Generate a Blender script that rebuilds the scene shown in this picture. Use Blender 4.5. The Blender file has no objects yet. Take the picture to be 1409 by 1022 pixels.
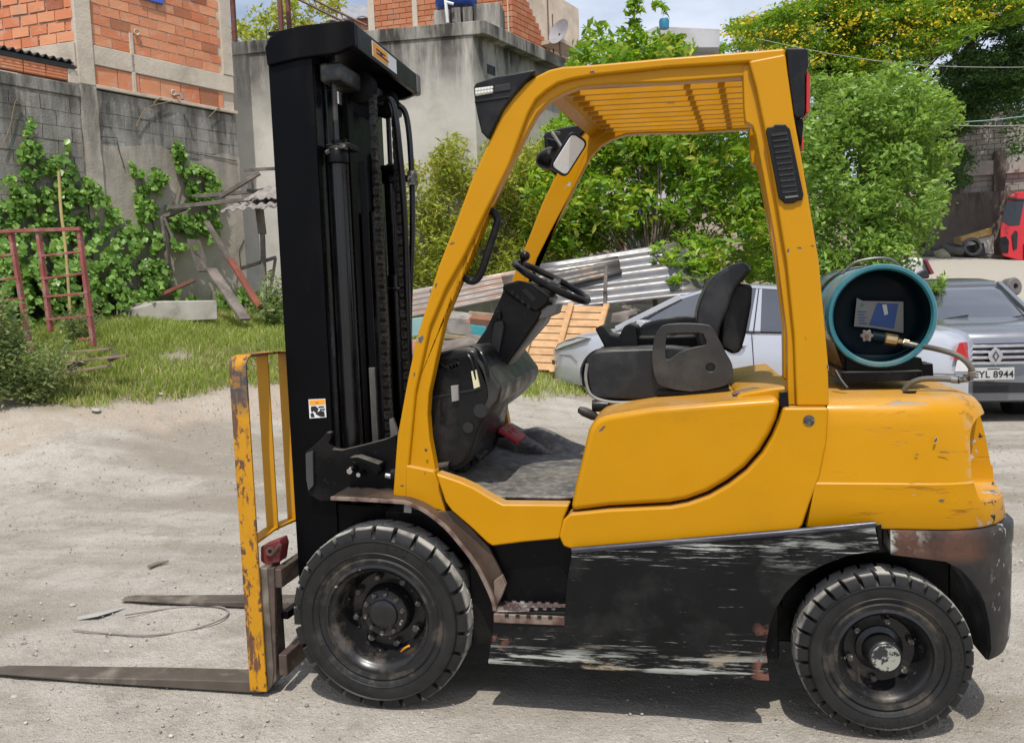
import bpy, bmesh, math, random
import numpy as np
from mathutils import Vector, Matrix, noise as mnoise
random.seed(7); rng = np.random.default_rng(11)
scn = bpy.context.scene
# ------------------------------------------------------------------ camera, sky, sun, exposure
CAM = Vector((1.09645, -2.77502, 1.47469)); YAW, PITCH, ROLL, FPX = 0.20246, 0.08552, -0.03665, 1150.0
_fwd = Vector((-math.sin(YAW)*math.cos(PITCH), math.cos(YAW)*math.cos(PITCH), -math.sin(PITCH)))
_r0 = Vector((math.cos(YAW), math.sin(YAW), 0)); _u0 = _r0.cross(_fwd)
RT = _r0*math.cos(ROLL) + _u0*math.sin(ROLL); UP = -_r0*math.sin(ROLL) + _u0*math.cos(ROLL); FW = _fwd
cd = bpy.data.cameras.new('camera'); cam = bpy.data.objects.new('camera', cd); scn.collection.objects.link(cam)
cd.sensor_fit = 'HORIZONTAL'; cd.sensor_width = 36; cd.lens = 36*FPX/1409; cd.clip_start = .05; cd.clip_end = 2000
cam.matrix_world = Matrix(((RT.x, UP.x, -FW.x, CAM.x), (RT.y, UP.y, -FW.y, CAM.y), (RT.z, UP.z, -FW.z, CAM.z), (0, 0, 0, 1)))
scn.camera = cam
SUNDIR = Vector((0.08, -0.50, 1.0)).normalized()      # towards the sun
w = bpy.data.worlds.new('World'); scn.world = w; w.use_nodes = True
nt = w.node_tree; nt.nodes.clear()
sky = nt.nodes.new('ShaderNodeTexSky'); sky.sky_type = 'NISHITA'; sky.sun_disc = False
sky.sun_elevation = math.asin(SUNDIR.z); sky.sun_rotation = math.atan2(SUNDIR.x, SUNDIR.y)
sky.air_density = 1.0; sky.dust_density = 2.2; sky.ozone_density = 1.0
tc = nt.nodes.new('ShaderNodeTexCoord'); mp = nt.nodes.new('ShaderNodeMapping'); mp.inputs['Scale'].default_value = (1, 1, 2.6)
cn = nt.nodes.new('ShaderNodeTexNoise'); cn.inputs['Scale'].default_value = 2.3; cn.inputs['Detail'].default_value = 7; cn.inputs['Roughness'].default_value = .55
cr = nt.nodes.new('ShaderNodeMapRange'); cr.inputs[1].default_value = .40; cr.inputs[2].default_value = .72; cr.inputs[3].default_value = .15; cr.inputs[4].default_value = .9
mx = nt.nodes.new('ShaderNodeMix'); mx.data_type = 'RGBA'; mx.inputs[7].default_value = (8.2, 8.7, 9.8, 1)
bg = nt.nodes.new('ShaderNodeBackground'); bg.inputs['Strength'].default_value = .12; ow = nt.nodes.new('ShaderNodeOutputWorld')
L = nt.links.new
L(tc.outputs['Generated'], mp.inputs[0]); L(mp.outputs[0], cn.inputs[0]); L(cn.outputs[0], cr.inputs[0]); L(cr.outputs[0], mx.inputs[0])
L(sky.outputs[0], mx.inputs[6]); L(mx.outputs[2], bg.inputs[0]); L(bg.outputs[0], ow.inputs[0])
sd = bpy.data.lights.new('sun', 'SUN'); sd.energy = 3.8; sd.angle = math.radians(.55); sd.color = (1, .955, .88)
so = bpy.data.objects.new('sun', sd); scn.collection.objects.link(so); so.rotation_euler = SUNDIR.to_track_quat('Z', 'Y').to_euler()
scn.view_settings.view_transform = 'Standard'; scn.view_settings.look = 'None'; scn.view_settings.gamma = 1
scn.view_settings.exposure = 0.08; scn.view_settings.use_curve_mapping = False
scn.cycles.max_bounces = 7; scn.cycles.transparent_max_bounces = 12; scn.cycles.diffuse_bounces = 4
# ------------------------------------------------------------------ geometry of the survey: a sight line met with a known plane
def ray(px, py): return FW + RT*((px-704.5)/FPX) - UP*((py-511)/FPX)
def aY(px, py, y): d = ray(px, py); return CAM + d*((y-CAM.y)/d.y)
def aX(px, py, x): d = ray(px, py); return CAM + d*((x-CAM.x)/d.x)
def aZ(px, py, z): d = ray(px, py); return CAM + d*((z-CAM.z)/d.z)
def aD(px, py, D): return CAM + ray(px, py)*D
def aP(px, py, o, n): d = ray(px, py); return CAM + d*((o-CAM).dot(n)/d.dot(n))
# ------------------------------------------------------------------ mesh helpers
def link(o, parent=None):
    scn.collection.objects.link(o)
    if parent is not None:
        o.parent = parent
        pm = Matrix.Identity(4); q = parent
        chain = []
        while q is not None: chain.append(q); q = q.parent
        for q in reversed(chain): pm = pm @ q.matrix_parent_inverse @ q.matrix_basis
        o.matrix_parent_inverse = pm.inverted()
    return o
def tag(o, label=None, cat=None, group=None, kind=None):
    if label: o['label'] = label
    if cat: o['category'] = cat
    if group: o['group'] = group
    if kind: o['kind'] = kind
    return o
def empty(name, loc, label=None, cat=None, group=None, rz=0):
    o = bpy.data.objects.new(name, None); o.location = loc; o.rotation_euler = (0, 0, rz); o.empty_display_size = .1; scn.collection.objects.link(o)
    return tag(o, label, cat, group)
class MB:
    def __init__(s): s.v = []; s.f = []
    def add(s, vs, fs):
        b = len(s.v); s.v += [tuple(v) for v in vs]; s.f += [tuple(i+b for i in f) for f in fs]; return s
    def box(s, c, d, M=None):
        vs = [Vector(((i & 1)-.5, ((i >> 1) & 1)-.5, ((i >> 2) & 1)-.5)) for i in range(8)]
        vs = [Vector((v.x*d[0], v.y*d[1], v.z*d[2])) for v in vs]
        if M is not None: vs = [M @ v for v in vs]
        c = Vector(c); return s.add([c+v for v in vs], [(0, 2, 3, 1), (4, 5, 7, 6), (0, 1, 5, 4), (2, 6, 7, 3), (0, 4, 6, 2), (1, 3, 7, 5)])
    def bar(s, a, b, w, h, up=(0, 0, 1)):
        a = Vector(a); b = Vector(b); d = b-a; z = d.normalized(); up = Vector(up)
        if abs(z.dot(up)) > .98: up = Vector((1, 0, 0))
        x = z.cross(up).normalized(); y = x.cross(z).normalized(); M = Matrix((x, z, y)).transposed()
        return s.box((a+b)/2, (w, d.length, h), M)
    def prism(s, pts, off):
        """pts: ring of 3D points (planar), off: extrusion vector"""
        n = len(pts); pts = [Vector(p) for p in pts]; off = Vector(off)
        return s.add(pts+[p+off for p in pts], [tuple(range(n-1, -1, -1)), tuple(range(n, 2*n))]+[(i, (i+1) % n, (i+1) % n+n, i+n) for i in range(n)])
    def loft(s, rings, cap=True, closed=True):
        n = len(rings[0]); b = []
        for r in rings: b += r
        fs = []
        for k in range(len(rings)-1):
            for i in range(n if closed else n-1): j = (i+1) % n; fs.append((k*n+i, k*n+j, (k+1)*n+j, (k+1)*n+i))
        if cap: fs += [tuple(range(n-1, -1, -1)), tuple((len(rings)-1)*n+i for i in range(n))]
        return s.add(b, fs)
    def tube(s, pts, r, n=10, cap=True):
        pts = [Vector(p) for p in pts]; R = r if hasattr(r, '__len__') else [r]*len(pts); rings = []; prev = None
        for i, p in enumerate(pts):
            t = (pts[min(i+1, len(pts)-1)]-pts[max(i-1, 0)]).normalized()
            if prev is None:
                a = Vector((0, 0, 1)) if abs(t.z) < .9 else Vector((1, 0, 0)); x = t.cross(a).normalized()
            else: x = (prev-t*prev.dot(t)).normalized()
            prev = x; y = t.cross(x)
            rings.append([p+(x*math.cos(2*math.pi*k/n)+y*math.sin(2*math.pi*k/n))*R[i] for k in range(n)])
        return s.loft(rings, cap)
    def lathe(s, prof, c, axis=(0, 1, 0), n=48, close=False, cap=True):
        """prof: (radius, offset along axis)"""
        ax = Vector(axis).normalized(); a = Vector((0, 0, 1)) if abs(ax.z) < .9 else Vector((1, 0, 0)); x = a.cross(ax).normalized(); y = ax.cross(x); c = Vector(c)
        rings = [[c+ax*o+(x*math.cos(2*math.pi*k/n)+y*math.sin(2*math.pi*k/n))*r for k in range(n)] for r, o in prof]
        if close: rings.append(rings[0])
        return s.loft(rings, cap=cap and not close)
    def build(s, name, m, parent=None, bevel=0, seg=2, smooth=40, kind=None, label=None):
        me = bpy.data.meshes.new(name); me.from_pydata(s.v, [], s.f); me.validate()
        bm = bmesh.new(); bm.from_mesh(me); bmesh.ops.recalc_face_normals(bm, faces=bm.faces); bm.to_mesh(me); bm.free()
        if m: me.materials.append(m)
        o = bpy.data.objects.new(name, me); link(o, parent)
        if smooth:
            me.shade_smooth(); me.set_sharp_from_angle(angle=math.radians(smooth))
        if bevel:
            md = o.modifiers.new('bevel', 'BEVEL'); md.width = bevel; md.segments = seg; md.limit_method = 'ANGLE'; md.angle_limit = math.radians(35); md.harden_normals = True
        if kind: o['kind'] = kind
        if label: o['label'] = label
        return o
def cat_rom(p, k=6, closed=False):
    p = [Vector(q) for q in p]; n = len(p); out = []
    for i in range(n if closed else n-1):
        g = lambda j: p[j % n] if closed else p[max(0, min(n-1, j))]
        a, b, c, d = g(i-1), g(i), g(i+1), g(i+2)
        for t in range(k):
            u = t/k; out.append(.5*((2*b)+(c-a)*u+(2*a-5*b+4*c-d)*u*u+(3*b-a-3*c+d)*u**3))
    if not closed: out.append(p[-1])
    return out
def copy_obj(o, parent=None, loc=None):
    c = o.copy(); scn.collection.objects.link(c)
    if parent is not None: c.parent = parent
    if loc is not None: c.location = loc
    return c
def bool_cut(o, cutters):
    for c in cutters:
        md = o.modifiers.new('cut', 'BOOLEAN'); md.operation = 'DIFFERENCE'; md.object = c; md.solver = 'EXACT'
    dg = bpy.context.evaluated_depsgraph_get(); me = bpy.data.meshes.new_from_object(o.evaluated_get(dg)); o.modifiers.clear(); o.data = me
    for c in cutters: bpy.data.objects.remove(c)
    me.set_sharp_from_angle(angle=math.radians(38))
    return o
# ------------------------------------------------------------------ materials
class NT:
    def __init__(s, name):
        s.m = bpy.data.materials.new(name); s.m.use_nodes = True; s.t = s.m.node_tree; s.t.nodes.clear()
        s.out = s.t.nodes.new('ShaderNodeOutputMaterial'); s.tc = s.t.nodes.new('ShaderNodeTexCoord'); s.co = s.tc.outputs['Object']
    def n(s, ty, **k):
        nd = s.t.nodes.new(ty)
        for a, v in k.items(): setattr(nd, a, v)
        return nd
    def l(s, a, b): s.t.links.new(a, b)
    def noise(s, scale=5, detail=4, rough=.55, vec=None, st=(1, 1, 1), off=(0, 0, 0), dist=0):
        mp = s.n('ShaderNodeMapping'); mp.inputs['Scale'].default_value = st; mp.inputs['Location'].default_value = off; s.l(vec or s.co, mp.inputs[0])
        nd = s.n('ShaderNodeTexNoise'); nd.inputs['Scale'].default_value = scale; nd.inputs['Detail'].default_value = detail; nd.inputs['Roughness'].default_value = rough; nd.inputs['Distortion'].default_value = dist
        s.l(mp.outputs[0], nd.inputs[0]); return nd.outputs[0]
    def vor(s, scale=5, st=(1, 1, 1), feat='F1'):
        mp = s.n('ShaderNodeMapping'); mp.inputs['Scale'].default_value = st; s.l(s.co, mp.inputs[0])
        nd = s.n('ShaderNodeTexVoronoi', feature=feat); nd.inputs['Scale'].default_value = scale; s.l(mp.outputs[0], nd.inputs[0]); return nd
    def rng(s, v, a, b, c=0, d=1):
        nd = s.n('ShaderNodeMapRange'); nd.inputs[1].default_value = a; nd.inputs[2].default_value = b; nd.inputs[3].default_value = c; nd.inputs[4].default_value = d
        s.l(v, nd.inputs[0]); return nd.outputs[0]
    def math(s, op, a, b=0.0):
        nd = s.n('ShaderNodeMath', operation=op)
        for i, v in enumerate((a, b)):
            if isinstance(v, (int, float)): nd.inputs[i].default_value = v
            else: s.l(v, nd.inputs[i])
        return nd.outputs[0]
    def mix(s, f, a, b, bt='MIX'):
        nd = s.n('ShaderNodeMix', data_type='RGBA', blend_type=bt)
        for i, v in ((0, f), (6, a), (7, b)):
            if isinstance(v, (int, float)): nd.inputs[i].default_value = v
            elif isinstance(v, (tuple, list)): nd.inputs[i].default_value = (*v[:3], 1)
            else: s.l(v, nd.inputs[i])
        return nd.outputs[2]
    def xyz(s, vec=None):
        nd = s.n('ShaderNodeSeparateXYZ'); s.l(vec or s.co, nd.inputs[0]); return nd.outputs
    def fin(s, col, rough=.5, metal=0, bump=None, bs=.3, bd=.01, coat=0, spec=.5, trans=0):
        b = s.n('ShaderNodeBsdfPrincipled')
        for k, v in (('Base Color', col), ('Roughness', rough), ('Metallic', metal), ('Coat Weight', coat), ('Specular IOR Level', spec), ('Transmission Weight', trans)):
            if isinstance(v, (int, float)): b.inputs[k].default_value = v
            elif isinstance(v, (tuple, list)): b.inputs[k].default_value = (*v[:3], 1)
            else: s.l(v, b.inputs[k])
        if bump is not None:
            bp = s.n('ShaderNodeBump'); bp.inputs['Strength'].default_value = bs; bp.inputs['Distance'].default_value = bd; s.l(bump, bp.inputs['Height']); s.l(bp.outputs[0], b.inputs['Normal'])
        s.l(b.outputs[0], s.out.inputs[0]); return s.m
def pm(name, base, rough=.5, metal=0, var=.18, vs=3, bump=.15, bsc=60, bd=.002, dirt=None, chips=None, coat=0, spec=.5, rvar=.15, dust=0):
    """general weathered surface. dirt=(color, lo, hi, scale[, stretch]); chips=list of (color, lo, hi, scale, stretch[, (axis, a, b, c, d) band])"""
    s = NT(name); nz = s.noise(vs, 5)
    col = s.mix(s.rng(nz, .3, .7), tuple(c*(1-var) for c in base), tuple(min(1, c*(1+var)) for c in base))
    if dirt:
        f = s.rng(s.noise(dirt[3], 6, .62, st=dirt[4] if len(dirt) > 4 else (1, 1, 1), off=(3, 1, 7)), dirt[1], dirt[2]); col = s.mix(f, col, dirt[0])
    h = s.noise(bsc, 3); ro = s.rng(s.noise(vs*3.1, 4, off=(5, 5, 5)), .3, .7, max(.02, rough-rvar), min(1, rough+rvar))
    for c in chips or []:
        f = s.rng(s.noise(c[3], 7, .68, st=c[4], off=(1.7*c[3], 0, 2.2)), c[1], c[2])
        if len(c) > 5:
            ax, a, b, cc, d = c[5]; v = s.xyz()[ax]
            f = s.math('MULTIPLY', f, s.math('MULTIPLY', s.rng(v, a, b), s.rng(v, cc, d, 1, 0)))
        if len(c) > 6:
            ax, a, b, cc, d = c[6]; v = s.xyz()[ax]
            f = s.math('MULTIPLY', f, s.math('MULTIPLY', s.rng(v, a, b), s.rng(v, cc, d, 1, 0)))
        col = s.mix(f, col, c[0]); h = s.math('SUBTRACT', h, s.math('MULTIPLY', f, .8)); ro = s.math('MAXIMUM', ro, s.math('MULTIPLY', f, .65))
    if dust:      # settled dust lies on what faces up
        g = s.n('ShaderNodeNewGeometry'); nzz = s.xyz(g.outputs['Normal'])[2]; f = s.math('MULTIPLY', s.rng(nzz, .55, .98), s.rng(s.noise(7, 6, .65, off=(9, 2, 4)), .38, .68, .15*dust, dust)); col = s.mix(f, col, (.40, .36, .29)); ro = s.math('MAXIMUM', ro, s.math('MULTIPLY', f, .9))
        col = s.mix(s.rng(s.noise(95, 3, .6), .66, .74, 0, .35*dust), col, (.30, .25, .18))
    return s.fin(col, ro, metal, h, bump, bd, coat, spec)
YEL = (.50, .230, .0003)
PRIM = (.42, .43, .42); DK = (.03, .028, .026); RUST = (.13, .06, .035)
M = {}
yc = [(PRIM, .55, .562, 9, (1, 1, 1), (0, 1.96, 2.08, 2.6, 2.7)), (DK, .60, .612, 12, (1, 1, 1), (0, 1.96, 2.06, 2.6, 2.7)), ((.33, .135, .004), .60, .68, 13, (.3, 1, 2.2), (0, 1.55, 1.7, 2.6, 2.7)), (PRIM, .70, .712, 14, (1, 1, 1)), (DK, .715, .73, 22, (1.4, 1, .6)),
      ((.12, .25, .33), .60, .63, 9, (.5, 1, 3), (0, 1.66, 1.72, 1.86, 1.93), (2, 1.09, 1.11, 1.2, 1.3)), ((.33, .33, .30), .60, .66, 6, (.35, 1, 5), (2, .55, .6, .73, .76), (0, 1.5, 1.9, 2.6, 2.7))]
M['yellow'] = pm('yellow_paint', YEL, .31, var=.05, vs=2, bump=.5, bsc=3.2, bd=.006, dirt=((.30, .13, .01), .62, 1.0, 2.3, (1, 1, 1.6)), chips=yc, coat=.0, rvar=.08, spec=.26, dust=.38)
M['yellow_worn'] = pm('worn_yellow_paint', YEL, .45, var=.08, vs=4, bump=.2, bsc=50, bd=.002, dirt=((.25, .12, .02), .55, .8, 5),
    chips=[((.10, .05, .03), .54, .60, 5, (1, 1, .35), (0, -.57, -.555, -.2, -.1)), ((.12, .055, .03), .54, .58, 14, (1.6, 1, .35), (2, -.1, .0, 1.35, 1.4)), ((.10, .045, .025), .57, .60, 34, (1, 1, .6)), ((.05, .05, .055), .36, .46, 3, (1, 1, 1), (2, 1.07, 1.18, 1.285, 1.30))])
M['yellow_slat'] = pm('yellow_bar_paint', YEL, .42, var=.07, vs=4, bump=.15, bsc=50, bd=.001, chips=[(RUST, .64, .68, 9, (1, 1, .6))])
M['black'] = pm('black_paint', (.003, .003, .004), .34, spec=.16, var=.2, bump=.1, bsc=25, bd=.001, dirt=((.022, .02, .018), .52, .85, 4), rvar=.1, dust=.35)
M['mast'] = pm('greasy_black_steel', (.0022, .0022, .003), .36, spec=.10, var=.2, bump=.12, bsc=18, bd=.002, dirt=((.018, .016, .015), .55, .9, 3, (1, 1, .2)), chips=[((.22, .2, .17), .72, .74, 12, (1, 1, .3)), ((.35, .24, .05), .60, .64, 14, (1, 1, .5), (0, -.5, -.45, -.385, -.38), (2, .8, 1.1, 1.4, 1.5))], rvar=.12)
SC = (.36, .37, .34)
M['gloss'] = pm('oiled_black_steel', (.004, .004, .005), .27, spec=.55, var=.2, bump=.1, bsc=20, bd=.001, dirt=((.05, .045, .04), .56, .8, 6, (1, 1, .15)))
M['skirt'] = pm('scraped_black_paint', (.006, .0065, .007), .40, spec=.2, var=.25, bump=.3, bsc=40, bd=.002, dirt=((.03, .03, .029), .5, .8, 5),
    chips=[(SC, .50, .57, 12, (.3, 1, 4), (2, .18, .21, .235, .285)), ((.30, .24, .17), .56, .62, 7, (.6, 1, 3), (2, .18, .20, .25, .29)), ((.22, .22, .20), .60, .62, 17, (.3, 1, 6), (2, .19, .22, .29, .36)), (SC, .56, .60, 11, (.3, 1, 6), (2, .575, .61, .66, .69)), (SC, .61, .63, 24, (.25, 1, 7), (2, .54, .60, .68, .72)), ((.30, .31, .29), .655, .67, 19, (.2, 1, 7)), ((.28, .29, .27), .67, .685, 33, (.25, 1, 5)), ((.32, .33, .31), .50, .60, 5, (.5, 1, 3), (0, 1.33, 1.42, 1.8, 1.9), (2, .55, .6, .72, .75)),
           (SC, .74, .75, 22, (1, 1, .25)), ((.16, .07, .05), .52, .58, 9, (1, 1, 1), (0, .3, .37, .44, .5)), ((.16, .07, .05), .50, .56, 12, (1, 1, 1), (0, 1.3, 1.325, 1.4, 1.45), (2, .1, .15, .33, .4))])
M['bumper'] = pm('scraped_bumper', (.02, .019, .018), .42, spec=.35, var=.3, bump=.35, bsc=30, bd=.003, dirt=((.07, .05, .04), .5, .75, 5),
    chips=[((.40, .39, .35), .48, .52, 9, (1, 1, 1), (0, 1.60, 1.70, 1.80, 1.86), (2, .62, .64, .69, .70)), ((.095, .045, .03), .30, .55, 6, (1, 1, 1), (0, 1.74, 1.76, 1.98, 2.06), (2, .585, .62, .7, .72)), (SC, .54, .56, 12, (1, 1, .5), (0, 2.04, 2.10, 2.6, 2.7))])
s = NT('tyre_rubber'); at_ = s.n('ShaderNodeAttribute', attribute_name='dust'); dx = s.xyz(at_.outputs['Color']); nz = s.noise(9, 6, .65); nf = s.noise(60, 4)
col = s.mix(s.rng(nz, .35, .7), (.009, .009, .0095), (.020, .0195, .019)); col = s.mix(s.math('MULTIPLY', dx[1], s.rng(nz, .5, .66, 0, .65)), col, (.13, .11, .08)); col = s.mix(s.math('MULTIPLY', dx[0], s.rng(s.noise(14, 5), .3, .55, .35, 1)), col, (.46, .44, .40))
M['rubber'] = s.fin(col, s.rng(nz, .3, .7, .42, .6), 0, s.math('ADD', nf, nz), .3, .002, spec=.35)
M['rim'] = pm('black_rim', (.012, .012, .013), .28, bump=.15, bsc=40, bd=.002, dirt=((.10, .08, .06), .55, .75, 9), chips=[((.35, .33, .28), .66, .68, 30, (1, 1, 1))])
M['hubcap'] = pm('worn_hub', (.30, .31, .26), .5, bump=.4, bsc=60, bd=.002, chips=[((.02, .02, .02), .52, .54, 26, (1, 1, 1))])
M['nut'] = pm('nut', (.09, .085, .08), .4, metal=.6, chips=[((.4, .37, .32), .56, .6, 60, (1, 1, 1))])
M['seat'] = pm('seat_vinyl', (.007, .008, .010), .36, var=.2, bump=.3, bsc=220, bd=.0012, dirt=((.06, .06, .06), .55, .9, 5), chips=[((.3, .3, .28), .73, .75, 30, (.6, 1, 2))], rvar=.08, dust=.35)
M['plastic'] = pm('worn_grey_plastic', (.020, .019, .018), .42, var=.3, bump=.25, bsc=90, bd=.001, dirt=((.05, .047, .042), .48, .72, 7), dust=.3)
M['dplastic'] = pm('black_plastic', (.006, .006, .007), .36, spec=.28, var=.2, bump=.2, bsc=150, bd=.0008, dirt=((.035, .033, .03), .52, .85, 6), dust=.35)
M['lplastic'] = pm('pale_grey_plastic', (.24, .235, .22), .5, dirt=((.1, .09, .08), .5, .8, 9))
M['mat'] = pm('rubber_mat', (.055, .055, .058), .55, var=.25, vs=9, bump=.8, bsc=75, bd=.005, dirt=((.19, .185, .175), .48, .66, 22), dust=.35)
M['rustst'] = pm('rusty_steel', (.085, .06, .048), .55, metal=.2, var=.3, vs=8, bump=.4, bsc=45, bd=.003, dirt=((.2, .17, .14), .5, .7, 7, (1, 1, 1)))
M['fork'] = pm('worn_fork_steel', (.115, .095, .078), .45, metal=.35, var=.25, vs=6, bump=.3, bsc=30, bd=.002, dirt=((.33, .29, .24), .5, .75, 6))
M['step'] = pm('worn_step', (.12, .085, .08), .5, metal=.3, var=.3, bump=.3, dirt=((.28, .26, .24), .48, .6, 14))
M['fender'] = pm('worn_brown_black', (.03, .024, .02), .42, bump=.2, dirt=((.12, .075, .05), .5, .7, 3))
M['lip'] = pm('rusty_lip', (.20, .15, .12), .5, bump=.3, dirt=((.08, .04, .03), .45, .6, 14))
M['red'] = pm('red_rubber', (.32, .012, .022), .45, bump=.2, bsc=90)
M['redp'] = pm('dirty_red_paint', (.17, .025, .025), .5, dirt=((.05, .04, .04), .5, .65, 14))
M['chrome'] = pm('bright_steel', (.6, .6, .6), .22, metal=1, bump=.05)
M['grsteel'] = pm('greasy_grey_steel', (.17, .165, .15), .42, metal=.5, var=.2, dirt=((.06, .06, .055), .45, .7, 12, (1, 1, .2)))
M['glass_clear'] = NT('lens').fin((.75, .76, .7), .12, 0, coat=1)
M['mirror'] = pm('mirror_face', (.8, .8, .8), .18, metal=.35, var=.05)
M['tank'] = pm('teal_paint', (.025, .15, .19), .3, var=.12, bump=.15, bsc=40, dirt=((.16, .2, .19), .5, .8, 6), coat=.2, dust=.35)
M['tank_shade'] = pm('shaded_teal_paint', (.0015, .010, .016), .45, spec=.12, var=.2, bump=.15)  # the bottle's teal with the shade inside the collar painted in
M['brass'] = pm('brass', (.5, .38, .2), .35, metal=.9, dirt=((.1, .09, .06), .5, .7, 30))
M['hose'] = pm('hose_rubber', (.12, .11, .09), .6, bump=.3, bsc=120)
M['white'] = pm('white_print', (.7, .7, .68), .5, var=.08)
M['orange'] = pm('orange_print', (.8, .32, .02), .5, var=.08)
M['blue'] = pm('blue_print', (.03, .09, .3), .5, var=.08)
M['ink'] = pm('black_print', (.01, .01, .01), .5)
M['redlens'] = pm('red_lens', (.45, .02, .02), .15, var=.05)
# ================================================================== THE SETTING
def proj_np(P):
    d = P-np.array(CAM); z = d@np.array(FW); return np.stack([704.5+FPX*(d@np.array(RT))/z, 511-FPX*(d@np.array(UP))/z], 1)
def inpoly(p, poly):
    x, y = p[:, 0], p[:, 1]; c = np.zeros(len(x), bool); n = len(poly); j = n-1
    for i in range(n):
        xi, yi = poly[i]; xj, yj = poly[j]
        c ^= ((yi > y) != (yj > y)) & (x < (xj-xi)*(y-yi)/((yj-yi) or 1e-9)+xi); j = i
    return c
ctl = [(0, 568, 8.2), (80, 562, 8.3), (150, 552, 8.6), (230, 545, 8.8), (300, 536, 9.1), (380, 528, 9.6), (0, 640, 7.3), (150, 640, 7.3), (300, 640, 7.3), (0, 500, 9.2), (130, 490, 9.6), (250, 480, 10.2), (390, 470, 11.0),
       (0, 450, 10.6), (120, 438, 11.8), (230, 432, 12.6), (330, 432, 13.3), (400, 436, 13.3), (560, 440, 14.5), (640, 470, 12.6), (740, 470, 14.), (560, 480, 11.8),
       (1340, 385, 20), (1409, 386, 19), (1290, 352, 31), (1409, 360, 31), (1290, 346, 34), (1409, 344, 34), (1150, 400, 20), (1000, 400, 20), (800, 410, 18)]
K = [aD(*c) for c in ctl]; K = [(p.x, p.y, p.z) for p in K]
for x in (-5.5, -3, -1, 1, 3, 5.5): 
    for y in (-6, -3, -1, 1.5, 3.2): K.append((x, y, 0))
for p in ((-3.2, 4.0, .05), (-.5, 5.2, .05), (1, 6.2, .03), (2.5, 7.5, .0), (5, 7, -.02), (4, 5, 0), (6.5, 7.5, 0), (4.5, 9.5, .03), (8, 6, 0), (6, 10, .12), (9, 12, .3), (1.0, 8.5, .12), (20, 5, .0), (-12, 2, .8), (-14, -6, .4), (-12, 9, 1.6), (-8, 13, 1.7), (0, 22, 1.9), (-20, 20, 2), (30, 40, 3.2), (0, 45, 3), (-30, 40, 3), (40, 10, 1), (0, -20, 0), (20, -20, 0), (-20, -20, .3), (15, 38, 2.9)): K.append(p)
K = np.array(K); dK = np.linalg.norm(K[:, None, :2]-K[None, :, :2], axis=2)
Aq = np.block([[dK+np.eye(len(K))*-.15, np.c_[np.ones(len(K)), K[:, :2]]], [np.c_[np.ones(len(K)), K[:, :2]].T, np.zeros((3, 3))]])
wq = np.linalg.solve(Aq, np.r_[K[:, 2], 0, 0, 0])
def terr(x, y):
    x = np.atleast_1d(np.asarray(x, float)); y = np.atleast_1d(np.asarray(y, float)); out = np.empty(len(x))
    for a in range(0, len(x), 20000):
        xs, ys = x[a:a+20000], y[a:a+20000]; r = np.hypot(xs[:, None]-K[None, :, 0], ys[:, None]-K[None, :, 1])
        h = r@wq[:len(K)]+wq[len(K)]+wq[len(K)+1]*xs+wq[len(K)+2]*ys
        flat = np.clip((np.maximum(np.abs(xs-.8)-3.4, 0)**2+np.maximum(np.abs(ys-.3)-1.6, 0)**2)**.5/1.2, 0, 1); flat = flat*flat*(3-2*flat)
        far = np.clip((np.hypot(xs, ys)-45)/60, 0, 1); h = h*(1-far)+2.5*far*(ys > 0)
        out[a:a+20000] = h*flat
    return out
def tz(x, y): return float(terr([x], [y])[0])
def ground_at(px, py):      # where a sight line meets the ground
    d = ray(px, py); t = 2.0
    while t < 80:
        p = CAM+d*t
        if p.z < tz(p.x, p.y): return p
        t += .05
    return CAM+d*t
GRASS = [(-60, 590), (0, 566), (60, 560), (150, 552), (240, 545), (300, 533), (400, 520), (480, 505), (640, 490), (700, 470), (700, 430), (560, 425), (400, 425), (-60, 430)]
xs = np.unique(np.r_[np.linspace(-300, -20, 25), np.linspace(-20, -6, 50), np.arange(-6, 4.2, .035), np.linspace(4.2, 20, 60), np.linspace(20, 300, 25)])
ys = np.unique(np.r_[np.linspace(-60, -1.6, 25), np.arange(-1.6, 7, .035), np.linspace(7, 40, 90), np.linspace(40, 400, 25)])
X, Y = np.meshgrid(xs, ys, indexing='ij'); xf, yf = X.ravel(), Y.ravel(); Z = terr(xf, yf)
def fbm(x, y, s, seed=0): return np.array([mnoise.noise(Vector((a*s, b*s, seed))) for a, b in zip(x, y)])
near = (xf > -7) & (xf < 5) & (yf > -2) & (yf < 9)
zn = np.zeros(len(xf)); xn, yn = xf[near], yf[near]
lf = fbm(xn, yn, .8, 3); dent = .005*fbm(xn*.35, yn*1.9, 1.0, 17)+.012*lf+.011*fbm(xn, yn, 2.6, 7)+.006*fbm(xn, yn, 8, 1)+.0035*fbm(xn, yn, 21, 2)
edge = np.clip(np.minimum.reduce([xn+7, 5-xn, yn+2, 9-yn])/.8, 0, 1)
wheelpad = np.clip((np.minimum.reduce([np.hypot(xn-a, yn-b) for a, b in ((0, .1), (1.725, .1), (0, 1.04), (1.725, 1.04), (-.6, .1), (-.6, .95), (-1.2, .1), (-1.2, .95))])-.15)/.5, 0, 1)
zn[near] = (dent-.012)*edge*(.25+.75*wheelpad)-.003; Z = Z+zn
nx, ny = len(xs), len(ys); idx = np.arange(nx*ny).reshape(nx, ny)
F = np.stack([idx[:-1, :-1], idx[1:, :-1], idx[1:, 1:], idx[:-1, 1:]], -1).reshape(-1, 4)
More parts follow.
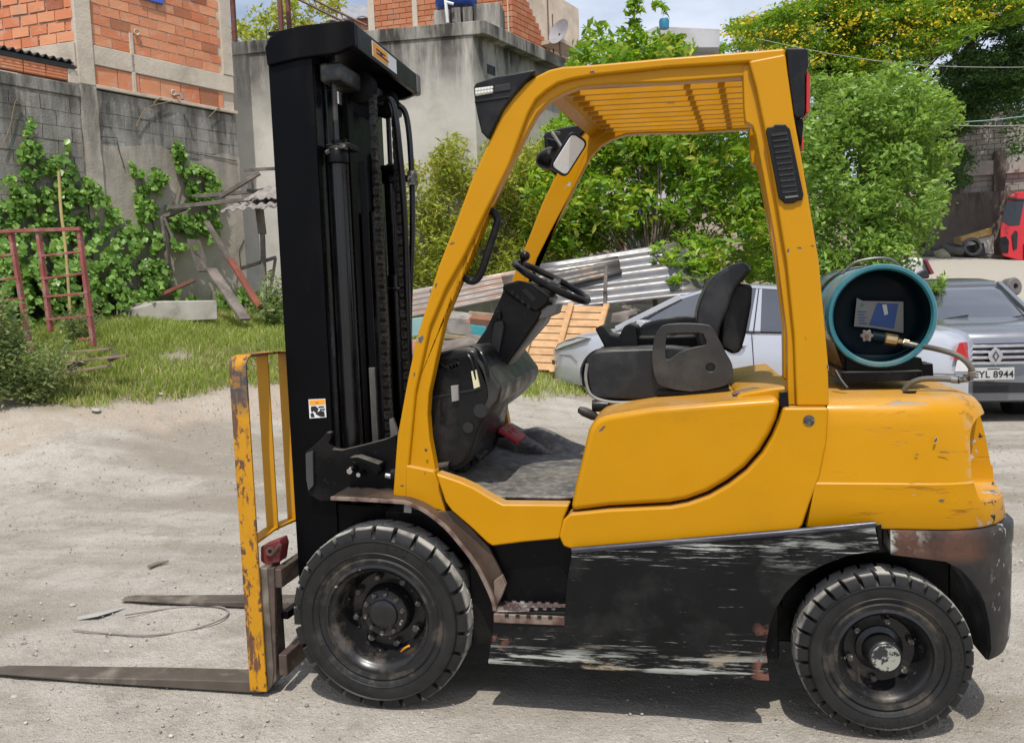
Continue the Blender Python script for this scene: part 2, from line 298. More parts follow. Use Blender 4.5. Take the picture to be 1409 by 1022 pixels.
def np_mesh(name, V, F, m, parent=None, smooth=True, kind=None):
    me = bpy.data.meshes.new(name); k = F.shape[1]; me.vertices.add(len(V)); me.vertices.foreach_set('co', V.astype(np.float32).ravel())
    me.loops.add(F.size); me.loops.foreach_set('vertex_index', F.astype(np.int32).ravel()); me.polygons.add(len(F))
    me.polygons.foreach_set('loop_start', np.arange(0, F.size, k, dtype=np.int32)); me.polygons.foreach_set('loop_total', np.full(len(F), k, np.int32))
    me.update(calc_edges=True); me.validate()
    if m: me.materials.append(m)
    if smooth: me.shade_smooth()
    o = bpy.data.objects.new(name, me); link(o, parent)
    if kind: o['kind'] = kind
    return o
s = NT('dusty_ground')
att = s.n('ShaderNodeAttribute', attribute_name='soil'); sp = s.xyz(att.outputs['Color'])
n1 = s.noise(.9, 7, .62); n2 = s.noise(5, 6, .65, off=(3, 4, 0)); n3 = s.noise(42, 4, .6); n4 = s.noise(.5, 5, .6, st=(.4, 1.8, 1), off=(8, 1, 0)); n5 = s.noise(150, 3, .6)
col = s.mix(s.rng(n1, .35, .65), (.43, .39, .33), (.58, .54, .475))
col = s.mix(s.rng(n4, .50, .62, 0, .7), col, (.235, .19, .135))
col = s.mix(s.rng(s.noise(1.4, 6, .7, off=(1, 9, 0), st=(.7, 1.2, 1)), .535, .60, 0, .5), col, (.27, .225, .17)); col = s.mix(s.rng(n2, .5, .72, 0, .6), col, (.23, .20, .165)); col = s.mix(s.rng(n2, .36, .22, 0, .8), col, (.52, .50, .47))
col = s.mix(s.math('MULTIPLY', sp[0], s.rng(n2, .3, .55)), col, (.50, .40, .305))          # reddish earth beside the grass
col = s.mix(s.math('MULTIPLY', sp[1], s.rng(n2, .25, .6, .5, 1)), col, (.26, .22, .13))   # soil under the grass
col = s.mix(sp[2], col, (.50, .46, .38))                                                  # pale concrete apron of the yard
col = s.mix(s.rng(n3, .3, .75, 0, .45), col, (.24, .22, .19)); col = s.mix(s.rng(n5, .42, .68, 0, .5), col, (.20, .175, .145)); col = s.mix(s.rng(s.noise(260, 2), .55, .7, 0, .5), col, (.62, .60, .56)); vv = s.vor(38); col = s.mix(s.rng(vv.outputs['Distance'], .16, .05, 0, .55), col, (.55, .53, .50))
hh = s.math('ADD', s.math('MULTIPLY', n3, .8), s.math('ADD', n2, s.math('MULTIPLY', n5, .8))); hh = s.math('SUBTRACT', hh, s.math('MULTIPLY', s.rng(vv.outputs['Distance'], 0, .35), .5))
GM = s.fin(col, .92, 0, hh, .75, .022, spec=.2)
go = np_mesh('ground', np.stack([xf, yf, Z], 1), F, GM); go['kind'] = 'structure'
V = np.stack([xf, yf, Z], 1); dz = (V-np.array(CAM))@np.array(FW); pj = proj_np(V); vis = dz > .5
soil = np.zeros((len(V), 4), np.float32); soil[:, 3] = 1
jit = np.zeros((len(V), 2)); vn_ = vis & (dz > 3) & (dz < 25) & (V[:, 0] < 4); jit[vn_, 1] = 16*fbm(V[vn_, 0], V[vn_, 1], 1.3, 11)+8*fbm(V[vn_, 0], V[vn_, 1], 4.5, 12); pj = pj+jit
g_in = inpoly(pj, GRASS) & vis & (dz > 5)
band = inpoly(pj, [(-60, 640), (100, 600), (250, 580), (350, 570), (560, 560), (560, 500), (300, 520), (-60, 560)]) & vis & ~g_in & (dz > 4)
soil[band, 0] = .8; soil[g_in, 1] = 1; soil[(yf > 12) & (xf > 4), 2] = 1
soil[inpoly(pj, [(120, 560), (400, 520), (400, 575), (220, 590)]) & vis & ~g_in, 0] = 1
sg = soil.reshape(nx, ny, 4)
for _ in range(6): sg[1:-1, 1:-1, :3] = (sg[1:-1, 1:-1, :3]*2+sg[:-2, 1:-1, :3]+sg[2:, 1:-1, :3]+sg[1:-1, :-2, :3]+sg[1:-1, 2:, :3])/6
soil = sg.reshape(-1, 4)
ca = go.data.color_attributes.new('soil', 'FLOAT_COLOR', 'POINT'); ca.data.foreach_set('color', soil.ravel())
# ---- loose stones
def stone_mesh(seed):
    bm = bmesh.new(); bmesh.ops.create_icosphere(bm, subdivisions=1, radius=1)
    for v in bm.verts: v.co *= .75+.5*mnoise.noise(v.co*1.3+Vector((seed*3.1, 0, 0))); v.co.z *= .6
    V_ = np.array([v.co[:] for v in bm.verts]); F_ = np.array([[q.index for q in f.verts] for f in bm.faces]); bm.free(); return V_, F_
protos = [stone_mesh(k) for k in range(5)]
s = NT('mixed_stone'); g_ = s.n('ShaderNodeNewGeometry'); SM = s.fin(s.mix(s.rng(g_.outputs['Random Per Island'], .1, .9), (.20, .175, .15), (.50, .47, .43)), .9, 0, s.noise(90, 3), .4, .004, spec=.2); 
def scatter_stones(n, x0, x1, y0, y1, smin, smax, name, keep=None):
    px_ = rng.uniform(x0, x1, n); py_ = rng.uniform(y0, y1, n); cl = fbm(px_, py_, 1.1, 9); k = (cl+rng.uniform(-.25, .45, n)) > 0
    if keep is not None: k &= keep(px_, py_)
    px_, py_ = px_[k], py_[k]; zz = terr(px_, py_)-.004; sz = smin*(smax/smin)**(rng.random(len(px_))**4.5); Vs = []; Fs = []; b = 0
    for i in range(len(px_)):
        v, f = protos[i % 5]; a = rng.uniform(0, 6.28); c_, s_ = math.cos(a), math.sin(a); w2 = v*sz[i]*np.array([1, rng.uniform(.6, 1), 1])
        Vs.append(np.stack([w2[:, 0]*c_-w2[:, 1]*s_+px_[i], w2[:, 0]*s_+w2[:, 1]*c_+py_[i], w2[:, 2]+zz[i]], 1)); Fs.append(f+b); b += len(v)
    return np_mesh(name, np.concatenate(Vs), np.concatenate(Fs), SM, smooth=False, kind='stuff')
tag(scatter_stones(62000, -6, 4.6, -1.6, 6.5, .0018, .013, 'gravel'), 'loose pale gravel scattered over the dusty yard')
for k, (px, py, r, lab) in enumerate(((133, 566, .085, 'white stone lying at the edge of the grass'), (222, 543, .07, 'grey stone at the grass edge by the reddish earth'), (240, 606, .03, 'small dark stone, leftmost of the four on the dust below the grass'), (162, 604, .03, 'small dark pebble on the dust under the white stone'), (316, 812, .04, 'pale flat chip of stone above the far fork'), (148, 897, .028, 'small white stone between the two forks'), (75, 664, .022, 'lone dark pebble on the smooth dust at far left'), (100, 833, .03, 'pale stone left of the torn strip on the dust'), (200, 640, .02, 'tiny pebble on the dust left of the load backrest'), (1348, 950, .02, 'pebble beside the rear tyre shadow'), (700, 960, .018, 'pebble in the shade below the step'), (20, 960, .03, 'stone in the foreground left of the near fork tip'))):
    p = ground_at(px, py); v, f = protos[k % 5]; o = np_mesh('stone', v*r*np.array([1, .8, .7])+np.array([p.x, p.y, p.z+r*.15]), f, SM, smooth=False); sb_ = o.modifiers.new('s', 'SUBSURF'); sb_.levels = sb_.render_levels = 1; tag(o, lab, 'stone')
# hose-like cable and torn strip lying on the dust
cb = [ground_at(x, y)+Vector((0, 0, .008)) for x, y in ((100, 868), (150, 873), (200, 876), (250, 871), (290, 860), (313, 848), (308, 838), (280, 836), (240, 838), (172, 848))]
tag(MB().tube(cat_rom(cb, 6), .0045, 8).build('discarded_cable', pm('dusty_cable', (.22, .205, .185), .8, bump=.3), smooth=60), 'thin dusty cable curled on the ground between the forks', 'cable')
tp_ = [ground_at(x, y) for x, y in ((106, 850), (130, 845), (175, 835), (176, 837), (135, 849), (108, 854))]
tag(MB().prism([p+Vector((0, 0, .004)) for p in tp_], (0, 0, .003)).build('torn_strip', pm('grey_strip', (.36, .36, .345), .7), bevel=.002), 'torn pale grey strip lying on the dust left of the far fork', 'scrap')
tw = [ground_at(x, y)+Vector((0, 0, .012)) for x, y in ((205, 782), (215, 778), (232, 774))]
tag(MB().tube(tw, [.012, .014, .006], 7).build('stick', pm('grey_stick', (.2, .17, .14), .9), smooth=40), 'short grey stick lying on the dust left of the load backrest', 'stick')
# ---- leaves helper: folded four-cornered leaves, each a real face pair
def leaf_mat(name, c1, c2, c3=None, tr=.35, rough=.45):
    s = NT(name); g = s.n('ShaderNodeNewGeometry'); r_ = g.outputs['Random Per Island']
    col = s.mix(s.rng(r_, 0, 1), c1, c2)
    if c3: col = s.mix(s.rng(s.math('ADD', r_, s.rng(s.noise(.9, 4, off=(7, 7, 7)), .45, .65, -.05, .35)), .90, .91), col, c3)
    col = s.mix(s.rng(s.noise(1.1, 3), .3, .7, 0, .5), col, tuple(c*.55 for c in c1))
    b = s.n('ShaderNodeBsdfPrincipled'); s.l(col, b.inputs['Base Color']); b.inputs['Roughness'].default_value = rough; b.inputs['Specular IOR Level'].default_value = .35
    t = s.n('ShaderNodeBsdfTranslucent'); tcx = s.mix(.5, col, (c2[0]*1.2, c2[1]*1.25, c2[2]*.5)); s.l(tcx, t.inputs[0]); mxs = s.n('ShaderNodeMixShader'); mxs.inputs[0].default_value = tr
    s.l(b.outputs[0], mxs.inputs[1]); s.l(t.outputs[0], mxs.inputs[2]); s.l(mxs.outputs[0], s.out.inputs[0]); return s.m
def leaves(name, C, size, m, parent=None, asp=.5, droop=.2, up=.6, nrm=None, kind='stuff'):
    n = len(C); sz = size*(.45+1.0*rng.random(n)**1.6)[:, None]*1.12
    d = rng.normal(size=(n, 3)); d[:, 2] = d[:, 2]*.5-droop; d /= np.linalg.norm(d, axis=1)[:, None]
    N = rng.normal(size=(n, 3))*.8+(np.array([0, 0, up]) if nrm is None else np.asarray(nrm)); 
    if nrm is not None: d -= (d@np.asarray(nrm)/np.dot(nrm, nrm)*.8)[:, None]*np.asarray(nrm)[None, :]; d /= np.linalg.norm(d, axis=1)[:, None]
    S = np.cross(d, N); S /= np.linalg.norm(S, axis=1)[:, None]+1e-9; N = np.cross(S, d)
    b = C-d*sz*.5; t = C+d*sz*.5; mid = C+N*sz*.08; V = np.stack([b, mid-d*sz*.06+S*sz*asp*.5, t-N*sz*.05, mid-d*sz*.06-S*sz*asp*.5], 1).reshape(-1, 3)
    i = np.arange(n)*4; F = np.concatenate([np.stack([i, i+1, i+2], 1), np.stack([i, i+2, i+3], 1)])
    o = np_mesh(name, V, F, m, parent, smooth=False, kind=kind); return o
def clump_pts(poly, D0, D1, nc, rad, per, thr=None, squash=.8):
    """clumps of leaf positions: clump centres inside a sight polygon, spread over real depth"""
    xs_ = [p[0] for p in poly]; ys_ = [p[1] for p in poly]; out = []; cs = []
    while len(cs) < nc:
        q = np.stack([rng.uniform(min(xs_), max(xs_), 400), rng.uniform(min(ys_), max(ys_), 400)], 1); q = q[inpoly(q, poly)]
        if thr is not None: q = q[[mnoise.noise(Vector((a/thr[0], b_/thr[0], 3))) > thr[1] for a, b_ in q]]
        cs += [tuple(v) for v in q]
    cs = cs[:nc]; cen = []
    for cx, cy in cs:
        D = rng.uniform(D0, D1); c = np.array(aD(cx, cy, D)); cen.append(c); k = int(per*rng.uniform(.6, 1.4)); v = rng.normal(size=(k, 3)); v /= np.linalg.norm(v, axis=1)[:, None]; v *= (rng.random(k)**.45)[:, None]*rad*rng.uniform(.6, 1.2)
        v[:, 2] *= squash; out.append(c+v)
    return np.concatenate(out), cen
def branches(base, cen, m, parent, r0, n, name='limb', fork=None):
    mb = MB(); base = Vector(base)
    for c in cen[::max(1, len(cen)//n)][:n]:
        c = Vector(c); st_ = base if fork is None else base.lerp(Vector(fork), random.uniform(.35, 1)); mid = st_.lerp(c, .5)+Vector((random.uniform(-.2, .2), random.uniform(-.2, .2), random.uniform(-.1, .35)))*(c-st_).length*.3
        pts = cat_rom([st_, mid, c], 4); L_ = len(pts); mb.tube(pts, [r0*(1-.85*i/(L_-1)) for i in range(L_)], 6)
    return mb.build(name, m, parent, smooth=60, kind='stuff')
BARK = pm('grey_bark', (.16, .125, .095), .85, var=.35, vs=6, bump=.6, bsc=30, bd=.01)
DBARK = pm('dark_bark', (.045, .035, .028), .85, var=.3, vs=5, bump=.6, bsc=20, bd=.01)
# ---- left boundary wall: block courses below, hollow brick storey above
WA = aD(-90, 300, 10.35); WB = aD(325, 300, 13.9); WU = Vector((WB.x-WA.x, WB.y-WA.y, 0)); WL = WU.length; WU.normalize(); WN = Vector((WU.y, -WU.x, 0))
if WN.dot(CAM-WA) < 0: WN = -WN
WO = Vector((WA.x, WA.y, 0))
def wuz(px, py, off=0): p = aP(px, py, WO+WN*off, WN); return (p-WO).dot(WU), p.z
def wpt(u, z, d=0): return WO+WU*u+WN*d+Vector((0, 0, z))
Mw = Matrix((WU, WN, Vector((0, 0, 1)))).transposed()
def wbox(mb, u0, u1, z0, z1, d0, d1): return mb.box(wpt((u0+u1)/2, (z0+z1)/2, (d0+d1)/2), (u1-u0, d1-d0, z1-z0), Mw)
soot = lambda nm, base, zt_, sc=1: None
def wallmat(nm, base, dark, z0, z1, var=.15, warm=(.26, .22, .17), bump=.5):
    s = NT(nm); geo = s.n('ShaderNodeNewGeometry'); P = geo.outputs['Position']; z = s.xyz(P)[2]; col = s.mix(s.rng(s.noise(2.5, 6, vec=P), .3, .7), tuple(c*(1-var) for c in base), tuple(c*(1+var) for c in base))
    oi = s.n('ShaderNodeObjectInfo'); col = s.mix(s.rng(oi.outputs['Random'], 0, 1, 0, .35), col, tuple(c*.7 for c in base))
    st_ = s.noise(5, 6, .7, vec=P, st=(1, 1, .16)); col = s.mix(s.rng(s.noise(1.6, 5, .6, vec=P, off=(2, 2, 2)), .55, .75, 0, .6), col, warm)
    f = s.math('MULTIPLY', s.rng(st_, .36, .60), s.rng(s.math('ADD', z, s.rng(s.noise(2, 3, vec=P), 0, 1, -.3, .3)), z0, z1)); col = s.mix(f, col, dark)
    return s.fin(col, .92, 0, s.math('ADD', s.noise(40, 4, vec=P), s.noise(9, 4, vec=P)), bump, .012, spec=.15)
u_c0, zc = wuz(108, 118); u_c1, _ = wuz(131, 118); u_e, ze = wuz(325, 157); ZTOP = (zc+ze)/2+.0
BLK = wallmat('grey_block', (.34, .325, .295), (.095, .09, .08), ZTOP-1.9, ZTOP-.3); MORT = wallmat('mortar', (.46, .43, .38), (.10, .095, .085), ZTOP-1.0, ZTOP)
PLA = wallmat('old_plaster', (.44, .395, .335), (.15, .14, .12), ZTOP-1.8, ZTOP-.2, warm=(.34, .29, .23), var=.25)
bw = empty('block_wall', wpt(WL*.5, .8), 'sooty grey concrete block wall overgrown with ivy at the left', 'wall')
mb = MB(); wbox(mb, -2.0, u_e, .4, ZTOP-.02, -.20, -.02); core = mb.build('wall_core', MORT, bw)
def lay(u0, u1, z0, z1, bu, bz, m, parent, name, d0=-.03, d1=.0, g=.011, skip=None, ragged=.006, limit=300, M3=None, org=None):
    """courses of single blocks, running bond, joints recessed; the first `limit` are objects of their own sharing four meshes"""
    ms = []
    for k in range(4):
        mb = MB(); mb.box((0, 0, 0), (bu-g, abs(d1-d0), bz-g)); o = mb.build(name, m); 
        for v in o.data.vertices: v.co += Vector((random.uniform(-1, 1)*.003, random.uniform(-1, 1)*.004, random.uniform(-1, 1)*.003))
        ms.append(o.data); bpy.data.objects.remove(o)
    Mx = M3 or Mw; fn = org or wpt; n = 0; r_ = 0; z = z0; rest = MB()
    while z+bz*.5 < z1:
        u = u0-(bu/2 if r_ % 2 else 0)
        while u < u1:
            a, b = max(u, u0), min(u+bu, u1)
            if b-a > .08 and not (skip and skip((a+b)/2, z+bz/2)):
                dd = random.uniform(-ragged, ragged); c = fn((a+b)/2, z+bz/2, (d0+d1)/2+dd); sc = (b-a-g)/(bu-g)
                if n < limit:
                    o = bpy.data.objects.new(name, random.choice(ms)); scn.collection.objects.link(o); R3 = Mx.to_4x4() if len(Mx) == 3 else Mx
                    mw = Matrix.Translation(c) @ R3 @ Matrix.Rotation(random.uniform(-.006, .006), 4, 'Y') @ Matrix.Diagonal((sc, 1, min(1, (z1-z)/bz), 1)); o.matrix_world = mw; o.parent = parent; o.matrix_parent_inverse = parent_inv(parent); o.matrix_basis = mw; n += 1
                else: rest.box(c, (b-a-g, abs(d1-d0), bz-g), Mx)
            u += bu
        z += bz; r_ += 1
    if rest.v: rest.build(name, m, parent, kind='stuff')
    return n
def parent_inv(p):
    pm_ = Matrix.Identity(4); ch = []; q = p
    while q is not None: ch.append(q); q = q.parent
    for q in reversed(ch): pm_ = pm_ @ q.matrix_parent_inverse @ q.matrix_basis
    return pm_.inverted()
lay(wuz(-60, 100)[0], u_c0, ZTOP-.215*14, ZTOP-.16, .40, .20, BLK, bw, 'block', limit=170)
mb = MB(); wbox(mb, -2.0, u_c0+.02, ZTOP-.17, ZTOP, -.2, .012); mb.build('wall_coping', BLK, bw, .015)
lay(u_c1, u_e, ZTOP-.9, ZTOP-.10, .40, .19, BLK, bw, 'block', limit=60, g=.007, ragged=.003, d1=-.006)
# plaster skin over the lower right part, slightly uneven
nu, nz_ = 60, 40; Vp = []; 
for i in range(nu+1):
    for j in range(nz_+1):
        u = u_c1+(u_e-u_c1)*i/nu; z = .4+(ZTOP-.75-.4+.16*mnoise.noise(Vector((u*1.5, 0, 4))))*j/nz_; Vp.append(tuple(wpt(u, z, .006+.014*mnoise.noise(Vector((u*1.2, z*1.2, 2)))+.005*mnoise.noise(Vector((u*6, z*6, 2))))))
Fp = [(i*(nz_+1)+j, (i+1)*(nz_+1)+j, (i+1)*(nz_+1)+j+1, i*(nz_+1)+j+1) for i in range(nu) for j in range(nz_)]
MB().add(Vp, Fp).build('plaster_skin', PLA, bw, smooth=60)
mb = MB(); 
Vc = [[wpt(u_c0+.02+.02*mnoise.noise(Vector((z, 1, 1))), z, -.05), wpt(u_c0+.0+.03*mnoise.noise(Vector((z*3, 2, 1))), z, .035+.02*mnoise.noise(Vector((z*4, 3, 1)))), wpt(u_c1+.03*mnoise.noise(Vector((z*3, 5, 1))), z, .035+.02*mnoise.noise(Vector((z*4, 6, 1)))), wpt(u_c1, z, -.05)] for z in np.linspace(.4, ZTOP+.02, 40)]
mb.loft(Vc).build('wall_pillar', PLA, bw, smooth=50)
for pts in (((131, 188), (160, 190), (162, 205), (168, 222), (170, 232)), ((232, 205), (280, 214), (325, 222)), ((345-10, 330), (338-10, 345), (340-10, 365), (334-10, 390))):
    MB().tube([wpt(*wuz(*q), .018) for q in pts], .006, 5).build('crack', pm('crack', (.04, .035, .03), .9), bw)
# brick storey: right face (same plane as the wall) and left face turning away
BRK = NT('hollow_brick'); 
def brickmat(nm, c1, c2, c3):
    s = NT(nm); geo = s.n('ShaderNodeNewGeometry'); P = geo.outputs['Position']; oi = s.n('ShaderNodeObjectInfo'); gi = geo.outputs['Random Per Island']
    col = s.mix(s.rng(s.math('FRACT', s.math('ADD', oi.outputs['Random'], gi)), 0, 1), c1, c2); col = s.mix(s.rng(s.noise(6, 6, .65, vec=P), .52, .7, 0, .6), col, c3); col = s.mix(s.rng(s.noise(1.8, 4, vec=P, off=(3, 3, 3)), .58, .72, 0, .5), col, (.30, .27, .22))
    col = s.mix(s.rng(s.math('FRACT', s.math('MULTIPLY', oi.outputs['Random'], 7.3)), .90, .93, 0, .6), col, (.17, .05, .03))
    return s.fin(col, .88, 0, s.math('ADD', s.noise(30, 4, vec=P), s.noise(90, 3, vec=P, st=(.3, .3, 1))), .4, .01, spec=.15)
BR = brickmat('orange_brick', (.56, .19, .095), (.68, .31, .17), (.60, .40, .28)); BMORT = wallmat('brick_mortar', (.60, .50, .40), (.2, .17, .13), 20, 30); CONC = wallmat('concrete_beam', (.56, .49, .40), (.14, .125, .10), 20, 21)
bh = empty('brick_house', wpt(u_c1+1.2, ZTOP), 'unplastered orange hollow brick storey with concrete posts above the ivy wall', 'house')
zb0 = wuz(129, 88)[1]; zb1 = wuz(129, 60)[1]; zb0b = wuz(311, 128)[1]; zb1b = wuz(311, 106)[1]; zb0 = (zb0+zb0b)/2; zb1 = (zb1+zb1b)/2; u_r = wuz(304, 60)[0]; u_r2 = wuz(318, 60)[0]
ZR = zb1+2.6
mb = MB(); wbox(mb, u_c0+.05, u_r2, ZTOP, ZR, -.20, -.03); mb.build('wall_core', BMORT, bh)
mb = MB(); wbox(mb, u_c1+.004, u_e+.02, ZTOP, ZTOP+.05, -.14, .03); mb.build('ledge', CONC, bh, .008)
mb = MB(); wbox(mb, u_c1+.004, u_r2-.004, zb0, zb1, -.10, .012); mb.build('concrete_beam', CONC, bh, .01)
mb = MB(); wbox(mb, u_r, u_r2, zb1+.004, ZR, -.12, .02); mb.build('concrete_post', CONC, bh, .01)
mb = MB(); wbox(mb, u_c0, u_c1, ZTOP+.024, ZR, -.12, .03); mb.build('concrete_post', CONC, bh, .012)
lay(u_c1+.01, u_r-.02, ZTOP+.055, zb0-.01, .34, max(.12, (zb0-ZTOP-.065)), BR, bh, 'brick', limit=20, d1=-.008)
lay(u_c1+.01, u_r-.005, zb1+.01, ZR, .30, .145, BR, bh, 'brick', limit=210, d1=-.016, g=.017, ragged=.003)
mb = MB(); wbox(mb, wuz(183, 90)[0]-.03, wuz(183, 90)[0]+.03, ZTOP+.05, zb1+.3, -.02, .012); mb.build('mortar_streak', CONC, bh, .01)
for q in ((187, 45), (238, 128)):
    u, z = wuz(*q); MB().lathe([(.03, 0), (.05, .02), (.04, .03), (.02, .01)], wpt(u, z, .0), WN, 10, close=True).build('pipe_hole', CONC, bh)
u, z = wuz(243, 132); MB().tube([wpt(u-.03, z, 0), wpt(u, z, .12), wpt(u+.01, z-.08, .14)], .022, 8).build('drain_spout', M['lplastic'], bh)
u, z = wuz(205, 0)
mb = MB(); wbox(mb, u-.17, u+.22, z-.02, z+.4, -.02, .03); mb.build('window_frame', pm('blue_frame', (.06, .12, .5), .5), bh, .01)
# left face
LA = wpt(u_c0, 0, .0); LB_ = aD(0, 300, (aD(108, 300, 1)-CAM).length*0+((LA-CAM).dot(FW))*1.015); LU = Vector((LB_.x-LA.x, LB_.y-LA.y, 0)).normalized(); LN = Vector((LU.y, -LU.x, 0))
if LN.dot(CAM-LA) < 0: LN = -LN
def lpt(u, z, d=0): return LA+LU*u+LN*d+Vector((0, 0, z))
Ml = Matrix((LU, -LN if Matrix((LU, LN, Vector((0, 0, 1)))).determinant() < 0 else LN, Vector((0, 0, 1)))).transposed()
zl = aP(60, 64, LA, LN).z
mb = MB(); mb.box(lpt(1.6, (ZTOP+ZR)/2, -.12), (3.2, .16, ZR-ZTOP), Ml); mb.build('wall_core', BMORT, bh)
mb = MB(); mb.box(lpt(1.6, zl-.17, -.02), (3.2, .1, .34), Ml); mb.build('concrete_beam', CONC, bh, .01)
lay(.01, 2.2, zl+.01, ZR, .31, .155, BR, bh, 'brick', limit=85, d1=-.012, g=.024, ragged=.010, M3=Ml, org=lpt)
# dark corrugated sheet and a course of ribbed bricks on top of the block wall, far left
ct = empty('shed_roof_edge', wpt(.6, ZTOP), 'dark corrugated roof edge over a course of ribbed orange bricks on the sooty wall', 'roof')
mb = MB(); uA = wuz(-90, 80)[0]; uB = wuz(93, 108)[0]
n = 160; pr = []
for i in range(n+1):
    u = uA+(uB+.08-uA)*i/n; pr.append((u, ZTOP+.29+.022*math.sin(u*2*math.pi/.105)))
mb.loft([[wpt(u, z+.012, .05), wpt(u, z, .05), wpt(u, z+.05, -.5), wpt(u, z+.062, -.5)] for u, z in pr]).build('corrugated_sheet', pm('dark_fibre_cement', (.045, .045, .045), .9, bump=.5), ct, smooth=60)
mb = MB(); wbox(mb, uA, uB+.1, ZTOP+.20, ZTOP+.262, -.3, .02); mb.build('sheet_batten', pm('dark_batten', (.05, .05, .05), .9), ct)
u = uB-.29
while u > uA:
    mb = MB(); wbox(mb, u+.006, u+.286, ZTOP+.035, ZTOP+.20, -.1, .0)
    for k in range(4): wbox(mb, u+.006, u+.286, ZTOP+.045+k*.04, ZTOP+.068+k*.04, 0, .010)
    mb.build('ribbed_brick', BR, ct, .002, 1); u -= .292
mb = MB(); wbox(mb, uB+.002, uB+.16, ZTOP+.0, ZTOP+.22, -.2, .01); mb.build('end_block', CONC, ct, .02)
# ---- ivy
IV = leaf_mat('ivy', (.09, .22, .035), (.34, .52, .12), None, .32, .35)
ivpolys = [[(-30, 300), (20, 230), (38, 175), (42, 160), (50, 185), (62, 220), (85, 215), (92, 188), (100, 225), (125, 245), (150, 270), (175, 300), (200, 340), (235, 370), (250, 440), (-30, 450)],
           [(178, 220), (192, 235), (215, 232), (235, 245), (222, 262), (215, 300), (225, 340), (205, 355), (190, 320), (185, 265)], [(236, 190), (250, 200), (262, 225), (290, 235), (305, 252), (300, 275), (268, 282), (250, 250), (240, 225)],
           [(230, 285), (300, 270), (310, 300), (300, 330), (270, 345), (240, 345), (228, 310)], [(-30, 370), (120, 360), (240, 395), (300, 425), (-30, 470)], [(300, 390), (345, 400), (380, 410), (395, 445), (340, 445), (300, 430)]]
P = []
for poly, n in zip(ivpolys, (8200, 1200, 1150, 1200, 4800, 1200)):
    xs_ = [p[0] for p in poly]; ys_ = [p[1] for p in poly]; q = np.stack([rng.uniform(min(xs_), max(xs_), n*3), rng.uniform(min(ys_), max(ys_), n*3)], 1); q = q[inpoly(q, poly)]
    q = q[[mnoise.noise(Vector((a/15, b/20, 3)))+.5*mnoise.noise(Vector((a/6, b/8, 9))) > -.08 for a, b in q]][:n]
    for a, b in q:
        off = .03+abs(rng.normal())*(.10 if b < 330 else .35); p = aP(a, b, WO+WN*off, WN); P.append((p.x, p.y, p.z))
iv_ = leaves('ivy', np.array(P), .078, IV, asp=.85, droop=.5, nrm=tuple(WN*1.1+Vector((0, 0, .5)))); tag(iv_, 'glossy green ivy climbing over the block wall')
st_ = MB()
for pts in (((40, 430), (55, 330), (45, 240), (42, 170)), ((120, 430), (95, 320), (95, 200)), ((205, 420), (212, 330), (190, 240)), ((215, 350), (240, 270), (255, 210)), ((235, 140), (200, 150), (185, 175)), ((0, 205), (12, 175), (20, 140), (30, 150)), ((220, 135), (210, 142), (214, 152)), ((300, 148), (285, 162))):
    st_.tube(cat_rom([wpt(*wuz(*q), .04) for q in pts], 4), .008, 5)
tag(st_.build('ivy_stem', pm('ivy_stem_bark', (.20, .15, .09), .9), smooth=60, kind='stuff'), 'bare climbing stems on the block wall')
# ---- grass bank and weeds
GR = leaf_mat('grass_blades', (.24, .34, .06), (.50, .56, .16), (.66, .58, .32), .45, .6)
def grass(poly, n, x0, x1, y0, y1, h, name, m, lab, wd=.007, lean=.35, thr=-.35):
    q = np.stack([rng.uniform(x0, x1, n), rng.uniform(y0, y1, n)], 1); z = terr(q[:, 0], q[:, 1]); P = np.c_[q, z]; pj_ = proj_np(P); pj_[:, 1] += 13*fbm(P[:, 0], P[:, 1], 1.3, 11)+10*fbm(P[:, 0], P[:, 1], 6, 21)+rng.normal(size=n)*3; k = inpoly(pj_, poly); P = P[k]
    cl = fbm(P[:, 0], P[:, 1], 2.2, 5); P = P[cl > thr+rng.uniform(-.3, .3, len(P))]; n = len(P); hh_ = h*rng.uniform(.35, 1.2, n)*(1+.5*fbm(P[:, 0], P[:, 1], 1.1, 8)); a = rng.uniform(0, 6.283, n); d = np.stack([np.cos(a), np.sin(a), np.zeros(n)], 1); l_ = rng.normal(size=(n, 2))*lean
    tip = P+np.c_[l_*hh_[:, None], hh_]; mid = P+np.c_[l_*hh_[:, None]*.3, hh_*.55]; V = np.stack([P-d*wd, P+d*wd, mid+d*wd*.8, tip, mid-d*wd*.8], 1).reshape(-1, 3); i = np.arange(n)*5
    F = np.concatenate([np.stack([i, i+1, i+2], 1), np.stack([i, i+2, i+4], 1), np.stack([i+4, i+2, i+3], 1)]); return tag(np_mesh(name, V, F, m, smooth=False, kind='stuff'), lab)
grass(GRASS, 190000, -9.5, -1, 4.5, 14, .10, 'grass', GR, 'rough green grass on the bank below the ivy wall', thr=-.45)
grass(GRASS, 85000, -9.5, -1, 4.5, 14, .055, 'dry_grass', leaf_mat('dry_blades', (.42, .38, .20), (.60, .52, .32), None, .4, .7), 'short straw coloured grass mixed into the green bank', thr=-.1)
grass([(690, 545), (700, 500), (790, 500), (830, 540), (800, 548)], 30000, -1.5, 2.5, 7, 12, .10, 'grass', GR, 'tuft of grass under the crate panel beside the silver sedan')
WD = leaf_mat('weed', (.16, .24, .08), (.34, .42, .18), (.46, .48, .2), .4)
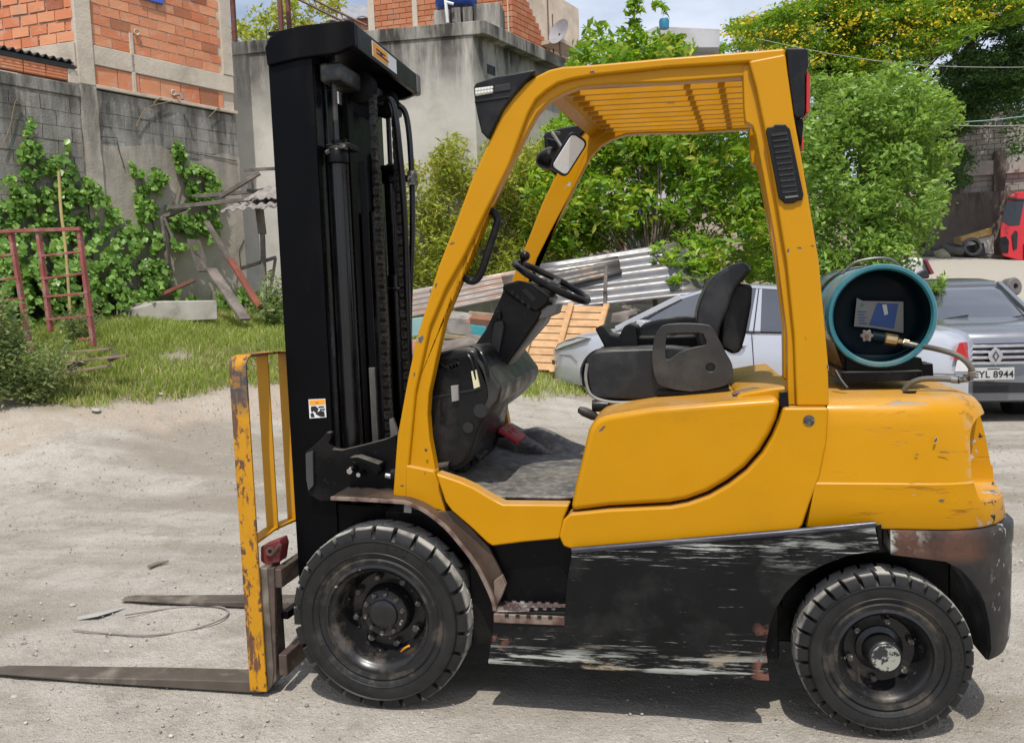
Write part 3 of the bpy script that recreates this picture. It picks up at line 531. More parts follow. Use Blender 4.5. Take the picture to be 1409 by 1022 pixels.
def weed(px, py, h, n, sz, lab, grp=None, spread=.35):
    b = ground_at(px, py); t = empty('weed', b, lab, 'weed', grp); P = []; mb = MB()
    for k in range(14):
        a = random.uniform(0, 6.28); tip = b+Vector((math.cos(a)*spread*random.random(), math.sin(a)*spread*random.random(), h*random.uniform(.5, 1.05))); mb.tube([b, b.lerp(tip, .5)+Vector((0, 0, h*.1)), tip], [.006, .005, .002], 4)
        for j in range(n//14): P.append(tuple(b.lerp(tip, random.uniform(.15, 1))+Vector((random.gauss(0, .05), random.gauss(0, .05), random.gauss(0, .05)))))
    mb.build('stem', BARK, t, kind='stuff'); leaves('foliage', np.array(P), sz, WD, t, asp=.35)
weed(8, 560, 1.35, 2600, .07, 'tall leafy weed at the left edge standing before the red rack', spread=.45); weed(60, 553, .62, 1600, .06, 'bushy weed at the edge of the grass below the red rack', spread=.5); weed(-30, 520, 1.5, 1500, .08, 'weed leaning in at the far left edge of the grass')
weed(30, 556, .8, 1400, .06, 'grey green weed between the tall one and the bushy one', spread=.35)
weed(372, 452, .75, 900, .10, 'green weed at the foot of the lean-to post by the mast', spread=.3); weed(110, 470, .5, 700, .06, 'low weed growing through the foot of the red rack')
# ---- red ladder rack, ground pallet, yellow post
def bar2(mb, p, q, D, w_, h_=None, D2=None): a = aD(p[0], p[1], D); b = aD(q[0], q[1], D2 or D); return mb.bar(a, b, w_, h_ or w_)
RR = pm('rusty_red_paint', (.27, .075, .065), .7, var=.25, vs=6, bump=.3, dirt=((.32, .25, .2), .5, .75, 7), chips=[((.12, .05, .03), .6, .66, 16, (1, 1, 1))])
rk = empty('red_rack', ground_at(90, 478), 'rusty red metal ladder rack standing in the grass before the ivy', 'rack'); DR = 9.4
for p, q in (((109, 316), (129, 476)), ((53, 320), (70, 456)), ((15, 320), (42, 486))): bar2(MB(), p, q, DR, .062, .04).build('upright', RR, rk, .004)
bar2(MB(), (-40, 320), (111, 315), DR-.03, .05, .04).build('top_rail', RR, rk, .004)
for p, q in (((53, 353), (112, 346)), ((56, 384), (116, 376)), ((60, 409), (121, 403)), ((65, 440), (126, 434)), ((108, 467), (129, 465)), ((-30, 356), (21, 350)), ((-30, 388), (26, 382)), ((-30, 417), (32, 411)), ((-30, 448), (36, 443))): bar2(MB(), p, q, DR-.02, .03, .025).build('rung', RR, rk, .003)
WDm = pm('weathered_wood', (.26, .19, .125), .85, var=.3, vs=5, bump=.6, bsc=25, bd=.008, dirt=((.13, .10, .08), .5, .7, 5, (1, 1, 1))); WG = pm('grey_wood', (.17, .145, .125), .9, var=.35, vs=4, bump=.6, bsc=25, bd=.008, dirt=((.08, .07, .06), .45, .7, 5)); RW_ = pm('red_wood', (.22, .07, .045), .85, var=.35, vs=4, bump=.5, dirt=((.12, .09, .07), .5, .65, 5))
pa = empty('slatted_duckboard', ground_at(115, 500), 'wooden duckboard of pale slats lying in the grass under the red rack', 'pallet')
for (p, q, D) in (((62, 488), (153, 480), 8.95), ((68, 501), (176, 489), 8.75), ((88, 513), (150, 503), 8.55)): bar2(MB(), p, q, D, .09, .025).build('slat', WDm, pa, .004)
for (p, q) in (((95, 507), (118, 497)), ((150, 495), (162, 488))): bar2(MB(), p, q, 8.8, .07, .06).build('bearer', WG, pa, .004)
tag(MB().tube(cat_rom([aD(81, 236, 10.2), aD(84, 290, 10.2), aD(90, 340, 10.2), aD(97, 432, 10.2)], 4), [.018]*13, 8).build('yellow_pole', pm('yellow_wood', (.42, .33, .12), .8, dirt=((.25, .2, .12), .5, .7, 12)), smooth=60), 'thin yellowish pole standing in the ivy behind the red rack', 'pole')
# ---- lean-to of old timber with broken corrugated sheets
lt_ = empty('lean_to', ground_at(360, 432), 'collapsing grey timber lean-to with broken corrugated sheets beside the mast', 'shed')
D = 12.6
for nm, p, q, w_, h_, dd in (('post', (224, 298), (236, 400), .08, .05, 0), ('brace', (226, 300), (239, 331), .04, .03, -.05), ('beam', (224, 299), (258, 286), .09, .05, .1), ('beam', (231, 286), (346, 274), .045, .06, 0), ('beam', (266, 271), (364, 262), .05, .06, .4), ('brace', (303, 271), (357, 238), .09, .06, .2), ('beam', (336, 234), (384, 232), .03, .05, .5), ('post', (344, 240), (346, 262), .09, .06, .5), ('post', (357, 288), (361, 322), .13, .08, 0), ('post', (361, 318), (365, 426), .065, .06, 0), ('brace', (327, 371), (380, 354), .05, .05, .1), ('brace', (379, 356), (372, 402), .05, .04, .1), ('beam', (340, 262), (390, 268), .05, .05, .3)):
    bar2(MB(), p, q, D+dd, w_, h_).build(nm, WG, lt_, .006)
def corr(name, TL, TR, BR_, BL, amp, per, m, parent, across=True, th=.004, n=None, kind=None, jag=0):
    """corrugated sheet spanned between four corners, waves run along one pair of edges"""
    TL, TR, BR_, BL = map(Vector, (TL, TR, BR_, BL)); W_ = (TR-TL).length if across else (BL-TL).length; nrm = (TR-TL).cross(BL-TL).normalized(); n = n or int(W_/per*8); V_ = []; m2 = 6
    for i in range(n+1):
        s_ = i/n; o_ = nrm*amp*math.sin(2*math.pi*s_*W_/per)
        for j in range(m2+1):
            t_ = j/m2
            if across: t2 = t_*(1+jag*random.uniform(-1, 1)*(j == m2)); p = TL.lerp(TR, s_).lerp(BL.lerp(BR_, s_), t2)
            else: p = TL.lerp(BL, s_).lerp(TR.lerp(BR_, s_), t_)
            V_.append(p+o_)
    F_ = [(i*(m2+1)+j, (i+1)*(m2+1)+j, (i+1)*(m2+1)+j+1, i*(m2+1)+j+1) for i in range(n) for j in range(m2)]
    o = MB().add(V_, F_).build(name, m, parent, smooth=60, kind=kind); sd_ = o.modifiers.new('s', 'SOLIDIFY'); sd_.thickness = th; return o
FC = pm('fibre_cement', (.26, .235, .215), .9, var=.25, vs=5, bump=.5, dirt=((.10, .09, .08), .5, .7, 4)); GALV = pm('galvanised_sheet', (.17, .17, .175), .42, metal=.5, var=.15, vs=2, bump=.1, dirt=((.25, .16, .10), .52, .8, 1.8, (1, 1, 2)), rvar=.12)
corr('roof_sheet', aD(362, 259, 13.0), aD(395, 254, 13.0), aD(395, 272, 12.4), aD(336, 275, 12.4), .02, .12, FC, lt_, th=.012, jag=.04)
corr('roof_sheet', aD(325, 278, 12.9), aD(395, 271, 12.9), aD(395, 284, 12.1), aD(303, 291, 12.1), .02, .12, FC, lt_, th=.012, jag=.05)
def plank(p, q, D, w_, h_, m, lab, D2=None): return tag(bar2(MB(), p, q, D, w_, h_, D2).build('plank', m, None, .006), lab, 'plank')
plank((284, 305), (318, 362), 12.3, .10, .04, WG, 'upper dark part of a split plank leaning over the ivy', 12.2); plank((316, 355), (358, 424), 12.15, .12, .04, RW_, 'reddish plank leaning down to the grass beside the lean-to post', 11.9)
plank((277, 360), (302, 398), 12.0, .05, .03, WG, 'narrow pale stick leaning left of the wide weathered plank'); plank((290, 370), (338, 440), 11.9, .17, .04, WG, 'wide weathered plank leaning against the wall by the concrete slab', 11.5)
plank((266, 330), (281, 374), 12.4, .28, .03, WG, 'grey upright board behind the leaning planks'); plank((224, 405), (268, 385), 12.0, .08, .05, RW_, 'brown timber lying behind the concrete slab')
tag(MB().prism([aD(*q) for q in ((186, 424, 11.6), (222, 414, 11.6), (299, 413, 11.6), (300, 440, 11.6), (186, 446, 11.6))], WN*-.5).build('concrete_slab', pm('pale_concrete', (.34, .32, .28), .9, bump=.5, dirt=((.2, .18, .15), .5, .7, 3)), bevel=.02), 'pale broken concrete slab lying at the foot of the ivy wall', 'slab')
# ---- grey plastered building in the middle
CA = aD(300, 100, 14.65); CB_ = aD(652, 100, 14.0); CU = Vector((CB_.x-CA.x, CB_.y-CA.y, 0)); CL = CU.length; CU.normalize(); CN = Vector((CU.y, -CU.x, 0)); CO = Vector((CA.x, CA.y, 0))
zt = aP(650, 30, CO, CN).z; gb = empty('plastered_building', CO+CU*CL*.5+Vector((0, 0, 1)), 'tall grey plastered building with a stained flat roof slab behind the mast', 'building')
s = NT('stained_plaster'); geo = s.n('ShaderNodeNewGeometry'); P_ = geo.outputs['Position']; z_ = s.xyz(P_)[2]
col = s.mix(s.rng(s.noise(.8, 6, vec=P_), .3, .7), (.42, .40, .355), (.56, .535, .48)); col = s.mix(s.rng(s.noise(3, 5, vec=P_, off=(4, 0, 0)), .52, .8, 0, .5), col, (.30, .27, .23))
f = s.math('MULTIPLY', s.rng(s.noise(2.2, 6, .7, vec=P_, st=(1, 1, .13)), .30, .55), s.rng(s.math('ADD', z_, s.rng(s.noise(1.6, 4, vec=P_), 0, 1, -.8, .8)), zt-1.5, zt-.2)); col = s.mix(f, col, (.06, .055, .05))
STP = s.fin(col, .92, 0, s.noise(30, 5, vec=P_), .3, .01, spec=.15)
RU = Vector((ray(1425, 400).x, ray(1425, 400).y, 0)).normalized(); Lr = 3.2
c00 = CO; c10 = CO+CU*CL; c11 = c10+RU*Lr; c01 = c00-CN*4
def zpt(p, z): return Vector((p.x, p.y, z))
MB().loft([[zpt(p, z) for p in (c00, c10, c11, c01)] for z in (.5, zt-.22)]).build('wall', STP, gb)
ov = .22; e10 = c10+CN*.03+(-RU.cross(Vector((0, 0, 1))))*0+CU*ov; e11 = c11+CU*ov
MB().loft([[zpt(p, z) for p in (c00+CN*.03, e10, e11, c01)] for z in (zt-.22, zt)]).build('roof_slab', STP, gb, .015)
wn_ = RU.cross(Vector((0, 0, 1))); 
wv = aP(676, 97, c10, RU.cross(Vector((0, 0, 1))).normalized()); MB().box(wv-CU*.012, (.03, .26, .16), Matrix((RU.cross(Vector((0, 0, 1))), RU, Vector((0, 0, 1)))).transposed()).build('window', M['ink'], gb)
for pts in (((700, 55), (690, 62), (684, 70), (686, 98)), ((684, 60), (683, 75))):
    MB().tube([aP(a, b, c10+CU*.05, RU.cross(Vector((0, 0, 1))).normalized()) for a, b in pts], .012, 5).build('cable', M['lplastic'], gb)
# on its roof
rt = CO-CN*1.2
def onroof(px, py, back): return aP(px, py, CO-CN*back, CN)
for a, b, c_ in ((597, 618, 13), (622, 633, 10), (637, 650, 9), (652, 688, 3)):
    p = onroof(a, 30, .5); q = onroof(b, c_, .5); MB().loft([[zpt(v, z) for v in (p, q, q-CN*.5, p-CN*.5)] for z in (zt, q.z)]).build('tank_pillar', STP, gb, .01)
tc_ = onroof(628, 15, .9); wt = empty('water_tank', zpt(tc_, tc_.z), 'blue plastic water tank on concrete pillars above the grey building', 'water tank')
BLP = pm('blue_plastic', (.012, .06, .30), .35, var=.1)
MB().lathe([(0, .0), (.33, .0), (.36, .04), (.38, .12), (.365, .13), (.37, .16), (.40, .5), (.42, .52), (.40, .56), (0, .75)], zpt(tc_, onroof(628, 14, .9).z), (0, 0, 1), 40).build('tank_body', BLP, wt)
MB().tube([onroof(622, -8, .35), onroof(613, 0, .35), onroof(616, 32, .35)], .028, 8).build('pipe', pm('white_pipe', (.7, .7, .7), .5), wt); MB().tube([onroof(613, 3, .35), onroof(624, 6, .35)], .024, 8).build('pipe', pm('white_pipe_b', (.7, .7, .7), .5), wt)
for k, (a, d_) in enumerate(((321, .1), (386, .4), (397, .9))):
    p = onroof(a, 20, d_); tag(MB().bar(zpt(p, zt-.1), zpt(p, zt+1.6), .07, .07).build('steel_post', pm('rust_post', (.16, .06, .045), .8, dirt=((.08, .04, .03), .5, .7, 6))), ('rust brown steel post at the left corner of the grey roof', 'rust brown steel post above the left end of the mast top', 'thinner rust brown post just right of the taller one above the mast')[k], 'post')
tr = empty('roof_truss', zpt(onroof(450, 20, .8), zt), 'rusty lattice truss slanting down over the grey roof behind the mast', 'truss'); TM = pm('rust_truss', (.14, .09, .075), .8)
for o_ in (0, 10): MB().tube([onroof(395, -18+o_, .8), onroof(505, 36+o_, .8)], .022, 6).build('truss_chord', TM, tr)
for k in range(12): t = k/12; MB().tube([onroof(395+110*t, -18+54*t, .8), onroof(395+110*(t+.05), -8+54*(t+.05), .8)], .010, 5).build('truss_web', TM, tr)
for k, a in enumerate((438, 452)): p = onroof(a, 38, 1.4); tag(MB().lathe([(0, 0), (.11, 0), (.12, .05), (.11, .25), (.06, .32), (.03, .34), (.03, .38), (0, .38)], zpt(p, zt), (0, 0, 1), 20).build('blue_drum', pm('bright_blue', (.02, .22, .6), .4)), ('left one of two small blue drums behind the mast top', 'right one of two small blue drums behind the mast top')[k], 'drum')
# brick house behind the grey building
HA = aD(508, 30, 19.0); HB = aD(706, 30, 18.2); HU = Vector((HB.x-HA.x, HB.y-HA.y, 0)); HL = HU.length; HU.normalize(); HN = Vector((HU.y, -HU.x, 0)); HO = Vector((HA.x, HA.y, 0)); HR = Vector((ray(1425, 400).x, ray(1425, 400).y, 0)).normalized()
def hpt(u, z, d=0): return HO+HU*u+HN*d+Vector((0, 0, z))
Mh = Matrix((HU, HN, Vector((0, 0, 1)))).transposed(); hz0 = zt-1.5; hz1 = aP(706, -45, HO, HN).z
hb = empty('upper_brick_house', hpt(HL/2, hz0), 'orange brick house with thin courses rising behind the blue water tank', 'house')
BR2 = brickmat('thin_orange_brick', (.40, .14, .07), (.50, .21, .11), (.46, .30, .2)); cor = HO+HU*HL
MB().loft([[zpt(p, z) for p in (HO-HN*.02, cor-HN*.02-HU*.02, cor+HR*3.2-HU*.02, HO-HN*4)] for z in (hz0, hz1-.02)]).build('wall_core', BMORT, hb)
mb = MB(); z = hz0; r_ = 0
while z < hz1-.1:
    u = -.15*(r_ % 2)
    while u < HL: a, b = max(u, 0), min(u+.30, HL); mb.box(hpt((a+b)/2, z+.06, 0), (b-a-.012, .03, .105), Mh) if b-a > .05 else None; u += .30
    z += .12; r_ += 1
mb.build('brick', BR2, hb, kind='stuff')
def hrpt(u, z, d=0): return cor+HR*u+Vector((HR.y, -HR.x, 0))*d+Vector((0, 0, z))
Mr = Matrix((HR, Vector((HR.y, -HR.x, 0)), Vector((0, 0, 1)))).transposed(); mb = MB(); z = hz0; r_ = 0
while z < hz1-.1:
    u = -.15*(r_ % 2); ul = 3.2-max(0, (z-hz0-1.1))*1.1
    while u < ul: a, b = max(u, 0), min(u+.30, ul); mb.box(hrpt((a+b)/2, z+.06, 0), (b-a-.012, .03, .105), Mr) if b-a > .05 else None; u += .30
    z += .12; r_ += 1
mb.build('brick', BR2, hb, kind='stuff')
for a, b in ((507, 516), (568, 575)):
    p, q = aP(a, 30, HO, HN), aP(b, 30, HO, HN); MB().loft([[zpt(v, z) for v in (p+HN*.03, q+HN*.03, q-HN*.05, p-HN*.05)] for z in (hz0, hz1)]).build('concrete_post', CONC, hb, .01)
p = aP(700, 20, HO, HN); MB().loft([[zpt(v, z) for v in (p+HN*.03, cor+HN*.03-HU*.12, cor-HN*.05-HU*.12, p-HN*.05)] for z in (hz0, hz1)]).build('concrete_post', CONC, hb, .01)
MB().bar(hrpt(1.2, aP(740, 55, cor, Vector((HR.y, -HR.x, 0))).z-.05, .25), hrpt(2.9, aP(740, 55, cor, Vector((HR.y, -HR.x, 0))).z-.05, .25), .5, .08).build('balcony_slab', CONC, hb)
for a in (749, 754, 760): p = aD(a, 20, 19.5); tag(MB().bar(zpt(p, zt), zpt(p, p.z+.6 if a < 755 else p.z), .03, .03).build('rebar_post', TM), {749: 'leftmost thin rusty rod above the right end of the brick house', 754: 'tallest thin rusty rod above the right end of the brick house', 760: 'short rusty rod at the right end of the brick house'}[a], 'rod')
gr_ = empty('grey_roof_house', aD(480, 40, 22), 'low house with a grey tiled roof behind the lattice truss', 'house')
corr('roof_sheet', aD(455, 14, 24), aD(512, 8, 24), aD(512, 24, 21), aD(440, 32, 21), .03, .35, pm('grey_roof', (.26, .26, .28), .8), gr_, th=.03); MB().prism([aD(440, 30, 21.2), aD(512, 24, 21.2), aD(512, 60, 21.2), aD(440, 60, 21.2)], (0, 2, 0)).build('wall', BR2, gr_)
ds = empty('satellite_dish', aD(768, 48, 19), 'pale mesh satellite dish right of the brick house', 'satellite dish'); MB().lathe([(0, .0), (.12, .01), (.22, .04), (.30, .08), (.295, .087), (.12, .02), (0, .01)], aD(772, 46, 19), (-.5, -.7, .3), 32).build('dish', pm('dish', (.30, .30, .33), .7), ds); MB().tube([aD(770, 46, 19), aD(772, 85, 19.2)], .03, 6).build('mast', GALV, ds)
# pale houses and back wall beyond the shrubs
PW = pm('pale_wall', (.42, .42, .43), .9, var=.1, vs=2, bump=.2, dirt=((.3, .27, .24), .5, .8, 1.5)); PW2 = pm('buff_wall', (.38, .31, .25), .9, var=.12, vs=2, bump=.3, dirt=((.22, .19, .16), .5, .8, 2))
ph = empty('pale_house', aD(850, 200, 24), 'pale bluish white house half hidden behind the green tree', 'house')
MB().prism([aD(766, 84, 24), aD(905, 60, 24), aD(985, 62, 24), aD(985, 400, 24), aD(766, 400, 24)], (0, 5, 0)).build('wall', PW, ph); MB().prism([aD(880, 46, 23.5), aD(902, 36, 23.5), aD(990, 40, 23.5), aD(990, 66, 23.5), aD(880, 66, 23.5)], (0, 4, 0)).build('roof_parapet', PW, ph, .02)
for a, b in ((800, 300), (860, 300), (930, 310)): MB().prism([aD(a, b, 23.9), aD(a+26, b, 23.9), aD(a+26, b+45, 23.9), aD(a, b+45, 23.9)], (0, .06, 0)).build('window', M['ink'], ph)
tag(MB().lathe([(0, 0), (.13, 0), (.14, .2), (.12, .26), (0, .3)], aD(914, 40, 23), (0, 0, 1), 24).build('roof_tank', pm('teal_plastic', (.02, .16, .26), .4)), 'small teal tank on the pale house roof behind the leaves', 'water tank')
tag(MB().prism([aD(700, 300, 17.6), aD(900, 285, 17.6), aD(1262, 250, 22), aD(1262, 420, 22), aD(900, 440, 17.6), aD(700, 440, 17.6)], (0, .25, 0)).build('back_wall', PW2), 'weathered buff wall showing through gaps in the shrubs', 'wall')
# ---- leaning corrugated sheets, crate panel, debris
cs = tag(corr('corrugated_sheet', aD(520, 408, 13.2), aD(765, 361, 13.2), aD(765, 396, 12.7), aD(520, 446, 12.7), .022, .135, pm('rusting_sheet', (.20, .175, .16), .5, metal=.3, var=.2, vs=2, dirt=((.25, .15, .10), .45, .7, 2.5, (1, 1, 3))), None, across=False, th=.003), 'rusty corrugated sheet lying long and low behind the steering column', 'metal sheet')
cs2 = tag(corr('corrugated_sheet', aD(738, 364, 12.9), aD(934, 333, 12.9), aD(988, 404, 12.2), aD(742, 430, 12.2), .034, .27, GALV, None, across=False, th=.003), 'shiny corrugated sheet propped up behind the seat and crate panel', 'metal sheet')
tag(corr('corrugated_sheet', aD(690, 380, 12.7), aD(850, 352, 12.8), aD(856, 376, 12.5), aD(697, 412, 12.4), .03, .24, pm('dull_sheet', (.10, .095, .09), .5, metal=.5, dirt=((.22, .15, .10), .5, .7, 3)), None, across=False, th=.003), 'dull dark corrugated sheet lying across the joint of the two pale ones', 'metal sheet')
tag(bar2(MB(), (834, 366), (832, 425), 12.1, .07, .05).build('wooden_stake', WG, None, .005), 'grey wooden stake standing against the shiny corrugated sheet', 'stake')
tag(bar2(MB(), (780, 402), (835, 400), 12.05, .03, .02).build('rusty_rod', TM), 'thin rusty rod across the stake before the corrugated sheet', 'rod')
CW_ = pm('fresh_pine', (.50, .30, .145), .75, var=.2, vs=5, bump=.3, dirt=((.40, .20, .08), .5, .75, 5, (1, 1, 4))); cp = empty('crate_panel', ground_at(770, 515), 'fresh pine slatted crate panel leaning behind the steering column', 'crate panel')
TLc, TRc, BRc, BLc = aD(742, 419, 11.9), aD(839, 421, 11.9), aD(812, 512, 11.3), aD(716, 508, 11.3); Rd = random.Random(4)
for k in range(9):
    a0, a1 = k/9+.006, (k+1)/9-.006; p0, p1, p2, p3 = TLc.lerp(BLc, a0), TRc.lerp(BRc, a0+Rd.uniform(-.004, .004)), TRc.lerp(BRc, a1+Rd.uniform(-.006, .003)), TLc.lerp(BLc, a1); nn = (p1-p0).cross(p3-p0).normalized()*.015
    MB().prism([p0, p1, p2, p3], nn).build('slat', CW_, cp, .003, 1)
for t in (.0, .46, .96):
    a = TLc.lerp(TRc, t)+Vector((0, -.03, .03)); b = BLc.lerp(BRc, t)+Vector((0, -.03, -.02)); MB().bar(a, b, .085, .03).build('batten', CW_, cp, .004)
def board(pts, D, m, lab, th=.03, name='board', cat='board'): return tag(MB().prism([aD(a, b, D) for a, b in pts], Vector((0, th, th*.3))).build(name, m, None, .003), lab, cat)
OB = pm('faded_orange_board', (.42, .20, .13), .8, dirt=((.3, .2, .15), .5, .7, 6)); TB = pm('teal_board', (.03, .22, .25), .7)
board([(640, 443), (652, 431), (690, 436), (705, 456), (676, 453)], 11.9, OB, 'faded orange board on the debris pile behind the front pillar', .05); board([(647, 448), (668, 450), (672, 464), (650, 460)], 11.8, TB, 'teal painted board in the debris pile under the orange one', .04)
board([(645, 429), (686, 433), (686, 436), (645, 433)], 11.8, WDm, 'pale lath lying on top of the orange board', .04, 'lath', 'lath'); board([(610, 460), (640, 464), (640, 468), (610, 465)], 11.6, WDm, 'pale wood strip low in the debris by the front pillar', .05, 'lath', 'lath')
board([(560, 470), (590, 466), (594, 480), (562, 486)], 11.4, OB, 'pinkish broken board between mast and front pillar', .05); board([(560, 440), (582, 437), (584, 460), (560, 464)], 12.0, pm('pale_teal_sheet', (.22, .36, .36), .7), 'pale teal sheet standing between mast and front pillar', .04, 'sheet', 'sheet')
board([(607, 436), (646, 440), (650, 462), (612, 458)], 12.3, FC, 'grey slab of rubble behind the front pillar', .3, 'rubble_slab', 'rubble'); board([(565, 488), (640, 474), (690, 480), (700, 500), (640, 500), (570, 505)], 11.3, WG, 'low heap of splintered wood behind the dash cowl', .4, 'timber_heap', 'timber')
board([(388, 437), (404, 432), (404, 444), (388, 448)], 12.6, pm('greenish_sheet', (.22, .25, .18), .7), 'greenish sheet on the grass beside the mast', .05, 'sheet', 'sheet')
for k, lab in enumerate(('broken grey timber scrap at the left end of the pile below the shiny sheet', 'black scrap wedge beside the grey timber scrap under the shiny sheet', 'bent metal scrap strip in the middle of the pile under the shiny sheet', 'grey timber scrap lying behind the seat console', 'black scrap piece nearest the saloon windscreen under the shiny sheet')):
    a = (842+k*24, 430+Rd.uniform(-4, 6)); board([a, (a[0]+Rd.uniform(30, 50), a[1]+Rd.uniform(-12, 4)), (a[0]+Rd.uniform(26, 46), a[1]+Rd.uniform(6, 12)), (a[0]-2, a[1]+9)], 12.0-k*.02, (WG, M['ink'], GALV)[k % 3], lab, .1, 'scrap_piece', 'scrap')
tag(MB().prism([aD(q[0], q[1], 15.5) for q in ((848, 329), (852, 322), (857, 330), (858, 348), (848, 350))], (0, .4, 0)).build('red_drum', pm('red_cloth', (.5, .02, .02), .6)), 'small bright red tarp showing between the shrubs above the corrugated sheet', 'tarp')
tb = empty('blue_van', aD(900, 340, 17.2), 'blue and white vehicle almost hidden behind the green tree', 'van'); MB().prism([aD(q[0], q[1], 16.9) for q in ((862, 285), (925, 280), (930, 345), (862, 350))], (0, .3, 0)).build('panel', pm('white_blue', (.5, .52, .58), .5), tb); MB().bar(aD(876, 288, 16.8), aD(874, 350, 16.8), .07, .07).build('frame', BLP, tb); MB().bar(aD(866, 292, 16.8), aD(930, 284, 16.8), .07, .07).build('frame', BLP, tb); MB().prism([aD(q[0], q[1], 16.8) for q in ((884, 296), (915, 292), (918, 322), (884, 326))], (0, .05, 0)).build('window', M['ink'], tb)
# ---- shrubs and trees
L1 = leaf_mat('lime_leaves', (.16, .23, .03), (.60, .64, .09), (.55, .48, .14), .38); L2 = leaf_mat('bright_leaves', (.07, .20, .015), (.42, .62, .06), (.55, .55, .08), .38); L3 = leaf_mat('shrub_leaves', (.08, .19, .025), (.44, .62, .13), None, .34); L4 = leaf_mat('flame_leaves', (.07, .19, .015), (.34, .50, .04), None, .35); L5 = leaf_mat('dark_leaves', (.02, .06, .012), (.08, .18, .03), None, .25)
def tree(name, lab, cat, base, fork, jobs, lm, size, r0, nb, bark, asp=.5, droop=.2, lf=None):
    t = empty(name, base, lab, cat); P = []; C = []
    for j in jobs: p, c = clump_pts(*j); P.append(p); C += c
    b = Vector(base); f = Vector(fork); MB().tube(cat_rom([b, b.lerp(f, .5)+Vector((.06, 0, 0)), f], 4), [r0*(1-.35*i/8) for i in range(9)], 10).build('trunk', bark, t, smooth=60); branches(b.lerp(f, .7), C, bark, t, r0*.35, nb, 'branch', fork=f); P = np.concatenate(P); leaves('foliage', P, size, lm, t, asp=asp, droop=droop); return t
tree('lime_bush', 'yellow green bush with narrow leaves behind the mast and front pillar', 'bush', ground_at(620, 455), aD(620, 380, 14.2), [([(548, 262), (565, 235), (600, 218), (630, 192), (665, 200), (700, 190), (740, 200), (775, 190), (780, 340), (740, 370), (640, 388), (552, 400)], 13.5, 15.2, 300, .32, 105)], L1, .105, .05, 40, BARK, asp=.28, droop=.45)
tree('green_tree', 'bright green broad leaved tree seen through the cab above the seat', 'tree', ground_at(900, 470), aD(895, 380, 13.4), [([(740, 200), (800, 150), (850, 110), (960, 100), (1075, 120), (1085, 390), (1000, 375), (960, 340), (900, 320), (800, 350), (745, 355), (730, 300)], 12.9, 15.6, 380, .36, 80, (55, -.4)), ([(782, 100), (785, 70), (800, 50), (830, 35), (860, 45), (905, 55), (945, 50), (955, 75), (900, 98), (800, 102)], 13.2, 14.2, 44, .26, 50), ([(862, 10), (872, 0), (884, 5), (882, 45), (872, 60)], 13.5, 13.9, 9, .13, 26), ([(900, 5), (912, 0), (918, 20), (905, 30)], 13.5, 13.9, 3, .10, 16), ([(905, 330), (990, 340), (1000, 380), (960, 395), (920, 385)], 12.3, 12.8, 14, .24, 46)], L2, .145, .055, 46, BARK, asp=.42, droop=.3)
tree('big_shrub', 'large rounded green shrub with small leaves right of the rear pillar', 'shrub', ground_at(1190, 430), aD(1195, 330, 11.6), [([(1100, 235), (1112, 180), (1150, 150), (1180, 115), (1220, 100), (1262, 92), (1292, 120), (1300, 160), (1308, 200), (1296, 260), (1280, 300), (1278, 330), (1255, 368), (1200, 385), (1100, 390)], 10.9, 12.6, 330, .27, 84, (26, -.34)), ([(1098, 150), (1120, 110), (1180, 100), (1200, 130), (1120, 260), (1098, 260)], 11.5, 12.8, 45, .26, 80), ([(1285, 140), (1318, 120), (1325, 160), (1310, 250), (1290, 260)], 11, 11.6, 12, .16, 30)], L3, .085, .05, 50, BARK, asp=.5, droop=.25)
tree('yellow_flowered_tree', 'wide flat crowned tree with yellow blossom over the shrub at upper right', 'tree', ground_at(1180, 352), aD(1190, 180, 28), [([(965, 75), (990, 50), (1050, 22), (1090, 2), (1150, -20), (1300, -60), (1420, -60), (1420, 25), (1340, 40), (1290, 75), (1270, 110), (1180, 110), (1130, 128), (1105, 120), (1090, 70), (1000, 72)], 25, 29, 560, .62, 120, (38, -.36), .35), ([(1105, 120), (1170, 118), (1180, 150), (1130, 160), (1105, 150)], 26, 28, 16, .5, 70)], L4, .17, .26, 36, DBARK, asp=.35, droop=.1)
fp_, _ = clump_pts([(965, 70), (1000, 42), (1060, 22), (1100, 8), (1250, -20), (1420, -40), (1420, 10), (1300, 60), (1250, 95), (1110, 100), (1000, 68)], 24.6, 27, 230, .5, 15, (30, -.15), .3)
tag(leaves('blossom', fp_+np.array([0, -.2, .2]), .10, leaf_mat('yellow_blossom', (.66, .50, .02), (.82, .66, .05), None, .3), asp=.7), 'yellow blossom sprinkled over the flat crowned tree')
dt = tree('dark_tree', 'dark spreading tree in shade at the right edge above the red truck', 'tree', ground_at(1262, 352), aD(1290, 190, 30), [([(1290, 90), (1330, 80), (1420, 60), (1420, 150), (1370, 160), (1330, 180), (1290, 200), (1270, 150)], 28, 33, 170, .7, 130, (30, -.3), .4), ([(1300, 40), (1420, 20), (1420, 120), (1340, 110)], 27, 30, 60, .6, 110, (26, -.1), .35), ([(1300, 205), (1345, 215), (1360, 250), (1330, 262), (1300, 240)], 28.5, 30, 14, .5, 70), ([(1385, 165), (1420, 160), (1420, 215), (1390, 210)], 27, 28.5, 10, .5, 60)], L5, .16, .2, 22, DBARK, asp=.35)
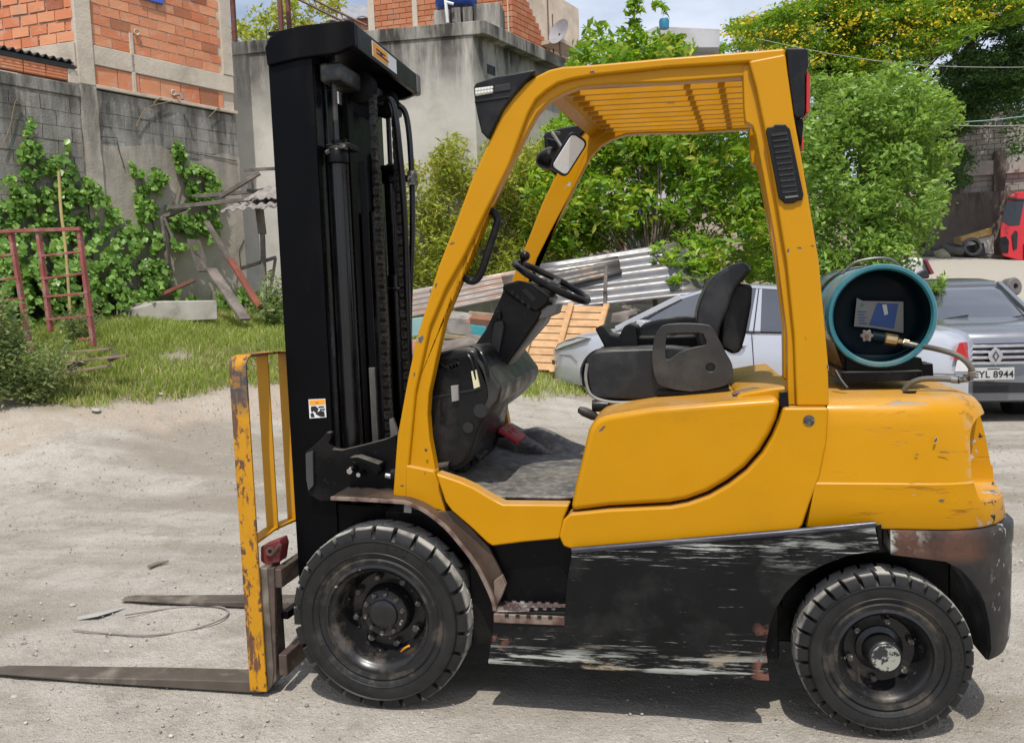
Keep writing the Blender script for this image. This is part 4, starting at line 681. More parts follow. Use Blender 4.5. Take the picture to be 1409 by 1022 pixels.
for pts, r in (([(1318, 120, 30), (1322, 85, 29.5), (1335, 60, 29), (1352, 35, 28.5), (1357, 8, 28)], .11), ([(1322, 85, 29.5), (1305, 60, 29.4), (1296, 45, 29.2), (1318, 30, 29), (1322, 10, 29)], .08), ([(1318, 130, 30), (1345, 115, 29.5), (1380, 90, 29), (1409, 60, 28.6)], .13), ([(1285, 235, 30), (1300, 190, 30), (1306, 140, 30), (1318, 110, 30)], .16), ([(1180, 120, 28), (1150, 100, 27.8), (1125, 98, 27.5)], .10), ([(1210, 60, 28), (1225, 45, 28), (1240, 30, 28)], .08)):
    MB().tube(cat_rom([aD(*q) for q in pts], 4), [r]*((len(pts)-1)*4+1), 8).build('limb', DBARK, dt, smooth=60)
tree('roof_bush', 'light green bush growing behind the grey roof at upper left', 'bush', aD(365, 100, 17), aD(368, 60, 17), [([(326, 30), (345, 20), (380, 5), (420, 0), (470, 5), (462, 20), (430, 30), (440, 58), (326, 58)], 16.2, 17.8, 60, .24, 40), ([(455, 0), (468, -5), (466, 8)], 16.5, 17, 4, .2, 30)], L1, .10, .03, 22, BARK, asp=.5)
tree('young_plant', 'small leafy plant growing beside the silver hatchback windscreen', 'plant', ground_at(1292, 430), aD(1292, 415, 10.3), [([(1278, 380), (1300, 378), (1302, 398), (1280, 400)], 10.2, 10.5, 12, .10, 16)], L3, .06, .012, 6, BARK)
# ---- far wall, red truck, scrap by the wall, wires
FA = aD(1255, 300, 33.5); FB = aD(1440, 300, 32.0); FU = Vector((FB.x-FA.x, FB.y-FA.y, 0)); FLn = FU.length; FU.normalize(); FN = Vector((FU.y, -FU.x, 0)); FO = Vector((FA.x, FA.y, 0))
def fpt(u, z, d=0): return FO+FU*u+FN*d+Vector((0, 0, z))
Mf = Matrix((FU, FN, Vector((0, 0, 1)))).transposed(); fw = empty('far_wall', fpt(FLn/2, 2), 'high grey brown block wall in the shade of the trees behind the red truck', 'wall'); FWM = wallmat('brown_stained_wall', (.20, .17, .145), (.07, .06, .05), 3.5, 5.0); FWM2 = wallmat('far_block', (.33, .31, .28), (.15, .14, .12), 9, 12)
zf0 = aP(1340, 265, FO, FN).z; zf1 = aP(1340, 242, FO, FN).z; zf2 = aP(1340, 222, FO, FN).z; zf3 = aP(1340, 152, FO, FN).z
MB().box(fpt(FLn/2, (1+zf0)/2, -.2), (FLn+2, .4, zf0-1), Mf).build('retaining_wall', FWM, fw, .02); MB().box(fpt(FLn/2, (zf1+zf2)/2, -.25), (FLn+2, .3, zf2-zf1), Mf).build('concrete_band', FWM2, fw, .02); MB().box(fpt(FLn/2, (zf0+zf3)/2, -.42), (FLn+2, .1, zf3-zf0), Mf).build('wall_core', FWM, fw)
lay(0, FLn, zf0+.01, zf1-.01, .42, (zf1-zf0)/3, FWM2, fw, 'block', d0=-.36, d1=-.28, limit=60, M3=Mf, org=fpt); lay(0, FLn, zf2+.01, zf3, .42, .21, FWM2, fw, 'block', d0=-.36, d1=-.30, limit=200, M3=Mf, org=fpt, g=.02)
for a in (1318, 1376): u = (aP(a, 250, FO, FN)-FO).dot(FU); MB().box(fpt(u, (zf0+zf2)/2+.1, -.18), (.4, .25, zf2-zf0+.5), Mf).build('wall_pillar', FWM, fw, .02)
RED = pm('red_truck_paint', (.50, .012, .018), .3, var=.08, coat=.3); GL = NT('dark_glass').fin((.012, .015, .018), .06, 0, coat=.5)
rt_ = empty('red_truck', ground_at(1400, 360), 'red cab-over truck parked under the trees at the right edge', 'truck'); TD = 30.5; ts = TD/FPX; TX_, TY_ = 0, 0
def tpt(px, py, d=0): return aD(px+TX_, py+TY_, TD)+Vector((0, d, 0))
body = [(1367, 322), (1368, 302), (1373, 285), (1376, 270), (1388, 262), (1500, 258), (1500, 360), (1392, 357), (1370, 350), (1366, 340)]
body = [(a+9, b+2) for a, b in body]; rd_ = ray(1390, 320); rd_ = Vector((rd_.x, rd_.y, 0)); MB().prism([tpt(*q) for q in body], rd_*5).build('cab', RED, rt_, .06, 3); TX_, TY_ = 9, 2
MB().prism([tpt(a, b, -.02) for a, b in ((1369, 302), (1375, 276), (1397, 274), (1400, 276), (1394, 308), (1380, 309))], (0, .05, 0)).build('windscreen', GL, rt_, .02)
MB().prism([tpt(a, b, -.02) for a, b in ((1403, 300), (1406, 274), (1440, 274), (1440, 306), (1402, 306))], (0, .05, 0)).build('side_window', GL, rt_, .02)
for nm, pts, m in (('headlight', [(1366, 325), (1375, 323), (1379, 330), (1378, 346), (1368, 346)], M['dplastic']), ('grille_slot', [(1383, 322), (1388, 315), (1391, 318), (1390, 340), (1385, 342)], M['ink']), ('mirror_arm', [(1375, 274), (1378, 270), (1402, 272), (1402, 275)], M['ink']), ('door_gap', [(1399, 334), (1400, 334), (1400, 356), (1399, 356)], M['ink']), ('door_handle', [(1402, 313), (1409, 312), (1409, 322), (1402, 322)], M['dplastic'])):
    MB().prism([tpt(a, b, -.04) for a, b in pts], (0, .08, 0)).build(nm, m, rt_, .01)
MB().prism([tpt(a, b, -.04) for a, b in ((1368, 331), (1375, 330), (1375, 339), (1369, 340))], (0, .03, 0)).build('headlight', M['glass_clear'], rt_, .01)
for a in (1412, 1470): MB().lathe([(.0, -.2), (.5, -.2), (.52, -.1), (.52, .2)], tpt(a, 352, .3), (0, -1, 0), 32).build('wheel', M['rubber'], rt_)
wr = empty('white_boat_hull', aD(1348, 345, 31), 'white and ochre wrecked panel with an old tyre leaning on it by the far wall', 'wreck')
MB().prism([aD(a, b, 31) for a, b in ((1320, 334), (1368, 323), (1368, 350), (1345, 348), (1340, 338), (1322, 344))], (0, .8, 0)).build('white_panel', pm('dirty_white', (.45, .44, .40), .6), wr, .03); MB().prism([aD(a, b, 30.9) for a, b in ((1321, 326), (1364, 313), (1366, 323), (1322, 334))], (0, .8, 0)).build('ochre_panel', pm('ochre', (.42, .27, .08), .6), wr, .03); MB().prism([aD(a, b, 30.8) for a, b in ((1322, 340), (1354, 334), (1357, 352), (1324, 354))], (0, .4, 0)).build('dark_chassis', M['ink'], wr, .02)  # last panel is plain black, below the white one
def oldtyre(c, R_, r_, ax, lab): return tag(MB().lathe([(R_-r_*.9, -r_), (R_-r_*.2, -r_), (R_, -r_*.5), (R_, r_*.5), (R_-r_*.2, r_), (R_-r_*.9, r_)], c, ax, 32, close=True).build('old_tyre', pm('old_tyre_rubber', (.10, .095, .085), .9)), lab, 'tyre')
oldtyre(aD(1337, 340, 30.6), .34, .12, (.1, -1, .1), 'old grey tyre leaning against the white wreck by the far wall'); oldtyre(aD(1311, 342, 30.8), .42, .13, (.2, -.3, 1), 'flat tyre lying left of the white wreck')
tag(np_mesh('boulder', protos[1][0]*np.array([.34, .34, .5])+np.array(aD(1297, 351, 30)), protos[1][1], pm('mossy_rock', (.25, .24, .16), .9), smooth=False), 'mossy pale boulder at the foot of the far wall', 'boulder')
for k, (px, py, r_) in enumerate(((1303, 345, .5), (1283, 350, .6), (1318, 350, .35))): tag(np_mesh('rubble_heap', protos[k][0]*np.array([r_*1.6, r_, r_*.8])+np.array(aD(px, py, 31)), protos[k][1], pm('dark_rubble', (.09, .08, .07), .9, var=.4, vs=8, bump=.6), smooth=False), ('dark rubble heap behind the flat tyre at the far wall', 'dark rubble heap at the left foot of the far wall', 'small rubble heap beside the boulder')[k], 'rubble')
for k, (a, b, D1, D2) in enumerate((((1040, 53), (1460, 92), 20, 17), ((1120, 142), (1460, 153), 15, 13), ((1120, 128), (1460, 170), 15, 12))):
    p, q = aD(a[0], a[1], D1), aD(b[0], b[1], D2); pts = [p.lerp(q, t/14)+Vector((0, 0, -.25*math.sin(math.pi*t/14))) for t in range(15)]; tag(MB().tube(pts, .007 if k else .006, 5).build('overhead_wire', pm('wire%d' % k, ((.35, .36, .33), (.25, .42, .42), (.4, .4, .38))[k], .6)), ('topmost overhead wire crossing the yellow flowered tree', 'middle teal tinted overhead wire before the dark tree', 'lowest overhead wire above the far wall')[k], 'wire')
# ================================================================== THE FORKLIFT
FL = empty('forklift', (.85, .57, 0), 'yellow and black forklift truck with scraped sides and a gas bottle on its tail', 'forklift')
YC = .57
def pl(pts, y): return [aY(px, py, y) for px, py in pts]
def plate(name, pts, y0, y1, m, bevel=.006, parent=FL, rnd=0, kind=None, smooth=40, label=None):
    ring = pl(pts, y0)
    if rnd: ring = cat_rom(ring, rnd, True)
    return MB().prism(ring, (0, y1-y0, 0)).build(name, m, parent, bevel, smooth=smooth, kind=kind, label=label)
def mir(o, name=None, dx=0):      # the same part on the far side
    me = o.data.copy(); me.transform(Matrix.Translation((dx, 2*YC, 0)) @ Matrix.Scale(-1, 4, (0, 1, 0)) ); me.flip_normals()
    c = o.copy(); c.data = me; scn.collection.objects.link(c); return c
# ---- wheels
def tyre(R, W, ri, nl, lw, name, parent, c, tilt, lett=()):
    mb = MB()
    prof = [(ri, .022), (ri+.004, .006), (ri+.02, .001), (ri+.028, .006), (ri+.034, .002), (ri+(R-ri)*.33, -.001), (ri+(R-ri)*.35, -.006), (ri+(R-ri)*.37, -.003), (ri+(R-ri)*.5, -.007), (ri+(R-ri)*.66, -.005), (ri+(R-ri)*.685, -.010), (ri+(R-ri)*.71, -.004), (R-.040, .006), (R-.028, .018), (R-.024, .034)]
    prof += [(r, W-o) for r, o in reversed(prof)]
    mb.lathe(prof, (0, 0, 0), n=96, close=True)
    for k in range(nl*2):
        s = k % 2; a0 = 2*math.pi*(k//2+.5*s)/nl; da = 2*math.pi/nl*lw
        rings = []
        for rr, oo, sk in ((R-.038, .0015, 0), (R-.022, .004, 0), (R-.006, .012, .03), (R-.001, .026, .08), (R, .05, .15), (R, W*.5+.01, .55)):
            ring = []
            for t in (-.5, .5):
                for rad in (rr, rr-.026):
                    a = a0+da*t*(1 if oo > .04 else .93)+sk*da*.8; y = oo if s == 0 else W-oo
                    ring.append((rad*math.cos(a), y, rad*math.sin(a)))
            rings.append([ring[0], ring[2], ring[3], ring[1]])
        mb.loft(rings)
    if lett:
        for a0, a1, n, hh in lett:
            for k in range(n):
                a = math.radians(a0+(a1-a0)*k/(n-1)); rm_ = ri+(R-ri)*.55; t = Vector((math.sin(a), 0, -math.cos(a))); u = Vector((math.cos(a), 0, math.sin(a))); Rk = random.Random(k*7+n)
                for q in range(3):
                    c_ = u*(rm_+hh*Rk.choice((-.45, 0, .45)))+t*hh*.25*Rk.choice((-1, 1)); mb.box(c_+Vector((0, -.0065, 0)), (hh*.12, .003, hh*.75) if q % 2 else (hh*.5, .003, hh*.12), Matrix((t, Vector((0, 1, 0)), u)).transposed())
    o = mb.build(name, M['rubber'], parent, .0022, 1, smooth=35); at_ = o.data.color_attributes.new('dust', 'FLOAT_COLOR', 'POINT'); n_ = len(o.data.vertices); co = np.empty(n_*3, np.float32); o.data.vertices.foreach_get('co', co); co = co.reshape(-1, 3); rr_ = np.hypot(co[:, 0], co[:, 2]); cl_ = np.zeros((n_, 4), np.float32); cl_[:, 3] = 1
    cl_[:, 0] = (rr_ > R-.004); cl_[:, 1] = np.clip(1-np.abs(rr_-(ri+(R-ri)*.18))/((R-ri)*.28), 0, 1); at_.data.foreach_set('color', cl_.ravel()); return o
def wheel(name, c, R, W, ri, nl, front, rz=0, flip=False):
    t = tyre(R, W, ri, nl, .84 if front else .82, 'tyre', None, c, 0, ((78, 48, 7, .018), (-128, -98, 14, .008), (160, 168, 3, .014)) if front else ((-50, -112, 11, .020), (20, -18, 9, .007))); rim = MB()
    if front:
        rim.lathe([(ri+.004, .024), (ri+.006, .008), (ri-.008, .004), (ri-.014, .016), (ri-.022, .022), (ri-.03, .03), (ri-.038, .055), (ri-.045, .11), (ri-.06, .125), (.10, .128), (.096, .11), (.09, .105), (.09, .14), (ri-.03, .155), (ri, .155)], (0, 0, 0), n=64, close=True)
        hub = MB().lathe([(0, .052), (.040, .052), (.052, .058), (.055, .07), (.058, .072), (.086, .075), (.092, .082), (.094, .13), (0, .13)], (0, 0, 0), n=40)
        nuts = [(.074, 10, .07, .009), (.128, 8, .112, .014)]
    else:
        rim.lathe([(ri+.002, .02), (ri+.004, .006), (ri-.006, .002), (ri-.012, .014), (ri-.02, .02), (ri-.03, .06), (ri-.045, .08), (.065, .085), (.06, .10), (.1, .12), (ri, .135)], (0, 0, 0), n=64, close=True)
        hub = MB().lathe([(0, .0), (.044, .0), (.052, .006), (.055, .014), (.058, .07), (.075, .078), (.08, .09), (0, .09)], (0, 0, 0), n=40)
        nuts = [(.10, 6, .07, .012), (.118, 6, .078, .006)]
    rm = rim.build('rim', M['rim']); hb = hub.build('hub', M['rim'])
    objs = [t, rm, hb]
    if not front: objs.append(MB().lathe([(0, -.003), (.043, -.003), (.045, .0), (0, .002)], (0, 0, 0), n=32).build('hub_cap', M['hubcap']))
    for rr, n, y, s in nuts:
        for k in range(n):
            a = 2*math.pi*(k+.3)/n
            objs.append(MB().lathe([(0, y-s*1.1), (s*.8, y-s*1.1), (s, y-s*.8), (s, y+s)], (rr*math.cos(a), 0, rr*math.sin(a)), n=6).build('wheel_nut', M['nut'], smooth=0))
    Mt = Matrix.Translation(c) @ Matrix.Rotation(rz, 4, 'Z')
    if flip: Mt = Mt @ Matrix.Rotation(math.pi, 4, 'Z')
    e = t; t.name = name
    for o in objs:
        o.data.transform(Mt)
    link_parent(e, FL)
    for o in objs[1:]: link_parent(o, e)
    return e
def link_parent(o, p):
    o.parent = p; pm = Matrix.Identity(4); q = p; ch = []
    while q is not None: ch.append(q); q = q.parent
    for q in reversed(ch): pm = pm @ q.matrix_parent_inverse @ q.matrix_basis
    o.matrix_parent_inverse = pm.inverted()
wc = aY(524, 849, .01)
wheel('front_wheel', (-.006, .004, .335), .339, .165, .202, 26, True)
wheel('front_wheel', (-.006, 2*YC-.004, .335), .339, .165, .202, 26, True, flip=True)
wheel('rear_wheel', (1.723, .022, .276), .277, .150, .156, 32, False, rz=.05)
wheel('rear_wheel', (1.723, 2*YC-.03, .276), .277, .150, .156, 32, False, flip=True, rz=.05)
MB().tube(cat_rom([aY(551, 898, .10), aY(556, 892, .08), aY(563, 888, .07)], 3), .004, 8).build('brake_pipe_end', M['orange'], FL)
# ---- black underbody
MB().box((.86, YC, .47), (1.08, .96, .50)).build('chassis', M['black'], FL, .01)
MB().box((.0, YC, .36), (.34, .72, .22)).build('drive_axle', M['black'], FL, .03)
MB().box((1.70, YC, .475), (.56, .66, .25)).build('wheel_well_liner', M['black'], FL, .01)
MB().box((1.55, YC, .42), (.34, .62, .42)).build('steer_axle_housing', M['black'], FL, .02)
MB().tube([(1.725, .2, .3), (1.725, .95, .3)], .05).build('steer_axle', M['black'], FL)
MB().box((.16, YC, .62), (.36, .80, .16)).build('frame_rail', M['black'], FL, .01)
MB().tube([(.0, .20, .3), (.0, .96, .3)], .09, 20).build('axle_tube', M['black'], FL)
# ---- scraped side skirt, bead, step
sk = [(787, 760), (1080, 735), (1204, 724), (1211, 757), (1166, 765), (1134, 777), (1103, 794), (1081, 816), (1068, 838), (1059, 861), (1054, 889), (1059, 937), (950, 929.5), (800, 920.5), (671, 913), (678, 867), (679, 842), (777, 842), (780, 800)]
plate('side_skirt', sk, .0, .05, M['skirt'], .004)
b = [aY(787, 757, .004), aY(1080, 732.5, .004), aY(1204, 720.5, .004)]
MB().tube(b, .0105, 12).build('skirt_bead', pm('bead_paint', (.03, .03, .045), .35, dirt=((.2, .2, .2), .55, .8, 12, (.3, 1, 4))), FL)
st = aY(679, 842, 0); s2 = aY(777, 845, 0)
tp = MB().box(((st.x+s2.x)/2, .105, st.z-.004), (s2.x-st.x, .20, .018)).build('step_plate', M['step'], FL, .005)
MB().box(((st.x+s2.x)/2, .0, st.z-.020), (s2.x-st.x, .012, .034)).build('step_lip', M['lip'], tp, .005)
sb = MB()
for i in range(7):
    for j in range(6):
        x = st.x+.025+(s2.x-st.x-.05)*(i+.5*(j % 2))/6.6; sb.lathe([(.010, 0), (.007, .006), (.003, .006), (.002, .001)], (x, .03+.03*j, st.z+.005), (0, 0, 1), 8)
sb.build('grip_stud', M['step'], tp, kind='stuff')
sl = MB()
for i in range(5):
    x = st.x+.03+(s2.x-st.x-.06)*(i+.5)/5; sl.box((x, -.0065, st.z-.008), (.014, .004, .010))
sl.build('drain_slot', M['ink'], tp, kind='stuff', smooth=0)
plate('mud_flap_bracket', [(679, 800), (690, 792), (696, 806), (690, 822), (680, 838)], .03, .06, M['lip'], .004)
# ---- fender over the front tyre
fp = [(455, 685), (500, 687), (556, 690.5), (582, 701), (611, 723), (635, 750), (655, 777), (670, 806), (679, 828), (681, 840)]
ctr = pl(fp, .0); ctr = [ctr[0], ctr[1]]+cat_rom(ctr[2:], 4)
def off_ring(line, y, d0, d1):
    out = []
    up = []; dn = []
    for i, p in enumerate(line):
        t = (line[min(i+1, len(line)-1)]-line[max(i-1, 0)]).normalized(); nrm = Vector((-t.z, 0, t.x))
        if nrm.z < 0 or (abs(nrm.z) < 1e-3 and nrm.x < 0): nrm = -nrm
        up.append(Vector((p.x, y, p.z))+nrm*d0); dn.append(Vector((p.x, y, p.z))+nrm*d1)
    return up+dn[::-1]
MB().prism(off_ring(ctr, .012, .004, -.004), (0, .24, 0)).build('fender', M['fender'], FL, .001, smooth=50)
MB().prism(off_ring(ctr, -.004, .0055, -.0075), (0, .016, 0)).build('fender_lip', M['lip'], FL, .002, smooth=50)
inner = [(556, 690), (600, 703), (622, 703), (648, 726), (672, 752), (690, 790), (694, 812), (684, 838), (670, 806), (655, 777), (635, 750), (611, 722), (582, 700)]
plate('fender_web', inner, .055, .075, M['fender'], .003)
# ---- yellow bodywork
cw_front = [(599, 651), (632, 662), (652, 671), (675, 685), (692, 693.5), (783, 694.5), (776, 712), (770, 741.5), (720, 746), (677, 751.5), (669, 746), (648, 726), (621, 703), (612, 690)]
plate('front_side_panel', cw_front, .03, .10, M['yellow'], .008)
frame = [(784, 707), (839, 701.5), (922.7, 697.5), (947, 693), (977, 682.5), (1004, 667), (1028, 648.5), (1050, 624), (1064, 600.5), (1073, 579), (1078, 561), (1141, 561), (1137.5, 610), (1128.5, 655), (1114, 694), (1105, 723), (1099, 729), (950, 742), (785, 755.5), (775, 752), (769, 738.5), (775, 715)]
plate('frame_side_panel', frame, .025, .12, M['yellow'], .009)
hood = [(784.5, 704), (791.5, 667), (800.5, 631), (809.4, 592.4), (815, 582), (824, 575), (838, 570.5), (899, 561), (988, 553.7), (1048, 549), (1074, 547.5), (1073, 560), (1069, 577), (1060, 597), (1046, 620), (1025, 643.5), (1001, 661.5), (974, 677.5), (945, 688), (921, 692.5), (839, 697)]
MB().prism(pl(hood, .035), (0, 2*(YC-.035), 0)).build('seat_hood', M['yellow'], FL, .022, 4)
fill = [(790, 700), (812, 600), (1060, 560), (1090, 556), (1135, 565), (1130, 640), (1100, 722), (790, 750)]
MB().prism(pl(fill, .085), (0, 2*(YC-.085), 0)).build('inner_frame', M['black'], FL, 0)
mir(bpy.data.objects['frame_side_panel']); mir(bpy.data.objects['front_side_panel']); mir(bpy.data.objects['side_skirt'])
# raised rear cover behind the seat
rc = [aY(1012, 548, .12), aY(1020, 541, .12), aY(1060, 534, .12), aY(1093, 530, .12), aY(1093, 556, .12), aY(1016, 556, .12)]
MB().prism(rc, (0, .9, 0)).build('rear_hood_cover', M['yellow'], FL, .012, 3)
MB().tube(cat_rom([aY(1008, 543, .16), aY(1025, 537, .17), aY(1042, 535.5, .18), aY(1058, 538, .19)], 5), .007, 8).build('hood_latch_cable', M['rustst'], FL)
plate('hood_latch', [(1073, 540), (1084, 538), (1086, 562), (1077, 566), (1072, 556)], .05, .09, M['black'], .003)
MB().lathe([(0, -.006), (.010, -.006), (.012, -.003), (.018, -.002), (.018, .01)], aY(1113, 578.5, .025), n=20).build('frame_bolt', M['nut'], FL)
# ---- counterweight: yellow upper casting and black bumper, one loft each with rounded rear corners
def cw_ring(z, x0, x1, yi=.0, r=.27):
    ya = .03+yi; yb = 2*YC-.03-yi; a0 = -math.pi/2
    if x0 > x1-r: a0 = -math.acos(max(-1, min(1, (x0-x1+r)/r)))
    arc = [(x1-r+r*math.cos(a0*(1-k/8)), r+r*math.sin(a0*(1-k/8))) for k in range(9)]
    xs_ = min(x0, arc[0][0]) if a0 <= -math.pi/2+1e-6 else arc[0][0]-.0005
    return [Vector((xs_, ya+arc[0][1], z))]+[Vector((x, ya+q, z)) for x, q in arc]+[Vector((x, yb-q, z)) for x, q in arc[::-1]]+[Vector((xs_, yb-arc[0][1], z))]
def x0_at(z):      # the slanted joint with the frame
    return 1.484+(z-.704)*.177
XE = lambda z: 2.158-.17*max(0, z-.66)**1.1
rings = []
for z, yi, dx in ((.700, .004, .004), (.708, 0, 0), (.80, 0, 0), (.845, -.003, -.003), (.85, .002, .002), (.95, .008, .004), (1.03, .012, .010), (1.068, .018, .018), (1.092, .030, .032), (1.108, .048, .052), (1.117, .075, .08)):
    rings.append(cw_ring(z+.0, x0_at(z), XE(z)-dx, yi, .27-dx*.5))
up = MB().loft(rings).build('counterweight', M['yellow'], FL, 0, smooth=50)
cut = MB().loft([[Vector((x+dx, y, z)) for x, y in ((1.985, -.1), (2.30, -.1), (2.30, .33), (1.985, .33))] for z, dx in ((.775, .03), (.86, 0), (1.0, .0), (1.045, .03))]).build('cutter', M['yellow'], None, .0)
cm = cut.modifiers.new('b', 'BEVEL'); cm.width = .05; cm.segments = 4
bool_cut(up, [cut])
def arch(z):      # rear edge of the wheel arch
    pts = [(.20, 2.035), (.30, 2.052), (.38, 2.045), (.46, 2.025), (.52, 1.995), (.575, 1.945), (.60, 1.90), (.612, 1.80), (.618, 1.725)]
    for (z0, x0), (z1, x1) in zip(pts, pts[1:]):
        if z <= z1: return x0+(x1-x0)*(z-z0)/(z1-z0)
    return 1.725
rings = []
for z in (.255, .262, .30, .34, .38, .42, .46, .50, .54, .575, .59, .60, .608, .613, .6181, .63, .66, .685, .697):
    d = .012 if z in (.255,) else 0; dx = .008 if z == .697 else (-.004 if z > .62 else 0)
    rings.append(cw_ring(z, arch(z) if z < .618 else 1.737, 2.170-.03*max(0, .40-z)-dx-(0 if z > .3 else (.3-z)*.3)-d, (.0 if z < .697 else .006)-.006+d, .27))
MB().loft(rings).build('rear_bumper', M['bumper'], FL, .0, smooth=45)
MB().box((1.69, YC, .66), (.35, .90, .14)).build('counterweight_core', M['black'], FL, .01)
plate('bumper_bracket', [(1206, 722), (1213, 721), (1214, 760), (1209, 759)], .02, .08, M['black'], .002)
# ---- overhead guard
ow = [(540, 683), (546, 601), (559.7, 526), (572, 467), (588, 415), (603, 366), (626.5, 306.5), (650, 243), (664, 213), (676, 185), (692, 150), (707, 130), (722, 114), (738, 104.5), (756, 95.5), (774, 91.5), (818, 88.5), (920, 79), (1010, 72), (1081, 66)]
gv = [(1081, 90), (1030, 86), (920, 93), (818, 104), (787, 109.5), (768, 115), (752, 125), (738, 137), (727, 156), (717, 182), (701.4, 226), (668, 292), (640, 350), (614, 396), (592, 448), (572, 537), (562, 640), (560, 686)]
iv = [(562, 686), (614, 705), (606, 672), (599, 648), (590.5, 602), (588, 569), (590, 541), (600, 494), (612, 440), (634, 382), (655, 320), (677, 268), (708, 217), (727, 178), (739, 156), (755, 139), (775, 127.5), (800, 118.5), (840, 115.5), (920, 113.5), (1034, 105), (1034, 84), (1030, 84)]
side = MB().prism(pl(ow+gv, .07), (0, .075, 0)).build('guard_side_frame', M['yellow'], FL, .010, 3)
mir(side, dx=.09)
iv2 = iv[:-1]+[(x-3, y-3) for x, y in gv[1:]]
inn = MB().prism([aY(x, y, .088) for x, y in iv2], (0, .055, 0)).build('guard_inner_flange', M['yellow'], FL, .008, 2)
mir(inn, dx=.09)
rp = [(1030, 84), (1081, 74), (1084, 99), (1093, 162), (1105, 228), (1127, 359), (1139.5, 496), (1141, 559), (1096, 559), (1092.5, 461), (1082, 359), (1066, 262), (1052, 178), (1040, 120)]
rpo = MB().prism(pl(rp, .062), (0, .085, 0)).build('guard_rear_pillar', M['yellow'], FL, .008, 3); mir(rpo, dx=.09)
rf = [(1022, 90), (1036, 86), (1045, 120), (1057, 178), (1071, 262), (1087, 359), (1096, 461), (1098, 560), (1084, 560), (1083, 461), (1067, 335), (1052, 250), (1040, 186), (1036, 174), (1026, 168), (1024, 150)]
rfo = MB().prism(pl(rf, .085), (0, .055, 0)).build('guard_pillar_flange', M['yellow'], FL, .005, 2); mir(rfo, dx=.09)
A = aY(775, 100, .1); B = aY(1075, 80, .1)
SK = lambda y: .09*(y-.08)/.98
lip = [Vector((A.x-.03, 0, A.z+.004)), Vector((A.x+.03, 0, A.z-.012)), Vector((A.x+.028, 0, A.z-.03)), Vector((A.x-.05, 0, A.z-.03)), Vector((A.x-.085, 0, A.z-.055)), Vector((A.x-.09, 0, A.z-.035))]
MB().prism([p+Vector((0, .12, 0)) for p in lip], (.08, .90, 0)).build('guard_front_plate', M['yellow'], FL, .005)
MB().bar((B.x-.02, .10, B.z-.03), (B.x+.06, 1.04, B.z-.03), .10, .05).build('guard_cross_member', M['yellow'], FL, .012)
for k in range(10):
    y = .165+.088*k; MB().bar((A.x-.02+SK(y), y, A.z-.022), (B.x-.03+SK(y), y, B.z-.026), .011, .046).build('guard_bar', M['yellow_slat'], FL, .002, 1)
for xq in (1.12, 1.235):
    MB().bar((xq, .13, 2.20), (xq+.08, 1.01, 2.20), .022, .014).build('guard_cross_rod', M['yellow_slat'], FL, .002, 1)
MB().prism(pl([(558, 640), (597, 648), (606, 672), (614, 705), (590, 698), (558, 686)], .066), (0, .06, 0)).build('guard_pillar_foot', M['yellow'], FL, .006, 2)
# ---- lamps on the guard
h1 = [(651, 119), (655, 114), (682, 105), (732, 95.5), (738, 97), (722, 114), (707, 131), (692, 151), (681, 172), (671.5, 192), (662, 182), (657, 162), (653, 141)]
lh = MB().prism(pl(h1, .055), (0, .10, 0)).build('front_lamp_housing', M['dplastic'], FL, .012, 3)
MB().prism(pl([(653, 121.5), (677, 118.5), (678, 128), (654, 132.5)], .050), (0, .012, 0)).build('lamp_lens', pm('clear_lamp', (.5, .48, .38), .2, var=.2), lh, .002)
ld = MB()
for j in range(2):
    for i in range(6): ld.lathe([(0, -.002), (.004, -.002), (.0055, .003)], aY(656+i*4.1, 123.5+j*4.6-i*.6, .049), n=8)
ld.build('lamp_diode', M['white'], lh, kind='stuff')
MB().prism(pl([(680, 118), (702, 114.5), (703, 124), (680, 127.5)], .051), (0, .01, 0)).build('lamp_cover', M['ink'], lh, .002)
MB().prism(pl([(653, 139), (700, 132), (700, 134.5), (653, 142)], .051), (0, .01, 0)).build('housing_rib', M['dplastic'], lh, .002)
for o in [lh]+list(lh.children): 
    mir(o, dx=.09)
h2 = [(1082, 66), (1108, 66), (1112, 69), (1113, 92), (1108, 103), (1108, 152), (1105, 160), (1098, 163), (1093, 160), (1089, 135), (1084, 99)]
rl = MB().prism(pl(h2, .065), (0, .13, 0)).build('rear_lamp_housing', M['dplastic'], FL, .006, 3)
MB().prism(pl([(1109.5, 100), (1112, 98), (1115, 104), (1115, 150), (1112, 157), (1109, 155)], .075), (0, .11, 0)).build('rear_lamp_lens', M['redlens'], rl, .003)
plate('lamp_bracket', [(1094, 166), (1104, 163), (1106, 170), (1103, 200), (1100, 190)], .08, .12, M['black'], .002)
MB().prism(pl([(1101, 176), (1104, 174), (1106, 205), (1103, 208)], .085), (0, .07, 0)).build('reflector', M['redlens'], FL, .002)
for o in [rl]+list(rl.children): mir(o, dx=.09)
